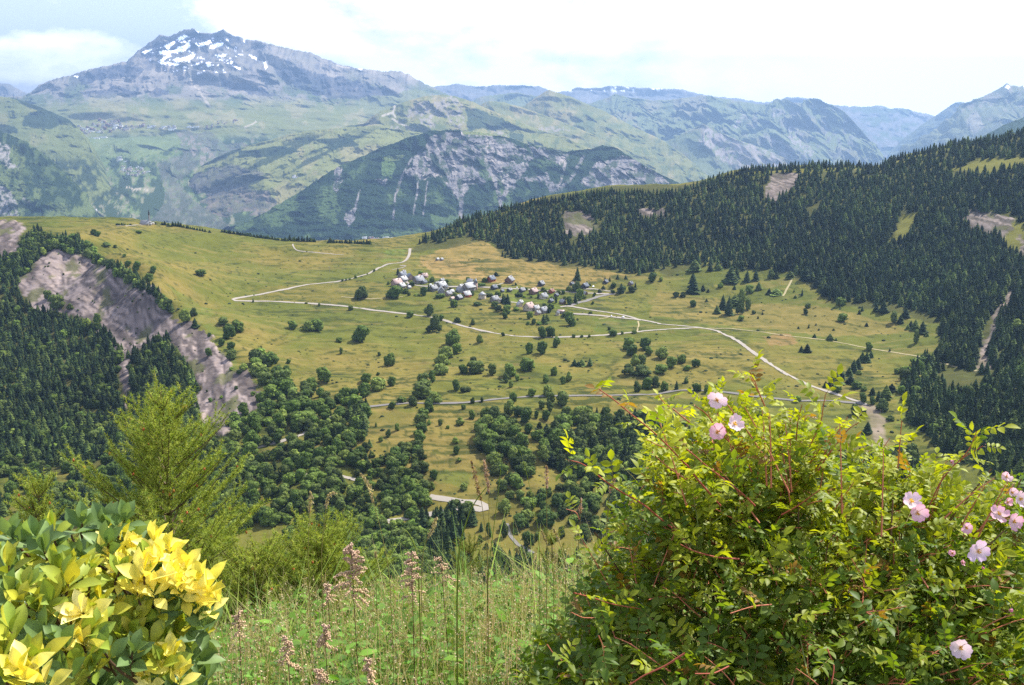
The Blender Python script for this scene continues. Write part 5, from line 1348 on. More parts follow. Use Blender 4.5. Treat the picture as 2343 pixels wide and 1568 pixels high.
HS = [
 (V1, 470, 305, 155, 'stone', 'slate', 'stone barn with open dark gable, topmost big house at the left end', dict(rot=-40)),
 (V1, 505, 200, 80, 'grey', 'grey', 'small grey shed just above the dark gabled barn', dict(hk=.4)),
 (V1, 490, 400, 150, 'grey', 'white', 'pale arched roof house below the dark gabled barn', {}),
 (V1, 640, 345, 150, 'pink', 'slate', 'pinkish gabled house right of the barns at the left end', dict(rot=25)),
 (V1, 345, 490, 185, 'pink', 'pink', 'long house with faded pink roof, leftmost of the village', dict(rot=-50)),
 (V1, 455, 540, 140, 'stone', 'white', 'house with bright roof and dark gable at the lower left', {}),
 (V1, 610, 505, 70, 'pink', 'slate', 'narrow stone cottage beside the street tree at the left end', {}),
 (V1, 622, 548, 76, 'grey', 'white', 'tiny white roofed shed below the narrow stone cottage', dict(hk=.35, chim=False)),
 (V1, 830, 430, 190, 'stone', 'grey', 'broad stone farmhouse with large grey roof facing the street', dict(rot=-50, hk=.45)),
 (V1, 960, 438, 95, 'stone', 'slate', 'small stone annex right of the broad farmhouse', {}),
 (V1, 965, 305, 115, 'pink', 'pink', 'house with pinkish roof behind the broad farmhouse', dict(rot=-60)),
 (V1, 850, 300, 75, 'pink', 'rust', 'low pink walled shed behind the farmhouse roof', dict(hk=.4, chim=False)),
 (V1, 1240, 500, 105, 'grey', 'grey', 'tall grey box house above the village centre', dict(hk=.9, pitch=.35)),
 (V1, 1355, 420, 110, 'stone', 'grey', 'slate pointed house with dormer behind the village centre', dict(pitch=.9)),
 (V1, 1160, 598, 150, 'stone', 'grey', 'low house with blue grey roof at the centre, lower left', {}),
 (V1, 1340, 545, 175, 'stone', 'white', 'big house with brightest white roof at the village centre', dict(rot=-45)),
 (V1, 1335, 645, 150, 'grey', 'white', 'steep white gable house above a leafy hedge', dict(rot=5, pitch=.95)),
 (V1, 1445, 560, 75, 'cream', 'slate', 'cream fronted house right of the brightest white roof', dict(hk=.9)),
 (V1, 1490, 705, 125, 'pink', 'grey', 'squat stone house between the centre and the church', {}),
 (V1, 1570, 640, 90, 'grey', 'white', 'small pale outbuilding above the squat stone house', dict(hk=.4, chim=False)),
 (V1, 1780, 545, 110, 'cream', 'white', 'white roofed house just left of the church', {}),
 (V1, 1750, 625, 135, 'grey', 'grey', 'blue grey roofed house below the one left of the church', dict(rot=30)),
 (V1, 1895, 738, 155, 'red', 'white', 'house with white roof and reddish front below the church', dict(rot=-48)),
 (V1, 1725, 795, 130, 'dark', 'grey', 'dark gabled barn with pale roof side below the church', {}),
 (V1, 1580, 805, 95, 'stone', 'pink', 'small ruined barn at the lowest edge below the centre', dict(hk=.4, chim=False)),
 (V1, 2245, 775, 140, 'cream', 'white', 'square house with white hipped roof right of the church', dict(hip=True, aspect=1.0, hk=.75)),
 (V2, 410, 838, 150, 'stone', 'grey', 'grey gabled house behind the row of dark spruces', dict(rot=-45)),
 (V2, 522, 855, 72, 'cream', 'grey', 'narrow tower house touching the row of dark spruces', dict(hk=1.0)),
 (V2, 335, 390, 150, 'red', 'slate', 'red wooden chalet with stepped roof, upper left chalet', dict(name='wooden_chalet')),
 (V2, 745, 425, 180, 'brown', 'grey', 'widest brown chalet above the village street', dict(name='wooden_chalet', rot=-25)),
 (V2, 1445, 485, 125, 'dark', 'grey', 'steep dark chalet alone in the meadow above the street', dict(name='wooden_chalet', rot=-28, pitch=.9)),
 (V2, 400, 565, 120, 'dark', 'slate', 'dark chalet under the street, leftmost of the row', dict(name='wooden_chalet')),
 (V2, 580, 628, 70, 'dark', 'slate', 'tiny dark shed below the leftmost chalet of the row', dict(name='wooden_chalet', hk=.4, chim=False)),
 (V2, 740, 612, 95, 'dark', 'grey', 'dark chalet on stone base, second in the row', dict(name='wooden_chalet')),
 (V2, 1020, 622, 112, 'dark', 'grey', 'dark chalet with grey roof, third in the row', dict(name='wooden_chalet', rot=-45)),
 (V2, 1275, 668, 155, 'brown', 'pink', 'large brown chalet with pinkish roof, fourth in the row', dict(name='wooden_chalet')),
 (V2, 1672, 645, 112, 'red', 'rust', 'red chalet with rusty roof, fifth in the row', dict(name='wooden_chalet')),
 (V2, 1495, 775, 150, 'cream', 'grey', 'cream house with sunny terrace below the red chalet', dict(rot=-40)),
 (V2, 1780, 724, 92, 'dark', 'slate', 'small dark chalet below and right of the red chalet', dict(name='wooden_chalet')),
 (V2, 1660, 855, 98, 'dark', 'slate', 'dark chalet between trees above the lower hamlet', dict(name='wooden_chalet')),
 (V2, 1920, 885, 112, 'brown', 'grey', 'brown chalet with silver roof nearest the road fork', dict(name='wooden_chalet', rot=40)),
 (V2, 2125, 475, 88, 'dark', 'slate', 'dark narrow chalet among trees at the upper right', dict(name='wooden_chalet')),
 (V2, 985, 885, 105, 'grey', 'white', 'rear white roofed house, leftmost of the lower hamlet', {}),
 (V2, 960, 945, 112, 'cream', 'white', 'front white roofed house, leftmost of the lower hamlet', dict(rot=25)),
 (V2, 1170, 1035, 205, 'cream', 'pink', 'biggest house of the lower hamlet with salmon roof', dict(rot=-42, aspect=1.1)),
 (V2, 1330, 1025, 125, 'cream', 'white', 'white roofed cream house right of the salmon roof', dict(rot=-50)),
 (V2, 1495, 1090, 160, 'stone', 'grey', 'blue grey roofed house with balconies in the lower hamlet', dict(rot=-45)),
 (V2, 1370, 1125, 105, 'pink', 'grey', 'small stone lean-to at the front of the lower hamlet', dict(hk=.5)),
 (V2, 1890, 1095, 135, 'stone', 'pink', 'flat pink roofed house at the road end of the village', dict(rot=70, pitch=.25)),
 (V2, 1805, 1140, 72, 'cream', 'slate', 'narrow cream house beside the flat pink roof', dict(hk=1.0)),
 (V3, 660, 535, 130, 'dark', 'slate', 'black chalet left of the white van above the road', dict(name='wooden_chalet')),
 (V3, 1118, 435, 100, 'dark', 'slate', 'black chalet standing highest at the end of a track', dict(name='wooden_chalet')),
 (V3, 1672, 465, 92, 'brown', 'slate', 'brown chalet farthest to the right above round trees', dict(name='wooden_chalet')),
 (V3, 645, 690, 105, 'brown', 'grey', 'low chalet with silver roof under the village street', dict(name='wooden_chalet', rot=40, hk=.4)),
 (Z5, 656, 228, 20, 'stone', 'white', 'tiny hut alone on the dry pasture, left one', dict(k=1.802, name='hut', cat='hut', chim=False, nwin=2)),
 (Z5, 684, 229, 22, 'stone', 'grey', 'low ruined hut alone on the dry pasture, right one', dict(k=1.802, name='hut', cat='hut', chim=False, hk=.25, nwin=2)),
 (V1, 1985, 440, 125, 'cream', 'white', 'whitewashed house directly behind the church tower', dict(rot=60)),
]
for P, x, y, w_, wl, rf, lab, kw in HS:
    house(P, x, y, w_, wl, rf, lab, **kw)
# church with its tower
ch = house(V1, 1945, 610, 190, 'stone', 'white', 'village church with white roof and pointed bell tower', rot=-42, aspect=1.5, hk=.6, name='church', cat='church', group=None, chim=False, nwin=4)
if ch:
    tx, ty = 3.5, 13
    bmesh_obj('tower', [box(tx - 2, tx + 2, ty - 2, ty + 2, -3, 12.5)], WALL['pink'], ch)
    mesh_np('spire', [(tx - 2.3, ty - 2.3, 12.5), (tx + 2.3, ty - 2.3, 12.5), (tx + 2.3, ty + 2.3, 12.5), (tx - 2.3, ty + 2.3, 12.5), (tx, ty, 20)], [np.array([(0, 1, 4), (1, 2, 4), (2, 3, 4), (3, 0, 4)]), np.array([(3, 2, 1, 0)])], ROOF['slate'], parent=ch)
# chapel and monument on the crest
house(V7, 685, 432, 110, 'cream', 'grey', 'small chapel with grey roof on the skyline of the meadow', rot=85, aspect=1.5, hk=.3, k=4.686, name='chapel', cat='chapel', group=None, chim=False, nwin=2)
px, py = V7(777, 418); q = gp(px, py + 1)
if q is not None and q.y < 2400:
    mo = root_at('monument', tuple(q), 'tall slender dark statue column beside the chapel on the skyline', 'monument')
    mo.scale = (1.5, 1.5, 1.25)
    bmesh_obj('plinth', [box(-2.2, 2.2, -2.2, 2.2, -1, 2.5), box(-1.7, 1.7, -1.7, 1.7, 2.5, 5)], WALL['grey'], mo)
    v, f = tube([(0, 0, 5), (0, 0, 9), (0, 0, 15)], 1.25, .95, 8)
    mesh_np('column', v, f, WALL['grey'], parent=mo)
    v1, f1, _ = merge([(*tube([(0, 0, 15), (0, 0, 17), (0, 0, 20), (0, 0, 22)], 1.25, .35, 8), (0, 0, 0)), (*tube([(-.9, 0, 19), (0, 0, 19.6), (.9, 0, 19)], .3, .25, 6), (0, 0, 0)), (*tube([(0, 0, 22), (0, 0, 25.5)], .16, .08, 5), (0, 0, 0))])
    mesh_np('statue', v1, f1, WALL['dark'], parent=mo)
px, py = V7(830, 412); q = gp(px, py + 1)
if q is not None:
    e = root_at('hut', tuple(q), 'tiny cream hut right of the statue column on the skyline', 'hut')
    bmesh_obj('wall', [box(-2.5, 2.5, -2, 2, -1, 2.4)], WALL['cream'], e)
    mesh_np('roof', [(-2.9, -2.4, 2.4), (2.9, -2.4, 2.4), (2.9, 2.4, 2.4), (-2.9, 2.4, 2.4), (-2.9, 0, 3.9), (2.9, 0, 3.9)], [np.array([(0, 1, 5, 4), (2, 3, 4, 5), (3, 2, 1, 0)]), np.array([(1, 2, 5), (3, 0, 4)])], ROOF['white'], parent=e)

# cars on the roads
m_car = mat_plain('white car paint', (.72, .72, .72), .25, .5, .03)
m_tyre = mat_plain('tyre rubber', (.02, .02, .02), .9, .1, .05)
def car(P, x, y, label, rot, s=1.0):
    px, py = P(x, y); q = gp(px, py)
    if q is None: return
    e = root_at('parked_car', (q.x, q.y, q.z + .5), label, 'car', 'cars by the village roads', math.radians(rot))
    w = .85
    prof = [(-2.1, .35), (-2.1, .85), (-1.2, .95), (-.7, 1.45), (1.1, 1.5), (1.8, .95), (2.1, .9), (2.1, .35)]
    V = [(a * s, sy * w * (0.86 if b > 1.2 else 1) * s, b * s) for sy in (-1, 1) for a, b in prof]
    n = len(prof)
    me = [np.array([(i, (i + 1) % n, n + (i + 1) % n, n + i) for i in range(n)]), np.array([list(range(n))[::-1], list(range(n, 2 * n))])]
    mesh_np('body', V, me, m_car, parent=e)
    for a, b in ((-1.3, -1), (-1.3, 1), (1.3, -1), (1.3, 1)):
        v, f = tube([(a * s, b * w * s - .08 * b, .33 * s), (a * s, b * w * s + .12 * b, .33 * s)], .33 * s, .33 * s, 10)
        v = np.concatenate([v, [(a * s, b * w * s + .12 * b, .33 * s)]])
        f = list(f) 
        f2 = np.array([(10 + j, 10 + (j + 1) % 10, 20) for j in range(10)])
        mesh_np('wheel', v, [np.array(f), f2], m_tyre, parent=e)
    bmesh_obj('windscreen', [box(-1.15 * s, -.72 * s, -w * .7 * s, w * .7 * s, 1.0 * s, 1.38 * s)], m_glass, e)
car(V3, 838, 512, 'white van parked right of the black chalet', 70, 1.35)
car(V3, 1242, 1160, 'white car seen end on, left one on the lower lane', 85)
car(V3, 1500, 1185, 'silvery white car, right one on the lower lane', -10)
car(V2, 905, 530, 'small pale car on the street above the dark chalets', 90)
car(V1, 1100, 465, 'white van on the square left of the village centre', 10, 1.2)
# pole of the power line on the high meadow
px, py = Z4(2245, 310); q = gp(px, py)
pyl = root_at('power_pole', tuple(q), 'thin lattice power pole on the high meadow above the road', 'pole')
v, f = tube([(0, 0, -1), (0, 0, 11)], .25, .15, 6); mesh_np('mast', v, f, WALL['grey'], parent=pyl)
bmesh_obj('crossarm', [box(-1.4, 1.4, -.1, .1, 9.6, 9.85)], WALL['grey'], pyl)

# far settlements: every block a thing of its own
def blockmesh(w, d, h, wall, roof):
    V = np.array([(-w, -d, -8), (w, -d, -8), (w, d, -8), (-w, d, -8), (-w, -d, h), (w, -d, h), (w, d, h), (-w, d, h), (-w * 1.06, -d * 1.1, h), (w * 1.06, -d * 1.1, h), (w * 1.06, d * 1.1, h), (-w * 1.06, d * 1.1, h), (-w * 1.06, 0, h * 1.35), (w * 1.06, 0, h * 1.35)])
    F4 = [(0, 1, 5, 4), (1, 2, 6, 5), (2, 3, 7, 6), (3, 0, 4, 7), (8, 9, 13, 12), (10, 11, 12, 13), (11, 10, 9, 8)]
    me = mesh_np('far_block', V, [np.array(F4), np.array([(9, 10, 13), (11, 8, 12)])], [WALL[wall], ROOF[roof]], link=False, matidx=[0, 0, 0, 0, 1, 1, 1, 1, 1])
    return me
wc = mat_plain('white render', (.75, .73, .70), .9, .1, .05); WALL['white'] = wc
BL = [blockmesh(13, 8, 13, 'cream', 'grey'), blockmesh(18, 9, 10, 'white', 'white'), blockmesh(10, 9, 16, 'brown', 'rust'), blockmesh(8, 7, 8, 'cream', 'pink'), blockmesh(9, 7, 7, 'white', 'grey'), blockmesh(30, 9, 9, 'white', 'white')]
def settle(poly, n, name, label, cat, group, kinds, lay_, sc=1.0, pts=None):
    bv = layers[lay_]; k = 0
    poly = np.array(poly, float)
    x0, y0 = poly.min(0); x1, y1 = poly.max(0)
    t = 0
    while k < n and t < n * 30:
        t += 1
        a, b = rng.uniform(x0, x1), rng.uniform(y0, y1)
        if not inpoly(np.array(a), np.array(b), poly): continue
        q = hit(bv, a, b)
        if q is None: continue
        o = new_obj(name, BL[random.choice(kinds)], loc=tuple(q), rotz=random.uniform(-.6, .6), scale=(sc * FS * random.uniform(.7, 1.2),) * 3)
        tag(o, label, cat, group)
        k += 1
settle(pl(Z1, (440, 870), (580, 860), (680, 825), (780, 822), (900, 845), (1000, 862), (930, 890), (700, 912), (460, 922)), 100, 'apartment_block', 'small pale apartment block packed in the far ski resort on the plateau', 'building', 'blocks of the far ski resort', [0, 0, 1, 2, 3], 'mountain1', .85)
settle(pl(Z1, (1000, 858), (1205, 862), (1205, 892), (1000, 880)), 16, 'holiday_block', 'long white holiday block in the row right of the far resort', 'building', 'long white blocks right of the resort', [1, 5, 0], 'mountain1', .8)
settle(pl(Z1, (1265, 864), (1350, 866), (1350, 872), (1265, 872)), 4, 'holiday_block', 'long white roof alone at the gorge rim on the plateau', 'building', 'white roofs at the gorge rim', [5], 'mountain1', .7)
settle(pl(Z1, (1400, 870), (1480, 825), (1620, 822), (1600, 845), (1500, 870), (1420, 885)), 22, 'mountain_chalet', 'small chalet in the sparse hamlet right of the far resort', 'building', 'chalets of the sparse far hamlet', [0, 3, 2], 'mountain1', .6)
settle(pl(Z1, (630, 938), (720, 942), (720, 952), (630, 950)), 3, 'holiday_block', 'long white building below the resort meadow edge', 'building', 'white buildings below the resort', [5], 'mountain1', .8)
settle(pl(Z1, (495, 955), (565, 952), (565, 966), (495, 970)), 3, 'holiday_block', 'white building at the wood edge below the resort, left', 'building', 'white buildings at the wood edge', [1], 'mountain1', .9)
settle(pl(Z1, (792, 1068), (850, 1072), (860, 1104), (800, 1100)), 6, 'white_hall', 'long white hall above the lower far village', 'building', 'white halls above the lower village', [5], 'mountain1', .6)
settle(pl(Z1, (830, 1130), (940, 1138), (1020, 1160), (1020, 1180), (940, 1200), (880, 1200), (830, 1165)), 46, 'village_house', 'tiny pale house in the lower far village on the green slope', 'house', 'houses of the lower far village', [3, 4, 4, 3, 0], 'mountain1', .75)
settle(pl(Z1, (560, 1436), (680, 1424), (680, 1445), (580, 1450)), 6, 'village_house', 'tiny house by the road in the left valley', 'house', 'houses by the left valley road', [3, 4], 'mountain1', .6)
settle(pl(Z2, (690, 1205), (740, 1200), (735, 1216), (700, 1220)) if False else pl(Z1, (1980, 1200), (2035, 1198), (2035, 1214), (1985, 1216)), 8, 'village_house', 'tiny pale house in the hamlet on the far meadow spur', 'house', 'houses on the far meadow spur', [3, 4], 'mountain12', .55)
_fl = 'floor' if hit(layers['floor'], 870, 549) is not None and (hit(layers['mountain15'], 870, 549) is None) else 'mountain15'
settle(pl(Z5, (120, 60), (190, 70), (250, 78), (355, 70), (360, 82), (300, 110), (200, 112), (150, 90)), 40, 'village_house', 'tiny house of the valley town seen past the meadow crest', 'house', 'houses of the valley town', [3, 4, 1, 2], _fl, .5)
# ================================================================ FOREGROUND
def zfore(x, y):
    y = np.asarray(y, float); x = np.asarray(x, float)
    z = -0.1 - 0.2 * y - 0.55 * np.clip(y - 4.3, 0, None) ** 1.15 + 0.05 * fbm(x * 1.3, y * 1.3, 4, 900)
    z = z + 0.12 * np.clip(x - 0.3, 0, 2)
    return z
gx, gy = np.meshgrid(np.linspace(-9, 9, 160), np.linspace(-3, 15, 160))
gz = zfore(gx, gy)
gc = np.empty(gx.shape + (3,)); gc[:] = (.055, .06, .02)
gc = mix(gc, (.11, .085, .05), sst(0, .4, fbm(gx * 2, gy * 2, 4, 901)))
m_soil = mat_attr('bank soil and litter', .95, .05, noise=((9.0, .5, (1, 1, 1)),), bump=(14, .02, (1, 1, 1)))
sl = mesh_np('ground', np.stack([gx, gy, gz], -1).reshape(-1, 3), grid_faces(160, 160), m_soil, gc.reshape(-1, 3), smooth=True)
tag(sl, kind='structure')

m_grass = mat_attr('grass blades', .6, .25, translucent=.35, tcol=(1.2, 1.25, .6))
m_rose = mat_attr('rose leaves', .5, .30, translucent=.45, tcol=(1.5, 1.45, .3))
m_big = mat_attr('broad leaves', .45, .35, noise=((60, .12, (1, 1, 1)),), translucent=.30, tcol=(1.3, 1.25, .5))
m_petal = mat_attr('petals', .6, .2, translucent=.35, tcol=(1.1, .95, 1.0))
m_larch = mat_attr('larch needles', .6, .2, translucent=.35, tcol=(1.25, 1.25, .5))
m_stem = mat_attr('plant stems', .6, .25)
UPV = np.array([0, 0, 1.0])

def part(name, P, mat, rootob, smooth=False, raw=None):
    V, F, K_ = P
    V = V - np.array(rootob.location)
    return mesh_np(name, V, F, mat, np.clip(K_, 0, 1), smooth=smooth, parent=rootob)

# ---- grass of the bank: one mass
LIMX = [380, 470, 560, 700, 800, 900, 1000, 1100, 1200, 1260, 1340, 1450, 1600]
LIMY = [1430, 1385, 1340, 1315, 1315, 1325, 1300, 1292, 1285, 1255, 1215, 1230, 1250]
def zlim(x, y, off=0):
    px = CX + FPX * x / y * math.cos(PITCH) * 1.06
    ly = np.interp(px, LIMX, LIMY) + off
    a, b = ray(px, ly)
    return CAMZ + b * y
def blades(n, yr, hr, wr, colA, colB, seed, off=0, curl=.35, xr=(-.40, .62)):
    r = np.random.default_rng(seed)
    y = r.uniform(*yr, n); x = r.uniform(xr[0], xr[1], n) * y
    z = zfore(x, y)
    h = r.uniform(*hr, n) * (1 + .25 * fbm(x * 3, y * 3, 3, seed))
    lim = zlim(x, y, off + r.normal(size=n) * 14) - z
    h = np.minimum(h, lim)
    ok = h > .08
    x, y, z, h = x[ok], y[ok], z[ok], h[ok]; n = len(x)
    a = r.random(n) * 6.28; lean = r.uniform(.05, curl, n)
    w = r.uniform(*wr, n)
    f = r.random(n) * 6.28
    V = []
    for t, ww in ((0, 1), (.4, .9), (.75, .6), (1.0, .08)):
        tb = .55 * t + .6 * t * t; cx = x + np.cos(a) * lean * h * tb; cy_ = y + np.sin(a) * lean * h * tb; cz = z + h * (t - .15 * lean * t * t)
        V.append(np.stack([cx - np.cos(f) * w * ww, cy_ - np.sin(f) * w * ww, cz], -1)); V.append(np.stack([cx + np.cos(f) * w * ww, cy_ + np.sin(f) * w * ww, cz], -1))
    V = np.stack(V, 1).reshape(-1, 3)
    F = np.concatenate([np.array([(0, 1, 3, 2), (2, 3, 5, 4), (4, 5, 7, 6)])[None] + (np.arange(n) * 8)[:, None, None]]).reshape(-1, 4)
    k = np.clip(r.normal(.4, .3, n) + .4 * fbm(x * 2, y * 2, 3, seed + 3), 0, 1)[:, None]
    c = (np.array(colA) * (1 - k) + np.array(colB) * k) * r.uniform(.75, 1.25, (n, 1))
    return V, F, np.repeat(c, 8, 0)
G = [blades(42000, (2.2, 4.9), (.16, .55), (.0016, .0034), (.15, .25, .02), (.32, .36, .07), 1, 42, .9),
     blades(9000, (2.6, 4.9), (.45, .85), (.0011, .0020), (.26, .28, .07), (.50, .42, .20), 2, 12, .9),
     blades(20000, (2.2, 4.8), (.25, .70), (.0025, .0055), (.10, .19, .02), (.30, .38, .05), 3, 28, 1.6)]
# seed heads (dry panicles) standing on hair-thin stalks
r = np.random.default_rng(5)
n = 1900
y = r.uniform(2.5, 4.9, n); x = r.uniform(-.34, .34, n) * y
z = zfore(x, y); top = np.minimum(z + r.uniform(.45, .95, n), zlim(x, y, -8 + 0) - np.abs(r.normal(size=n)) * .07)
ok = top - z > .3; x, y, z, top = x[ok], y[ok], z[ok], top[ok]; n = len(x)
m = 26
ii = np.repeat(np.arange(n), m)
u = r.random(n * m); spread = .020 * (1.1 - u * .9)
pos = np.stack([x[ii] + r.normal(size=n * m) * spread, y[ii] + r.normal(size=n * m) * spread, top[ii] - .19 * (1 - u)], -1)
d = rdir(n * m, r); R = basis(d, rdir(n * m, r))
kk = r.random((n, 1))
cc = (np.array((.52, .33, .23)) * (1 - kk) + np.array((.58, .50, .29)) * kk)[ii] * r.uniform(.6, 1.3, (n * m, 1))
DIA = np.array([(0, -.5, 0), (.3, 0, .05), (0, .5, 0), (-.3, 0, -.05)])
G.append(stamp(DIA, np.array([(0, 1, 2, 3)]), pos, R, r.uniform(.004, .009, n * m), cc))
bx_ = x + r.normal(size=n) * .11; by_ = y + r.normal(size=n) * .08; V = np.stack([np.stack([bx_ - .0008, by_, z], -1), np.stack([bx_ + .0008, by_, z], -1), np.stack([x + .0006, y, top], -1), np.stack([x - .0006, y, top], -1)], 1).reshape(-1, 3)
G.append((V, np.arange(4 * n).reshape(-1, 4), np.repeat((cc.reshape(n, m, 3)[:, 0]), 4, 0) * .9))
# low leafy herbs
n = 30000
y = r.uniform(2.3, 4.6, n); x = r.uniform(-.38, .50, n) * y
zz = zfore(x, y) + r.uniform(.1, .66, n); zl = zlim(x, y, 38) + r.normal(size=n) * .03
ok = (zz < zl); x, y, zz = x[ok], y[ok], zz[ok]; n = len(x)
HL = np.array([(0, 0, 0), (.32, .35, .06), (.25, .8, .02), (0, 1, -.06), (-.25, .8, .02), (-.32, .35, .06)])
d = rdir(n, r); d[:, 2] = np.abs(d[:, 2]) * .4
G.append(stamp(HL, np.array([(0, 1, 2, 3), (0, 3, 4, 5)]), np.stack([x, y, zz], -1), basis(d, UPV + .7 * rdir(n, r)), r.uniform(.014, .040, n), np.array([(.10, .20, .025)]) * r.uniform(.6, 1.7, (n, 1))))
n = 4200
y = r.uniform(2.3, 4.8, n); x = r.uniform(-.36, .56, n) * y
cl = fbm(x * 2.2, y * 2.2, 3, 930)
zz = zfore(x, y) + r.uniform(.08, .72, n)
ok = (zz < zlim(x, y, 30)) & (cl > -.08); x, y, zz = x[ok], y[ok], zz[ok]; n = len(x)
d = rdir(n, r); d[:, 2] = np.abs(d[:, 2]) * .5 - .1
FB = np.array([(0, 0, 0), (.20, .22, .05), (.22, .5, .03), (.10, .8, -.05), (0, 1, -.16), (-.10, .8, -.05), (-.22, .5, .03), (-.20, .22, .05)])
G.append(stamp(FB, np.array([(0, 1, 6, 7), (1, 2, 5, 6), (2, 3, 4, 5)]), np.stack([x, y, zz], -1), basis(d, UPV + .5 * rdir(n, r)), r.uniform(.035, .075, n), np.array([(.12, .22, .025)]) * r.uniform(.6, 1.7, (n, 1))))
V, F, K_ = merge(G)
tag(mesh_np('grass', V, F, m_grass, np.clip(K_, 0, 1)), 'tangled green and straw coloured grass with dry seed heads on the bank', 'grass', kind='stuff')

# ---- larches
def larch(name, top, base, Y, spread, label, seed, whorls=15, dark=1.0, lowlen=None, cones=45):
    r = np.random.default_rng(seed)
    T = pt(top[0], top[1], Y); B = pt(base[0], base[1], Y + .08)
    B[2] = min(B[2], float(zfore(B[0], B[1])))
    e = root_at(name, tuple(B), label, 'larch tree')
    H = np.linalg.norm(T - B)
    tr = np.array([B, B * .6 + T * .4 + (.02, 0, 0), B * .3 + T * .7 + (.01, 0, 0), T])
    tp = [(*tube(tr, .018, .003, 6), (.10, .07, .04))]
    part('trunk', merge(tp), m_stem, e)
    bp, npos, ndir, cpos = [], [], [], []
    for i in range(whorls):
        t = 1 - (i + .4) / whorls * .80
        c0 = B + (T - B) * t
        ln = spread * (1 - t) ** .75 * 1.02 + .07
        for k in range(5):
            a = k * 1.257 + i * .6 + r.normal() * .25
            L_ = ln * r.uniform(.65, 1.12)
            up = np.interp(t, [.3, 1], [.16, 1.15]) + r.normal() * .16
            dv = np.array([math.cos(a), math.sin(a), up]); dv /= np.linalg.norm(dv)
            s = np.linspace(0, 1, 9)[:, None]
            crv = c0 + dv * L_ * s + np.array([0, 0, .30 * L_]) * (s ** 2) + r.normal(size=3) * .03 * s
            bp.append((*tube(crv, .0045, .0014, 4), (.16, .11, .06)))
            nt_ = int(L_ / .028) + 2
            segs = [(crv[2:], dv)]
            for j in range(nt_):
                u = .18 + .8 * j / nt_
                p0 = c0 + dv * L_ * u + np.array([0, 0, .30 * L_]) * u * u
                side = np.cross(dv, UPV); side /= np.linalg.norm(side)
                sd_ = side * (1 if j % 2 else -1) * r.uniform(.5, 1) + dv * r.uniform(.5, 1.0) + UPV * r.uniform(-.1, .95)
                sd_ /= np.linalg.norm(sd_)
                l2 = L_ * (1 - u * .75) * r.uniform(.18, .42) + .03
                q_ = p0 + sd_ * l2 * np.linspace(0, 1, 4)[:, None] + UPV * .12 * l2 * np.linspace(0, 1, 4)[:, None] ** 2
                bp.append((*tube(q_, .0016, .0007, 3), (.20, .14, .07)))
                segs.append((q_, sd_))
                if r.random() < .045: cpos.append((p0 + sd_ * l2 * r.uniform(.2, .9), sd_))
            for q_, dd in segs:
                L2 = np.linalg.norm(q_[-1] - q_[0]); m_ = max(2, int(L2 / .0095))
                uu = np.linspace(0.05, 1, m_)[:, None]
                npos.append(q_[0] + (q_[-1] - q_[0]) * uu); ndir.append(np.repeat(dd[None], m_, 0))
    part('branch', merge(bp), m_stem, e)
    P0 = np.concatenate(npos); D0 = np.concatenate(ndir)
    m_ = 10
    ii = np.repeat(np.arange(len(P0)), m_)
    d = rdir(len(ii), r) + D0[ii] * .55 + UPV * .12; d /= np.linalg.norm(d, axis=1)[:, None]
    L_ = r.uniform(.012, .024, len(ii))[:, None]
    w_ = np.cross(d, rdir(len(ii), r)); w_ /= np.linalg.norm(w_, axis=1)[:, None] + 1e-9
    p = P0[ii]
    V = np.stack([p - w_ * .0013, p + w_ * .0013, p + d * L_], 1).reshape(-1, 3)
    F = np.arange(len(V)).reshape(-1, 3)
    kx = r.random((len(P0), 1))
    c = (np.array((.16, .24, .035)) * (1 - kx) + np.array((.43, .47, .08)) * kx)[ii] * r.uniform(.8, 1.2, (len(ii), 1)) * dark
    part('foliage', (V, F, np.repeat(c, 3, 0)), m_larch, e)
    if cones:
        V, F = ICO1
        cm = mesh_np('cone', V * (.006, .006, .0085), F, mat_cone, link=False)
        for (p, dd) in cpos[:cones]:
            new_obj('cone', cm, e, loc=tuple(p - B))
    return e
mat_cone = mat_plain('larch cone', (.32, .09, .03), .6, .2, .2, 40)
larch('larch_sapling', (372, 925), (400, 1560), 4.5, .72, 'bright green larch sapling rising behind the yellow shrub', 3, whorls=17)
larch('larch_sapling', (735, 1240), (700, 1520), 4.6, .62, 'low larch bush beside the pink seed stalks', 4, whorls=13, cones=20)
larch('larch_sapling', (590, 1285), (580, 1560), 4.4, .56, 'low larch bush between the tall larch and the seed stalks', 14, whorls=11, cones=16)
larch('larch_sapling', (88, 1120), (70, 1500), 4.4, .34, 'small larch with upright shoots at the left edge', 5, whorls=9, cones=12)
larch('larch_sapling', (1075, 1245), (1080, 1500), 7.0, .50, 'darker young larch just over the lip of the bank, left one', 6, whorls=8, dark=.5, cones=0)
larch('larch_sapling', (1262, 1225), (1262, 1480), 6.4, .26, 'darker young larch just over the lip of the bank, right one', 7, whorls=8, dark=.6, cones=0)

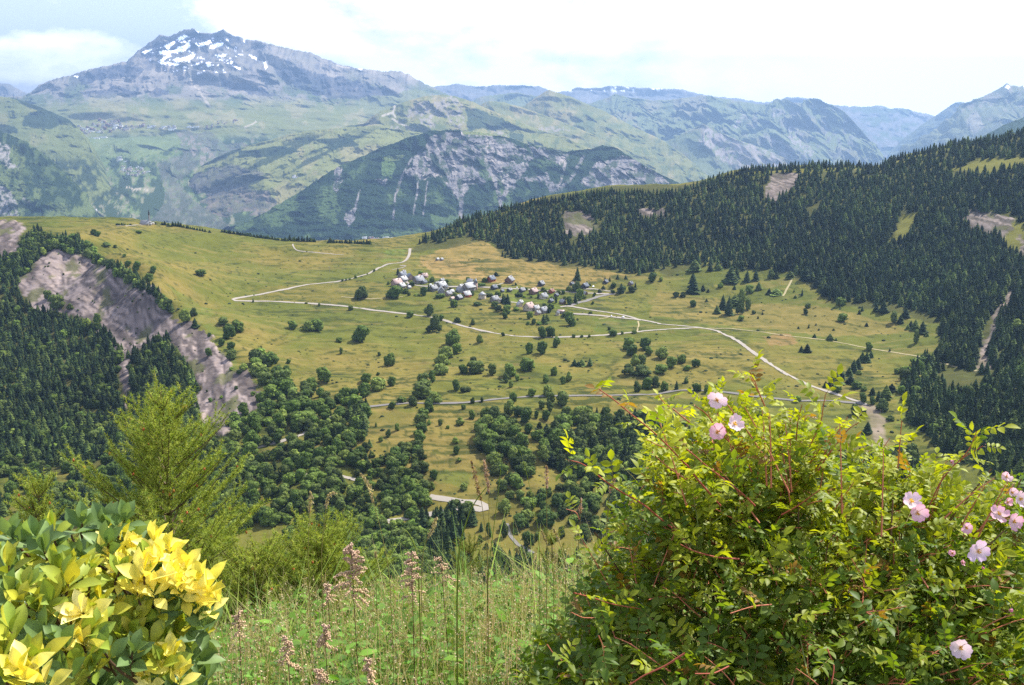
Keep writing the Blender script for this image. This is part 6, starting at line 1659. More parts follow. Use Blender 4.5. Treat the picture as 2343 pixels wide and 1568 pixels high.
# ---- big-leaved yellow and green shrub
def leaf_template(nl, prof, fold=.25, bend=.25):
    V, F = [], []
    for i, (t, w_) in enumerate(prof):
        z = -bend * t * t
        V += [(-w_, t, z + fold * w_), (0, t, z), (w_, t, z + fold * w_)]
        if i:
            b = (i - 1) * 3
            F += [(b, b + 1, b + 4, b + 3), (b + 1, b + 2, b + 5, b + 4)]
    return np.array(V, float), np.array(F)
OBO = leaf_template(6, [(0, .02), (.15, .08), (.35, .19), (.55, .265), (.72, .25), (.86, .15), (.94, .06), (1, .005)], .4, .18)
OV = leaf_template(5, [(0, .02), (.2, .17), (.45, .25), (.7, .19), (.9, .07), (1, .005)], .4, .25)
LAN = leaf_template(6, [(0, .02), (.12, .14), (.3, .22), (.5, .20), (.7, .13), (.88, .055), (1, .004)], .3, .45)
YEL = np.array((.52, .45, .04)); YPA = np.array((.70, .62, .24)); YGR = np.array((.17, .23, .03)); GRN = np.array((.075, .125, .04)); GRL = np.array((.14, .20, .06))
sh = root_at('broadleaf_shrub', (-.75, 1.95, float(zfore(-.75, 1.95))), 'big leaved shrub with yellow and green leaf rosettes at the lower left', 'shrub')
r = np.random.default_rng(21)
ros = []
for (x, y, c, Y, s) in [(1060, 590, 'y', 1.92, 1.1), (740, 680, 'y', 1.9, 1.1), (980, 800, 'y', 1.84, 1.35), (1180, 830, 'y', 1.84, 1.0), (1400, 880, 'y', 1.86, 1.25), (1420, 1030, 'p', 1.88, .9), (470, 850, 'm', 1.75, 1.35), (560, 1080, 'p', 1.72, 1.3), (890, 1130, 'm', 1.82, 1.2),
                        (620, 1220, 'm', 1.7, 1.2), (1100, 1400, 'm', 1.78, 1.1), (150, 1470, 'y', 1.55, 1.3), (400, 760, 'm', 1.8, 1.2), (720, 470, 'g', 1.95, 1.2), (850, 450, 'g', 1.97, 1.15), (560, 470, 'g', 1.95, 1.1), (240, 560, 'g', 1.85, 1.25), (80, 560, 'g', 1.85, 1.2),
                        (300, 660, 'g', 1.8, 1.2), (90, 960, 'g', 1.7, 1.3), (300, 1200, 'g', 1.68, 1.2), (1200, 1000, 'g', 1.86, 1.1), (1290, 980, 'g', 1.88, .9), (420, 1290, 'g', 1.66, 1.2), (230, 1400, 'm', 1.6, 1.3), (560, 1430, 'm', 1.66, 1.2), (1000, 1270, 'm', 1.8, 1.1), (60, 760, 'm', 1.75, 1.2),
                        (180, 900, 'm', 1.7, 1.1), (60, 1180, 'm', 1.62, 1.2), (900, 1350, 'g', 1.76, 1.1), (1230, 1480, 'y', 1.8, .9), (980, 1530, 'p', 1.78, .8), (1150, 640, 'y', 1.9, .9), (800, 560, 'y', 1.94, .9), (600, 780, 'm', 1.82, 1.0), (690, 1000, 'm', 1.78, 1.0), (350, 1000, 'm', 1.72, 1.2), (20, 1350, 'm', 1.6, 1.2), (420, 1480, 'g', 1.62, 1.2), (700, 1330, 'g', 1.7, 1.1), (1350, 1120, 'g', 1.88, .9)]:
    px, py = B1(x, y); ros.append((px, py, Y, c, s))
for (x, y, c, Y) in [(1100, 700, 'y', 1.88), (900, 640, 'y', 1.93), (840, 760, 'y', 1.88), (1040, 900, 'y', 1.83), (930, 900, 'y', 1.84), (1270, 760, 'y', 1.88), (1440, 960, 'y', 1.86), (1350, 960, 'y', 1.87), (520, 760, 'm', 1.8), (430, 930, 'm', 1.76), (610, 900, 'm', 1.78), (640, 1090, 'm', 1.74), (480, 1130, 'p', 1.72),
                     (130, 1000, 'm', 1.68), (260, 1060, 'm', 1.7), (560, 1290, 'y', 1.68), (640, 1440, 'm', 1.68), (1050, 1450, 'm', 1.78), (1180, 1370, 'y', 1.79), (60, 1480, 'm', 1.56), (250, 1510, 'y', 1.56), (880, 1220, 'm', 1.8), (950, 1040, 'm', 1.84), (1120, 1010, 'm', 1.85), (800, 1250, 'm', 1.78), (1230, 920, 'y', 1.86)]:
    px, py = B1(x, y); ros.append((px, py, Y, c, r.uniform(.85, 1.1)))
for _ in range(230):
    px = rng.uniform(-60, 470); lo = np.interp(px, [-60, 60, 180, 300, 400, 470], [1200, 1195, 1170, 1190, 1290, 1330])
    py = rng.uniform(lo + 30, 1640); ros.append((px, py, rng.uniform(1.85, 2.25), rng.choice(['g', 'g', 'g', 'm', 'm']), rng.uniform(.9, 1.2)))
P_y, P_g, P_s = [], [], []
rootp = np.array(sh.location)
for (px, py, Y, c, s) in ros:
    c0 = pt(px, py - 2, Y)
    ax = np.array([r.normal() * .3, r.normal() * .25 - .25, 1.0]); ax /= np.linalg.norm(ax)
    nl = 8
    a = np.arange(nl) * 2.4 + r.random() * 6
    inc = np.linspace(.15, 1.15, nl) + r.normal(size=nl) * .22
    t1 = np.cross(ax, [1, .2, 0]); t1 /= np.linalg.norm(t1); t2 = np.cross(ax, t1)
    d = np.cos(inc)[:, None] * ax + np.sin(inc)[:, None] * (np.cos(a)[:, None] * t1 + np.sin(a)[:, None] * t2)
    nrm = ax * .7 + np.array([0, -.5, .3]) + .5 * rdir(nl, r)
    R = basis(d, nrm)
    sz = np.linspace(.038, .054, nl) * s * r.uniform(.85, 1.12, nl)
    kk = r.random((nl, 1))
    col_ = {'y': YEL * (1 - kk * .6) + YPA * kk * .6, 'p': YEL * (1 - kk) + YPA * kk, 'm': YGR * (1 - kk ** 2) + (YEL * .8) * kk ** 2, 'g': GRN * (1 - kk) + GRL * kk}[c] * r.uniform(.85, 1.12, (nl, 1))
    V, F, K_ = stamp(OBO[0] * (.86, 1, 1), OBO[1], c0 - ax * np.linspace(0, .028, nl)[:, None], R, sz, col_)
    # mottled, paler midrib and edges turning
    K_ = K_ * (1 + .22 * fbm(V[:, 0] * 160, V[:, 2] * 160 + V[:, 1] * 90, 3, 44))[:, None]
    spot = sst(.25, .5, fbm(V[:, 0] * 90 + 5, V[:, 2] * 90 + V[:, 1] * 50, 3, 46))[:, None]
    if c != 'g': K_ = K_ * (1 - .55 * spot) + np.array((.16, .19, .03)) * .55 * spot
    mid = (np.arange(len(V)) % 3 == 1)
    K_[mid] *= 1.18
    (P_g if c == 'g' else P_y).append((V, F, K_))
    st = np.array([c0, c0 - ax * .03, c0 - ax * .06 + np.array([0, .02, -.01]), c0 - ax * .09 + np.array([0, .06, -.03])])
    if px < 330 and py < 1500: P_s.append((*tube(st,   .0020, .0035, 5), (.10, .06, .03)))
part('stem', merge(P_s), m_stem, sh)
part('yellow_foliage', merge(P_y), m_big, sh, smooth=True)
part('green_foliage', merge(P_g), m_big, sh, smooth=True)

# ---- the wild rose
rs = root_at('rose_bush', (.72, 2.9, float(zfore(.72, 2.9))), 'arching wild rose bush with red thorny stems and pink flowers', 'rose bush')
r = np.random.default_rng(33)
rb = np.array(rs.location)
stems, leafP, leafD, leafN, leafS = [], [], [], [], []
thorns = []
RED = np.array((.36, .085, .05)); REDL = np.array((.50, .17, .09)); BRN = np.array((.16, .09, .05))
def cane(pts, r0, r1, colr, leaf=.05, lsc=1.0, thorn=True, tipbare=0.0):
    pts = np.asarray(pts, float)
    t = np.linspace(0, 1, len(pts)); tt = np.linspace(0, 1, max(8, len(pts) * 4))
    from_ = np.stack([np.interp(tt, t, pts[:, i]) for i in range(3)], -1)
    for _ in range(2):
        from_[1:-1] = (from_[:-2] + 2 * from_[1:-1] + from_[2:]) / 4
    stems.append((*tube(from_, r0 * .62, r1 * .62, 6), colr))
    seg = np.linalg.norm(np.diff(from_, axis=0), axis=1); cum = np.concatenate([[0], np.cumsum(seg)]); tot = cum[-1]
    u = 0.02; k = 0
    while u < tot:
        p = np.array([np.interp(u, cum, from_[:, i]) for i in range(3)])
        j = min(len(from_) - 2, int(np.searchsorted(cum, u)))
        d = from_[j + 1] - from_[j]; d /= np.linalg.norm(d) + 1e-9
        sd_ = np.cross(d, UPV); sd_ /= np.linalg.norm(sd_) + 1e-9
        ph = k * 2.4 + r.normal() * .4
        up2 = np.cross(sd_, d)
        ld = math.cos(ph) * sd_ + math.sin(ph) * up2 * .8 + d * .5 + UPV * .35
        ld /= np.linalg.norm(ld)
        leafP.append(p); leafD.append(ld); leafN.append(UPV + .35 * r.normal(size=3)); leafS.append(lsc * r.uniform(.75, 1.15))
        if thorn and r.random() < .8:
            td = math.cos(ph + 2) * sd_ + math.sin(ph + 2) * up2; thorns.append((p + d * .01, td))
        u += leaf * r.uniform(.7, 1.3); k += 1
def P3(P, lst, Y0, Y1):
    o = []
    for i, (a, b) in enumerate(lst):
        px, py = P(a, b); t = i / max(1, len(lst) - 1)
        o.append(pt(px, py, Y0 * (1 - t) + Y1 * t))
    return o
# the long canes one can follow in the picture (tip first)
cane(P3(R1, [(340, 275), (520, 400), (680, 540), (850, 670), (1000, 800), (1150, 950), (1260, 1070), (1330, 1130), (1400, 1240), (1540, 1400), (1680, 1560)], 2.35, 2.5)[::-1], .0042, .0022, RED, .034)
cane(P3(R1, [(20, 1060), (120, 1080), (260, 1160), (350, 1250), (480, 1340), (600, 1420), (720, 1480), (860, 1568), (1010, 1700), (1200, 1850)], 2.3, 2.5)[::-1], .004, .002, RED, .04)
cane(P3(R1, [(1000, 350), (1060, 430), (1160, 490), (1260, 580), (1340, 640)], 2.6, 2.7)[::-1], .003, .0018, REDL, .03)
cane(P3(R1, [(1400, 460), (1500, 520), (1570, 600), (1620, 690), (1720, 790), (1830, 920), (1870, 1050), (1900, 1200), (1915, 1310)], 2.5, 2.65)[::-1], .0038, .002, RED, .034)
cane(P3(R1, [(2010, 90), (2060, 180), (2110, 320), (2160, 430), (2210, 560), (2220, 700), (2230, 800)], 2.6, 2.7)[::-1], .0032, .0018, REDL, .036)
cane(P3(R1, [(1300, 930), (1400, 1010), (1500, 1100), (1620, 1190), (1800, 1330), (1950, 1450), (2060, 1560)], 2.3, 2.45)[::-1], .004, .0022, RED, .034)
cane(P3(R1, [(850, 820), (960, 880), (1100, 930)], 2.4, 2.45)[::-1], .0022, .0014, RED, .03)
cane(P3(R1, [(920, 960), (980, 1030), (1070, 1110), (1180, 1190), (1300, 1270)], 2.38, 2.45)[::-1], .003, .0016, REDL, .03)
cane(P3(Z6, [(470, 1000), (520, 1100), (570, 1210), (620, 1310)], 2.65, 2.7)[::-1], .003, .0016, REDL, .034)
cane(P3(Z6, [(990, 1140), (975, 1220), (960, 1330), (880, 1500)], 2.6, 2.7)[::-1], .003, .0016, REDL, .034)
cane(P3(Z6, [(830, 1210), (800, 1330), (790, 1450)], 2.6, 2.65)[::-1], .0028, .0016, RED, .036)
cane(P3(Z6, [(1220, 1330), (1150, 1370), (1080, 1460), (1000, 1560), (940, 1660)], 2.55, 2.6)[::-1], .003, .0016, RED, .034)
cane(P3(Z6, [(1510, 1320), (1500, 1430), (1490, 1560), (1480, 1650)], 2.6, 2.65)[::-1], .003, .0018, REDL, .034)
cane(P3(B3, [(2060, -60), (1940, 10), (1850, 80), (1760, 200), (1700, 340), (1640, 450)], 2.55, 2.6)[::-1], .0032, .0018, RED, .034)
cane(P3(Z6, [(2020, 1390), (1980, 1500), (1900, 1600)], 2.5, 2.6)[::-1], .003, .0016, REDL, .034)
cane(P3(B3, [(0, 610), (100, 660), (250, 700), (400, 710)], 2.3, 2.35)[::-1], .0035, .002, RED, .05)
cane(P3(B3, [(950, 240), (880, 290), (800, 350), (690, 410)], 2.35, 2.45)[::-1], .0028, .0018, RED, .05)
cane(P3(B3, [(1180, 190), (1110, 290), (1050, 370)], 2.4, 2.5)[::-1], .0028, .0018, REDL, .05)
cane(P3(B3, [(1070, 520), (1000, 620), (985, 750), (980, 870)], 2.35, 2.45)[::-1], .003, .002, BRN, .06)
cane(P3(B3, [(620, 1020), (500, 1030), (400, 1060), (340, 1080)], 2.25, 2.2), .0026, .0014, REDL, .03)
cane(P3(B3, [(1350, 1200), (1310, 1090), (1250, 1070), (1400, 1060), (1540, 1030)], 2.25, 2.2), .0026, .0016, REDL, .03)
cane(P3(B3, [(330, 1440), (230, 1490), (100, 1490)], 2.1, 2.05), .003, .002, RED, .035)
cane(P3(B3, [(1000, 1320), (1050, 1440), (1030, 1560)], 2.15, 2.1), .0028, .002, RED, .04)
cane(P3(B2, [(1580, 940), (1700, 970), (1850, 1020), (2040, 1050)], 2.2, 2.35), .0028, .0018, RED, .04)
cane(P3(B2, [(1560, 1070), (1640, 1110), (1720, 1110)], 2.2, 2.25), .0022, .0014, REDL, .035)
cane(P3(B2, [(2338, 1350), (2200, 1440), (2060, 1500), (1960, 1568)], 2.0, 2.0), .0034, .0024, RED, .06)
cane(P3(B2, [(1530, 370), (1600, 390), (1620, 440)], 2.4, 2.4)[::-1], .0024, .0014, REDL, .03)
cane(P3(B2, [(1400, 1290), (1440, 1350), (1500, 1400)], 2.1, 2.1), .0024, .0014, REDL, .03)
cane(P3(B2, [(1750, 1230), (1790, 1320), (1780, 1380)], 2.1, 2.1), .0024, .0014, REDL, .03)
# the body of the bush: shoots growing up and out through its volume
TOPX = [1200, 1270, 1330, 1390, 1440, 1500, 1600, 1700, 1800, 1900, 1980, 2060, 2140, 2200, 2280, 2342, 2460]
TOPY = [1530, 1440, 1350, 1230, 1100, 975, 935, 955, 965, 975, 1010, 1040, 1060, 1110, 1120, 1095, 1060]
def btop(px): return float(np.interp(px, TOPX, TOPY))
nsh = 820
for i in range(nsh):
    px = r.uniform(1220, 2450); tp = btop(px)
    py = tp + 12 + (1640 - tp) * r.random() ** 1.15
    dep = (py - tp) / (1640 - tp)
    Y = 2.95 - .75 * math.sqrt(max(0, min(1, dep * 1.2))) + r.uniform(-.05, .55) * (1 if r.random() < .6 else .3)
    tip = pt(px, py, Y)
    out = np.array([(px - 1850) / 900 + r.normal() * .35, -.35 + r.normal() * .45, .75 + r.normal() * .25]); out /= np.linalg.norm(out)
    L_ = r.uniform(.10, .26)
    droop = np.array([out[0] * .3, out[1] * .3, -.25]) * L_
    p0 = tip - out * L_ - droop * .3
    q = [p0, p0 + (tip - p0) * .35 + UPV * .02 * L_, p0 + (tip - p0) * .7 + UPV * .06 * L_, tip]
    young = r.random()
    cane(q, .0034, .0014, REDL * (.8 + .4 * young) if young > .35 else np.array((.17, .20, .05)), .024, r.uniform(.75, 1.15), thorn=False)
for i in range(30):     # long young shoots standing out of the outline
    px = r.uniform(1330, 2330); tp = btop(px)
    tip = pt(px + r.normal() * 25, tp - r.uniform(-15, 38), r.uniform(2.45, 2.8))
    out = np.array([(px - 1850) / 1100 + r.normal() * .25, r.normal() * .2, 1.0]); out /= np.linalg.norm(out)
    L_ = r.uniform(.14, .26)
    cane([tip - out * L_, tip - out * L_ * .55 + UPV * .008, tip - out * L_ * .2 + UPV * .004, tip], .0036, .0014, REDL, .026, r.uniform(.6, .95))
for i in range(26):     # main wood inside
    a = pt(r.uniform(1350, 2400), r.uniform(1050, 1350), r.uniform(2.5, 3.0)); b = rb + r.normal(size=3) * (.15, .12, 0.02)
    m_ = (a + b) / 2 + r.normal(size=3) * .06
    stems.append((*tube([b, (b + m_) / 2 - UPV * .02, m_, (m_ + a) / 2, a], .006, .002, 6), BRN))
P0 = np.array(leafP); D0 = np.array(leafD); N0 = np.array(leafN); S0 = np.array(leafS)
print('ROSE LEAVES', len(P0))
# compound leaf: rachis with three pairs of leaflets and one at the tip
D0 = D0 / np.linalg.norm(D0, axis=1)[:, None]
X0 = np.cross(D0, N0); X0 /= np.linalg.norm(X0, axis=1)[:, None]
Z0 = np.cross(X0, D0)
LP, LR, LS, LC = [], [], [], []
n = len(P0)
rl = .060 * S0
hgt = P0[:, 2]
tone = np.clip(r.normal(.52, .25, n) + 1.1 * (P0[:, 2] - .75) + .3 * fbm(P0[:, 0] * 6, P0[:, 2] * 6, 3, 77), 0, 1)[:, None]  # lower leaves coloured darker to paint the bush's shade; young top growth lighter
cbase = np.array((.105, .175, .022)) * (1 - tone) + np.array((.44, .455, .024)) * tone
redt = (r.random((n, 1)) < .035)
cbase = np.where(redt, np.array((.26, .15, .04)), cbase)
rach = []
for (u, sg, sc_) in ((.32, -1, .72), (.32, 1, .72), (.58, -1, .88), (.58, 1, .88), (.82, -1, .95), (.82, 1, .95), (1.0, 0, 1.08)):
    p = P0 + D0 * (rl * u)[:, None] + Z0 * (-.14 * rl * u * u)[:, None]
    d = D0 * (.45 if sg else 1.0) + X0 * sg * .95 + Z0 * (-.12) + .16 * r.normal(size=(n, 3))
    nr = Z0 + .28 * r.normal(size=(n, 3)) + X0 * sg * -.15
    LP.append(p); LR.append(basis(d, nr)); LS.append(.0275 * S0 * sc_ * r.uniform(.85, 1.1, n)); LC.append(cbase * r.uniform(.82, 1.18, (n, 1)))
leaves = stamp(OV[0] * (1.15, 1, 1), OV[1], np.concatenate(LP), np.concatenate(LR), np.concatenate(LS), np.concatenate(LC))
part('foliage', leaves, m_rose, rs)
e1 = P0 + D0 * rl[:, None] + Z0 * (-.14 * rl)[:, None]
V = np.stack([P0 - X0 * .0006, P0 + X0 * .0006, e1 + X0 * .0004, e1 - X0 * .0004], 1).reshape(-1, 3)
stems_all = merge(stems)
tq_ = None
part('leaf_stalk', (V, np.arange(4 * n).reshape(-1, 4), np.repeat(np.array([(.22, .16, .05)]), 4 * n, 0)), m_stem, rs)
if thorns:
    tp = np.array([t[0] for t in thorns]); td = np.array([t[1] for t in thorns])
    TH = np.array([(-.18, 0, 0), (.18, 0, 0), (0, 0, .2), (0, 1, -.15)])
    tq_ = (stamp(TH, np.array([(0, 1, 3, 3), (1, 2, 3, 3), (2, 0, 3, 3)]), tp, basis(td, UPV + 0 * td), r.uniform(.005, .008, len(tp)), np.repeat(np.array([(.45, .16, .09)]), len(tp), 0)))
Vc, Fc, Kc = merge([stems_all, tq_])
part('cane', (Vc, fix_tris(Fc), Kc), m_stem, rs)

# flowers
def petal_template():
    V, F = [], []
    rows = [(0, .05), (.25, .20), (.5, .34), (.75, .41), (.92, .36)]
    for i, (t, w_) in enumerate(rows):
        for j in range(5):
            u = (j - 2) / 2
            z = .30 * t * t * t + .16 * (u * w_) ** 2 * 6 * t - .10 * t
            yy = t - .05 * abs(u) * t + (0.10 * (1 - abs(abs(u) - .5) * 2) if i == 4 else 0)
            V.append((u * w_, yy, z + .03 * math.sin(5 * u + 3 * t) * t))
        if i:
            for j in range(4):
                b = (i - 1) * 5 + j
                F.append((b, b + 1, b + 6, b + 5))
    return np.array(V), np.array(F)
PET = petal_template()
def flower(px, py, Y, size, face, colr, label, open_=1.0, np_=5):
    c0 = pt(px, py, Y)
    fc = np.array(face, float); fc /= np.linalg.norm(fc)
    t1 = np.cross(fc, UPV + .01); t1 /= np.linalg.norm(t1); t2 = np.cross(fc, t1)
    a = np.arange(np_) * 6.283 / np_ + r.random() * 6
    tl = r.uniform(-.1, .35, np_)[:, None]
    d = (np.cos(a)[:, None] * t1 + np.sin(a)[:, None] * t2) * open_ + fc * (1.1 - open_ + tl)
    V, F, K_ = stamp(PET[0], PET[1], np.repeat(c0[None], np_, 0), basis(d, np.repeat(fc[None], np_, 0) + .1 * r.normal(size=(np_, 3))), size * r.uniform(.85, 1.1, np_), np.repeat(np.array([colr]), np_, 0) * r.uniform(.92, 1.08, (np_, 1)))
    t = np.tile(PET[0][:, 1], np_)[:, None]
    K_ = K_ * (.25 + .75 * t) * 1 + np.array((.85, .80, .72)) * (.75 * (1 - t))
    f = root_local('flower', c0, rs)
    f['label'] = label
    o = mesh_np('petals', V - c0, F, m_petal, np.clip(K_, 0, 1), smooth=True, parent=f)
    n_ = 26
    dd = rdir(n_, r) * .75 + fc * 1.0; dd /= np.linalg.norm(dd, axis=1)[:, None]
    b = basis(dd, rdir(n_, r))
    V, F, K_ = stamp(np.array([(-.04, 0, 0), (.04, 0, 0), (.10, .85, 0), (.12, 1, .1), (-.12, 1, -.1), (-.10, .85, 0)]), np.array([(0, 1, 2, 5), (5, 2, 3, 4)]), np.repeat(c0[None], n_, 0), b, np.full(n_, size * .30), np.repeat(np.array([(.80, .58, .08)]), n_, 0))
    mesh_np('stamens', V - c0, F, m_petal, K_, parent=f)
def root_local(name, c0, parent):
    e = bpy.data.objects.new(name, None)
    C.objects.link(e)
    e.parent = parent
    e.location = tuple(np.asarray(c0) - np.array(parent.location))
    return e
PK = (.78, .40, .52); PP = (.86, .60, .68)
for (P, x, y, Y, s, face, c, lab, op) in [
    (R1, 1640, 395, 2.32, .030, (-.2, -1, .25), PP, 'pale pink flower standing highest on the bush', .95),
    (R1, 1830, 660, 2.40, .030, (.3, -.8, .7), PP, 'pale flower half behind leaves near the top', 1.0),
    (R1, 1650, 745, 2.36, .030, (-.2, -.9, .3), PK, 'rosy flower below the highest one', .8),
    (B3, 1570, 320, 2.22, .029, (.0, -.7, .7), PP, 'upper flower of the close pair', 1.0),
    (B3, 1610, 395, 2.20, .028, (.1, -1, .15), PK, 'lower rosier flower of the close pair', .95),
    (B3, 1945, 495, 2.30, .021, (-.3, -1, .2), PK, 'small half open flower right of the pair', .7),
    (B3, 2165, 405, 2.28, .027, (-.1, -.7, .8), PK, 'pink flower near the right edge, upper', 1.0),
    (B3, 2265, 455, 2.25, .027, (.2, -1, .3), PK, 'pink flower near the right edge, lower', .9),
    (B3, 2310, 300, 2.35, .026, (.3, -1, .3), PP, 'pale flower cut by the right edge', 1.0),
    (B3, 2255, 260, 2.45, .020, (.0, -.8, .5), PP, 'small pale flower behind the right edge ones', .8),
    (B3, 2225, 325, 2.42, .018, (.0, -.8, .5), PK, 'small rosy bud at the right edge', .6),
    (B3, 2220, 150, 2.5, .021, (-.4, -.8, .3), PP, 'pale flower on the topmost right spray', .7),
    (B3, 2025, 655, 2.15, .032, (-.1, -1, .25), (.72, .52, .68), 'large lilac flower low at the right', 1.0),
    (B3, 1850, 670, 2.25, .016, (-.4, -.8, .4), PK, 'folded pink bud left of the lilac flower', .55),
    (B3, 1920, 735, 2.2, .013, (-.2, -.8, .4), PK, 'tiny bud below the lilac flower', .5),
    (B3, 2055, 770, 2.12, .009, (-.2, -.8, .4), (.75, .25, .50), 'tiny magenta bud', .4),
    (B3, 2245, 1060, 2.1, .011, (-.2, -.8, .4), (.70, .20, .48), 'magenta bud in the shade at right', .4),
    (B3, 1905, 1310, 2.08, .031, (-.3, -1, .1), (.66, .52, .60), 'shaded greyish pink flower near the bottom', .9),
    (B3, 1845, 55, 2.5, .012, (-.2, -.8, .4), PK, 'small pink bud on the upper right', .5)]:
    px, py = P(x, y); flower(px, py, Y, s * .88, face, np.array(c), lab, op)

# ---- seed stalks with nettle leaves
def seedplant(base, top, Y, head, label, seed, dens=1.0, leaves=3, pink=1.0, spread=.05, arms=True):
    r = np.random.default_rng(seed)
    T = pt(top[0], top[1], Y); B = pt(base[0], base[1], Y)
    e0 = B.copy(); e0[2] = min(B[2], float(zfore(B[0], B[1])))
    B = e0
    e = root_at('seed_stalk', tuple(B), label, 'wild plant', 'pink seeded stalks on the bank')
    H = np.linalg.norm(T - B)
    mid = (T + B) / 2 + np.array([.01, 0, 0])
    part('stem', (lambda t: (t[0], t[1], np.repeat(np.array([(.10, .035, .025)]), len(t[0]), 0)))(tube([B, mid, T], .0023, .0010, 6)), m_stem, e)
    pos, cols, arm = [], [], []
    na = int(26 * dens)
    for i in range(na):
        u = i / na; p0 = T - (T - B) / H * head * (1 - u) * 1.0
        a = r.random() * 6.28
        L_ = spread * (1.15 - u * .75) * r.uniform(.6, 1.15)
        dv = np.array([math.cos(a), math.sin(a) * .8, r.uniform(-.15, .55)]); dv /= np.linalg.norm(dv)
        m_ = int(30 * dens)
        s = np.linspace(.05, 1, m_)[:, None]
        q = p0 + dv * L_ * s + np.array([0, 0, -.35 * L_]) * s * s
        arm.append((*tube(q[::4], .0007, .0004, 3), (.35, .20, .12)))
        pos.append(q + r.normal(size=q.shape) * .0022)
        ck = np.array((.54, .36, .25)) * u * pink + np.array((.60, .42, .24)) * (1 - u * pink)
        cols.append(ck * r.uniform(.65, 1.3, (m_, 1)))
    pos = np.concatenate(pos); cols = np.concatenate(cols)
    V, F = ICO1
    # beads
    n = len(pos)
    OCT = np.array([(1, 0, 0), (-1, 0, 0), (0, 1, 0), (0, -1, 0), (0, 0, 1.2), (0, 0, -1.2)], float)
    OF = np.array([(0, 2, 4), (2, 1, 4), (1, 3, 4), (3, 0, 4), (2, 0, 5), (1, 2, 5), (3, 1, 5), (0, 3, 5)])
    d = rdir(n, r)
    part('seed_head', stamp(OCT, OF, pos, basis(d, rdir(n, r)), r.uniform(.0018, .0034, n), cols), m_stem, e)
    LP, LD = [], []
    for i in range(leaves):
        u = .12 + .62 * i / max(1, leaves)
        for sg in (-1, 1):
            if r.random() < .12: continue
            a = (0 if i % 2 else .9) + r.normal() * .3
            dv = np.array([math.cos(a) * sg, math.sin(a) * sg - .2, .25])
            LP.append(B + (T - B) * u); LD.append(dv)
    if LP:
        LP = np.array(LP); LD = np.array(LD)
        s = r.uniform(.06, .085, len(LP))
        # serrated margin
        pr = []
        for i in range(15):
            t = i / 14; w_ = .24 * math.sin(math.pi * min(1, t ** .75)) ** .8 * (1 - .25 * t); pr.append((t, max(.004, w_ * (1.0 if i % 2 else .80))))
        NL = leaf_template(15, pr, .35, .55)
        part('foliage', stamp(NL[0], NL[1], LP, basis(LD, UPV + 0 * LD), s, np.array([(.075, .15, .025)]) * r.uniform(.8, 1.5, (len(LP), 1))), m_grass, e)
    return e
seedplant((812, 1500), (802, 1245), 2.9, .17, 'tallest thick stalk with dense pink seed sprays, left of centre', 51, 1.25, 4, 1.0, .062)
seedplant((935, 1560), (941, 1262), 2.85, .14, 'straight dark stalk with beige seed sprays right of the tallest', 52, .9, 4, .7, .042)
seedplant((740, 1600), (742, 1430), 2.7, .07, 'short stalk with pink tuft at the bottom, left of the tallest', 53, .7, 2, 1.0, .03)
seedplant((660, 1620), (655, 1455), 2.6, .09, 'stalk with beige tuft near the bottom left grass', 54, .7, 2, .8, .035)
seedplant((838, 1640), (842, 1508), 2.6, .06, 'low pink tuft between the two tall stalks', 55, .6, 2, 1.0, .026)
seedplant((725, 1640), (728, 1530), 2.5, .05, 'lowest forked pink tuft at the bottom edge', 56, .6, 1, .9, .03)
seedplant((752, 1450), (748, 1335), 3.2, .07, 'beige tuft just left of the tallest stalk', 57, .6, 1, .8, .035)
seedplant((530, 1560), (545, 1400), 2.8, .08, 'thin pale tuft right of the yellow shrub', 58, .5, 1, .6, .03)
seedplant((1035, 1400), (1008, 1272), 3.1, .09, 'arched brown seed spray right of the straight dark stalk', 59, .5, 0, .5, .055)

# ---- single tall grasses reaching above the bank
def tallgrass(pts, P, Y, label, head=None, green=False, w_=.0011, droop=0.0):
    L_ = P3(P, pts, Y, Y)
    base_ = L_[-1].copy()
    base_[2] = float(zfore(base_[0], base_[1]))
    line = np.array(L_ + [base_ * .5 + L_[-1] * .5, base_])[::-1]
    e = root_at('tall_grass_stalk', tuple(base_), label, 'grass stalk', 'tall grass stalks above the bank')
    t = np.linspace(0, 1, len(line)); tt = np.linspace(0, 1, 20)
    c = np.stack([np.interp(tt, t, line[:, i]) for i in range(3)], -1)
    for _ in range(3): c[1:-1] = (c[:-2] + 2 * c[1:-1] + c[2:]) / 4
    V, F = tube(c, w_ * 1.3, w_ * .5, 4)
    part('stem', (V, F, np.repeat(np.array([(.22, .28, .05) if green else (.30, .26, .09)]), len(V), 0)), m_grass, e)
    if head:
        hl, hw, hc = head
        n = int(hl * 1500)
        u = r.random(n)
        cum = np.concatenate([[0], np.cumsum(np.linalg.norm(np.diff(c, axis=0), axis=1))])
        s = cum[-1] - hl * u
        p = np.stack([np.interp(s, cum, c[:, i]) for i in range(3)], -1) + r.normal(size=(n, 3)) * hw * (np.sin(np.clip(u, .08, .95) * math.pi) ** .6)[:, None]
        d = rdir(n, r) + UPV * 1.2; d /= np.linalg.norm(d, axis=1)[:, None]
        part('seed_head', stamp(DIA, np.array([(0, 1, 2, 3)]), p, basis(d, rdir(n, r)), r.uniform(.006, .011, n), np.array([hc]) * r.uniform(.6, 1.3, (n, 1))), m_grass, e)
BR = (.34, .22, .12); BE = (.50, .40, .24); PKG = (.46, .30, .24)
tallgrass([(130, 130), (180, 180), (200, 260), (270, 500), (310, 700), (340, 860)], B2, 3.0, 'tall stalk with nodding beige head left of the bright blade', (.10, .0035, BE))
tallgrass([(990, 220), (930, 290), (880, 370), (850, 460), (820, 560), (780, 700)], B2, 2.9, 'bright green bent blade crossing the pale hairpin', None, True, .0026)
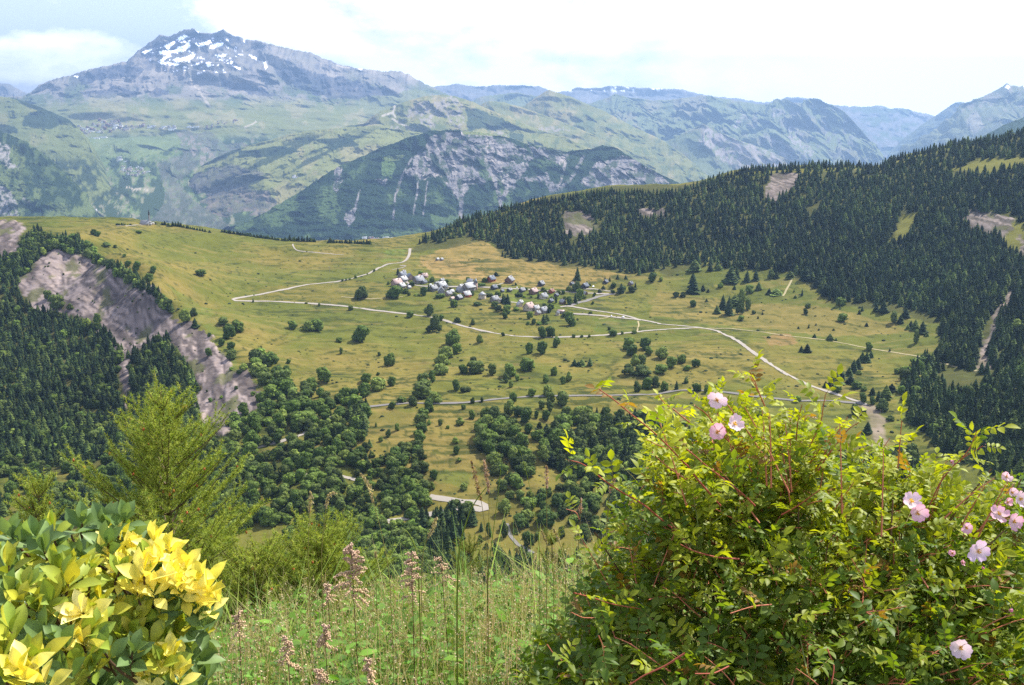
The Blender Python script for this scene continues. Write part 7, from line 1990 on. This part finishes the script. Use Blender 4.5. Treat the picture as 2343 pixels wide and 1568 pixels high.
tallgrass([(1085, 90), (1070, 250), (1040, 480), (1010, 700), (990, 930)], B2, 3.0, 'straight green stem right of the hairpin bend', None, True, .0016)
tallgrass([(885, 40), (905, 120), (930, 230), (960, 330), (985, 560), (1000, 760)], B2, 3.0, 'stalk with loose brown head above the hairpin', (.13, .004, BR))
tallgrass([(970, 40), (990, 120), (1000, 200), (1010, 400), (990, 700)], B2, 3.1, 'stalk with greyish head beside the loose brown one', (.11, .004, PKG))
tallgrass([(1205, -60), (1240, 40), (1290, 250), (1330, 440), (1355, 620)], B2, 3.1, 'thin green stem leaning left before the rose bush', None, True, .0011)
tallgrass([(1395, 75), (1400, 150), (1398, 250), (1398, 420), (1400, 640)], B2, 3.1, 'stalk with compact pinkish spike in front of dark trees', (.075, .0035, PKG))
tallgrass([(645, 430), (620, 520), (590, 560), (560, 640), (540, 760)], B2, 3.0, 'short stalk with beige tufted head at mid bank', (.07, .004, BE))
tallgrass([(410, 500), (450, 520), (480, 570), (510, 640), (530, 760)], B2, 2.9, 'arched green blade left of the beige tufted head', None, True, .0022)
tallgrass([(2112, 250), (2115, 300), (2105, 380), (2100, 520), (2090, 700)], B1, 3.1, 'stalk with pale head, left of two before the woods', (.07, .003, BE))
tallgrass([(2285, 262), (2240, 255), (2222, 320), (2205, 450), (2190, 600), (2180, 760)], B1, 3.1, 'stalk with hooked pale head, right of two before the woods', (.07, .003, BE))
tallgrass([(1365, 520), (1390, 590), (1420, 670), (1450, 760)], B2, 3.1, 'leaning straw stalk below the rose cane, left one', (.05, .002, BE))
tallgrass([(1445, 500), (1480, 580), (1510, 680), (1530, 780)], B2, 3.1, 'leaning straw stalk below the rose cane, right one', (.05, .002, BE))
tallgrass([(1630, 300), (1628, 380), (1625, 470), (1610, 620)], B2, 3.0, 'short stalk with grey head at the rose bush edge', (.05, .003, PKG))
tallgrass([(570, 1100), (660, 1190), (740, 1270), (850, 1400), (980, 1560)], R1, 2.9, 'straw stalk slanting across the left of the rose bush', None)
tallgrass([(515, 1240), (490, 1310), (450, 1430), (430, 1560)], R1, 2.9, 'stalk with curled grey head beside the lowest rose cane', (.05, .003, PKG))
tallgrass([(1850, 270), (1830, 330), (1810, 420), (1800, 500)], B2, 2.8, 'thin pale stem inside the left rose sprays', None)
tallgrass([(235, 660), (236, 760), (240, 900), (240, 1000)], B2, 2.9, 'thin upright stem between the two seed stalks', (.02, .002, BE), True)
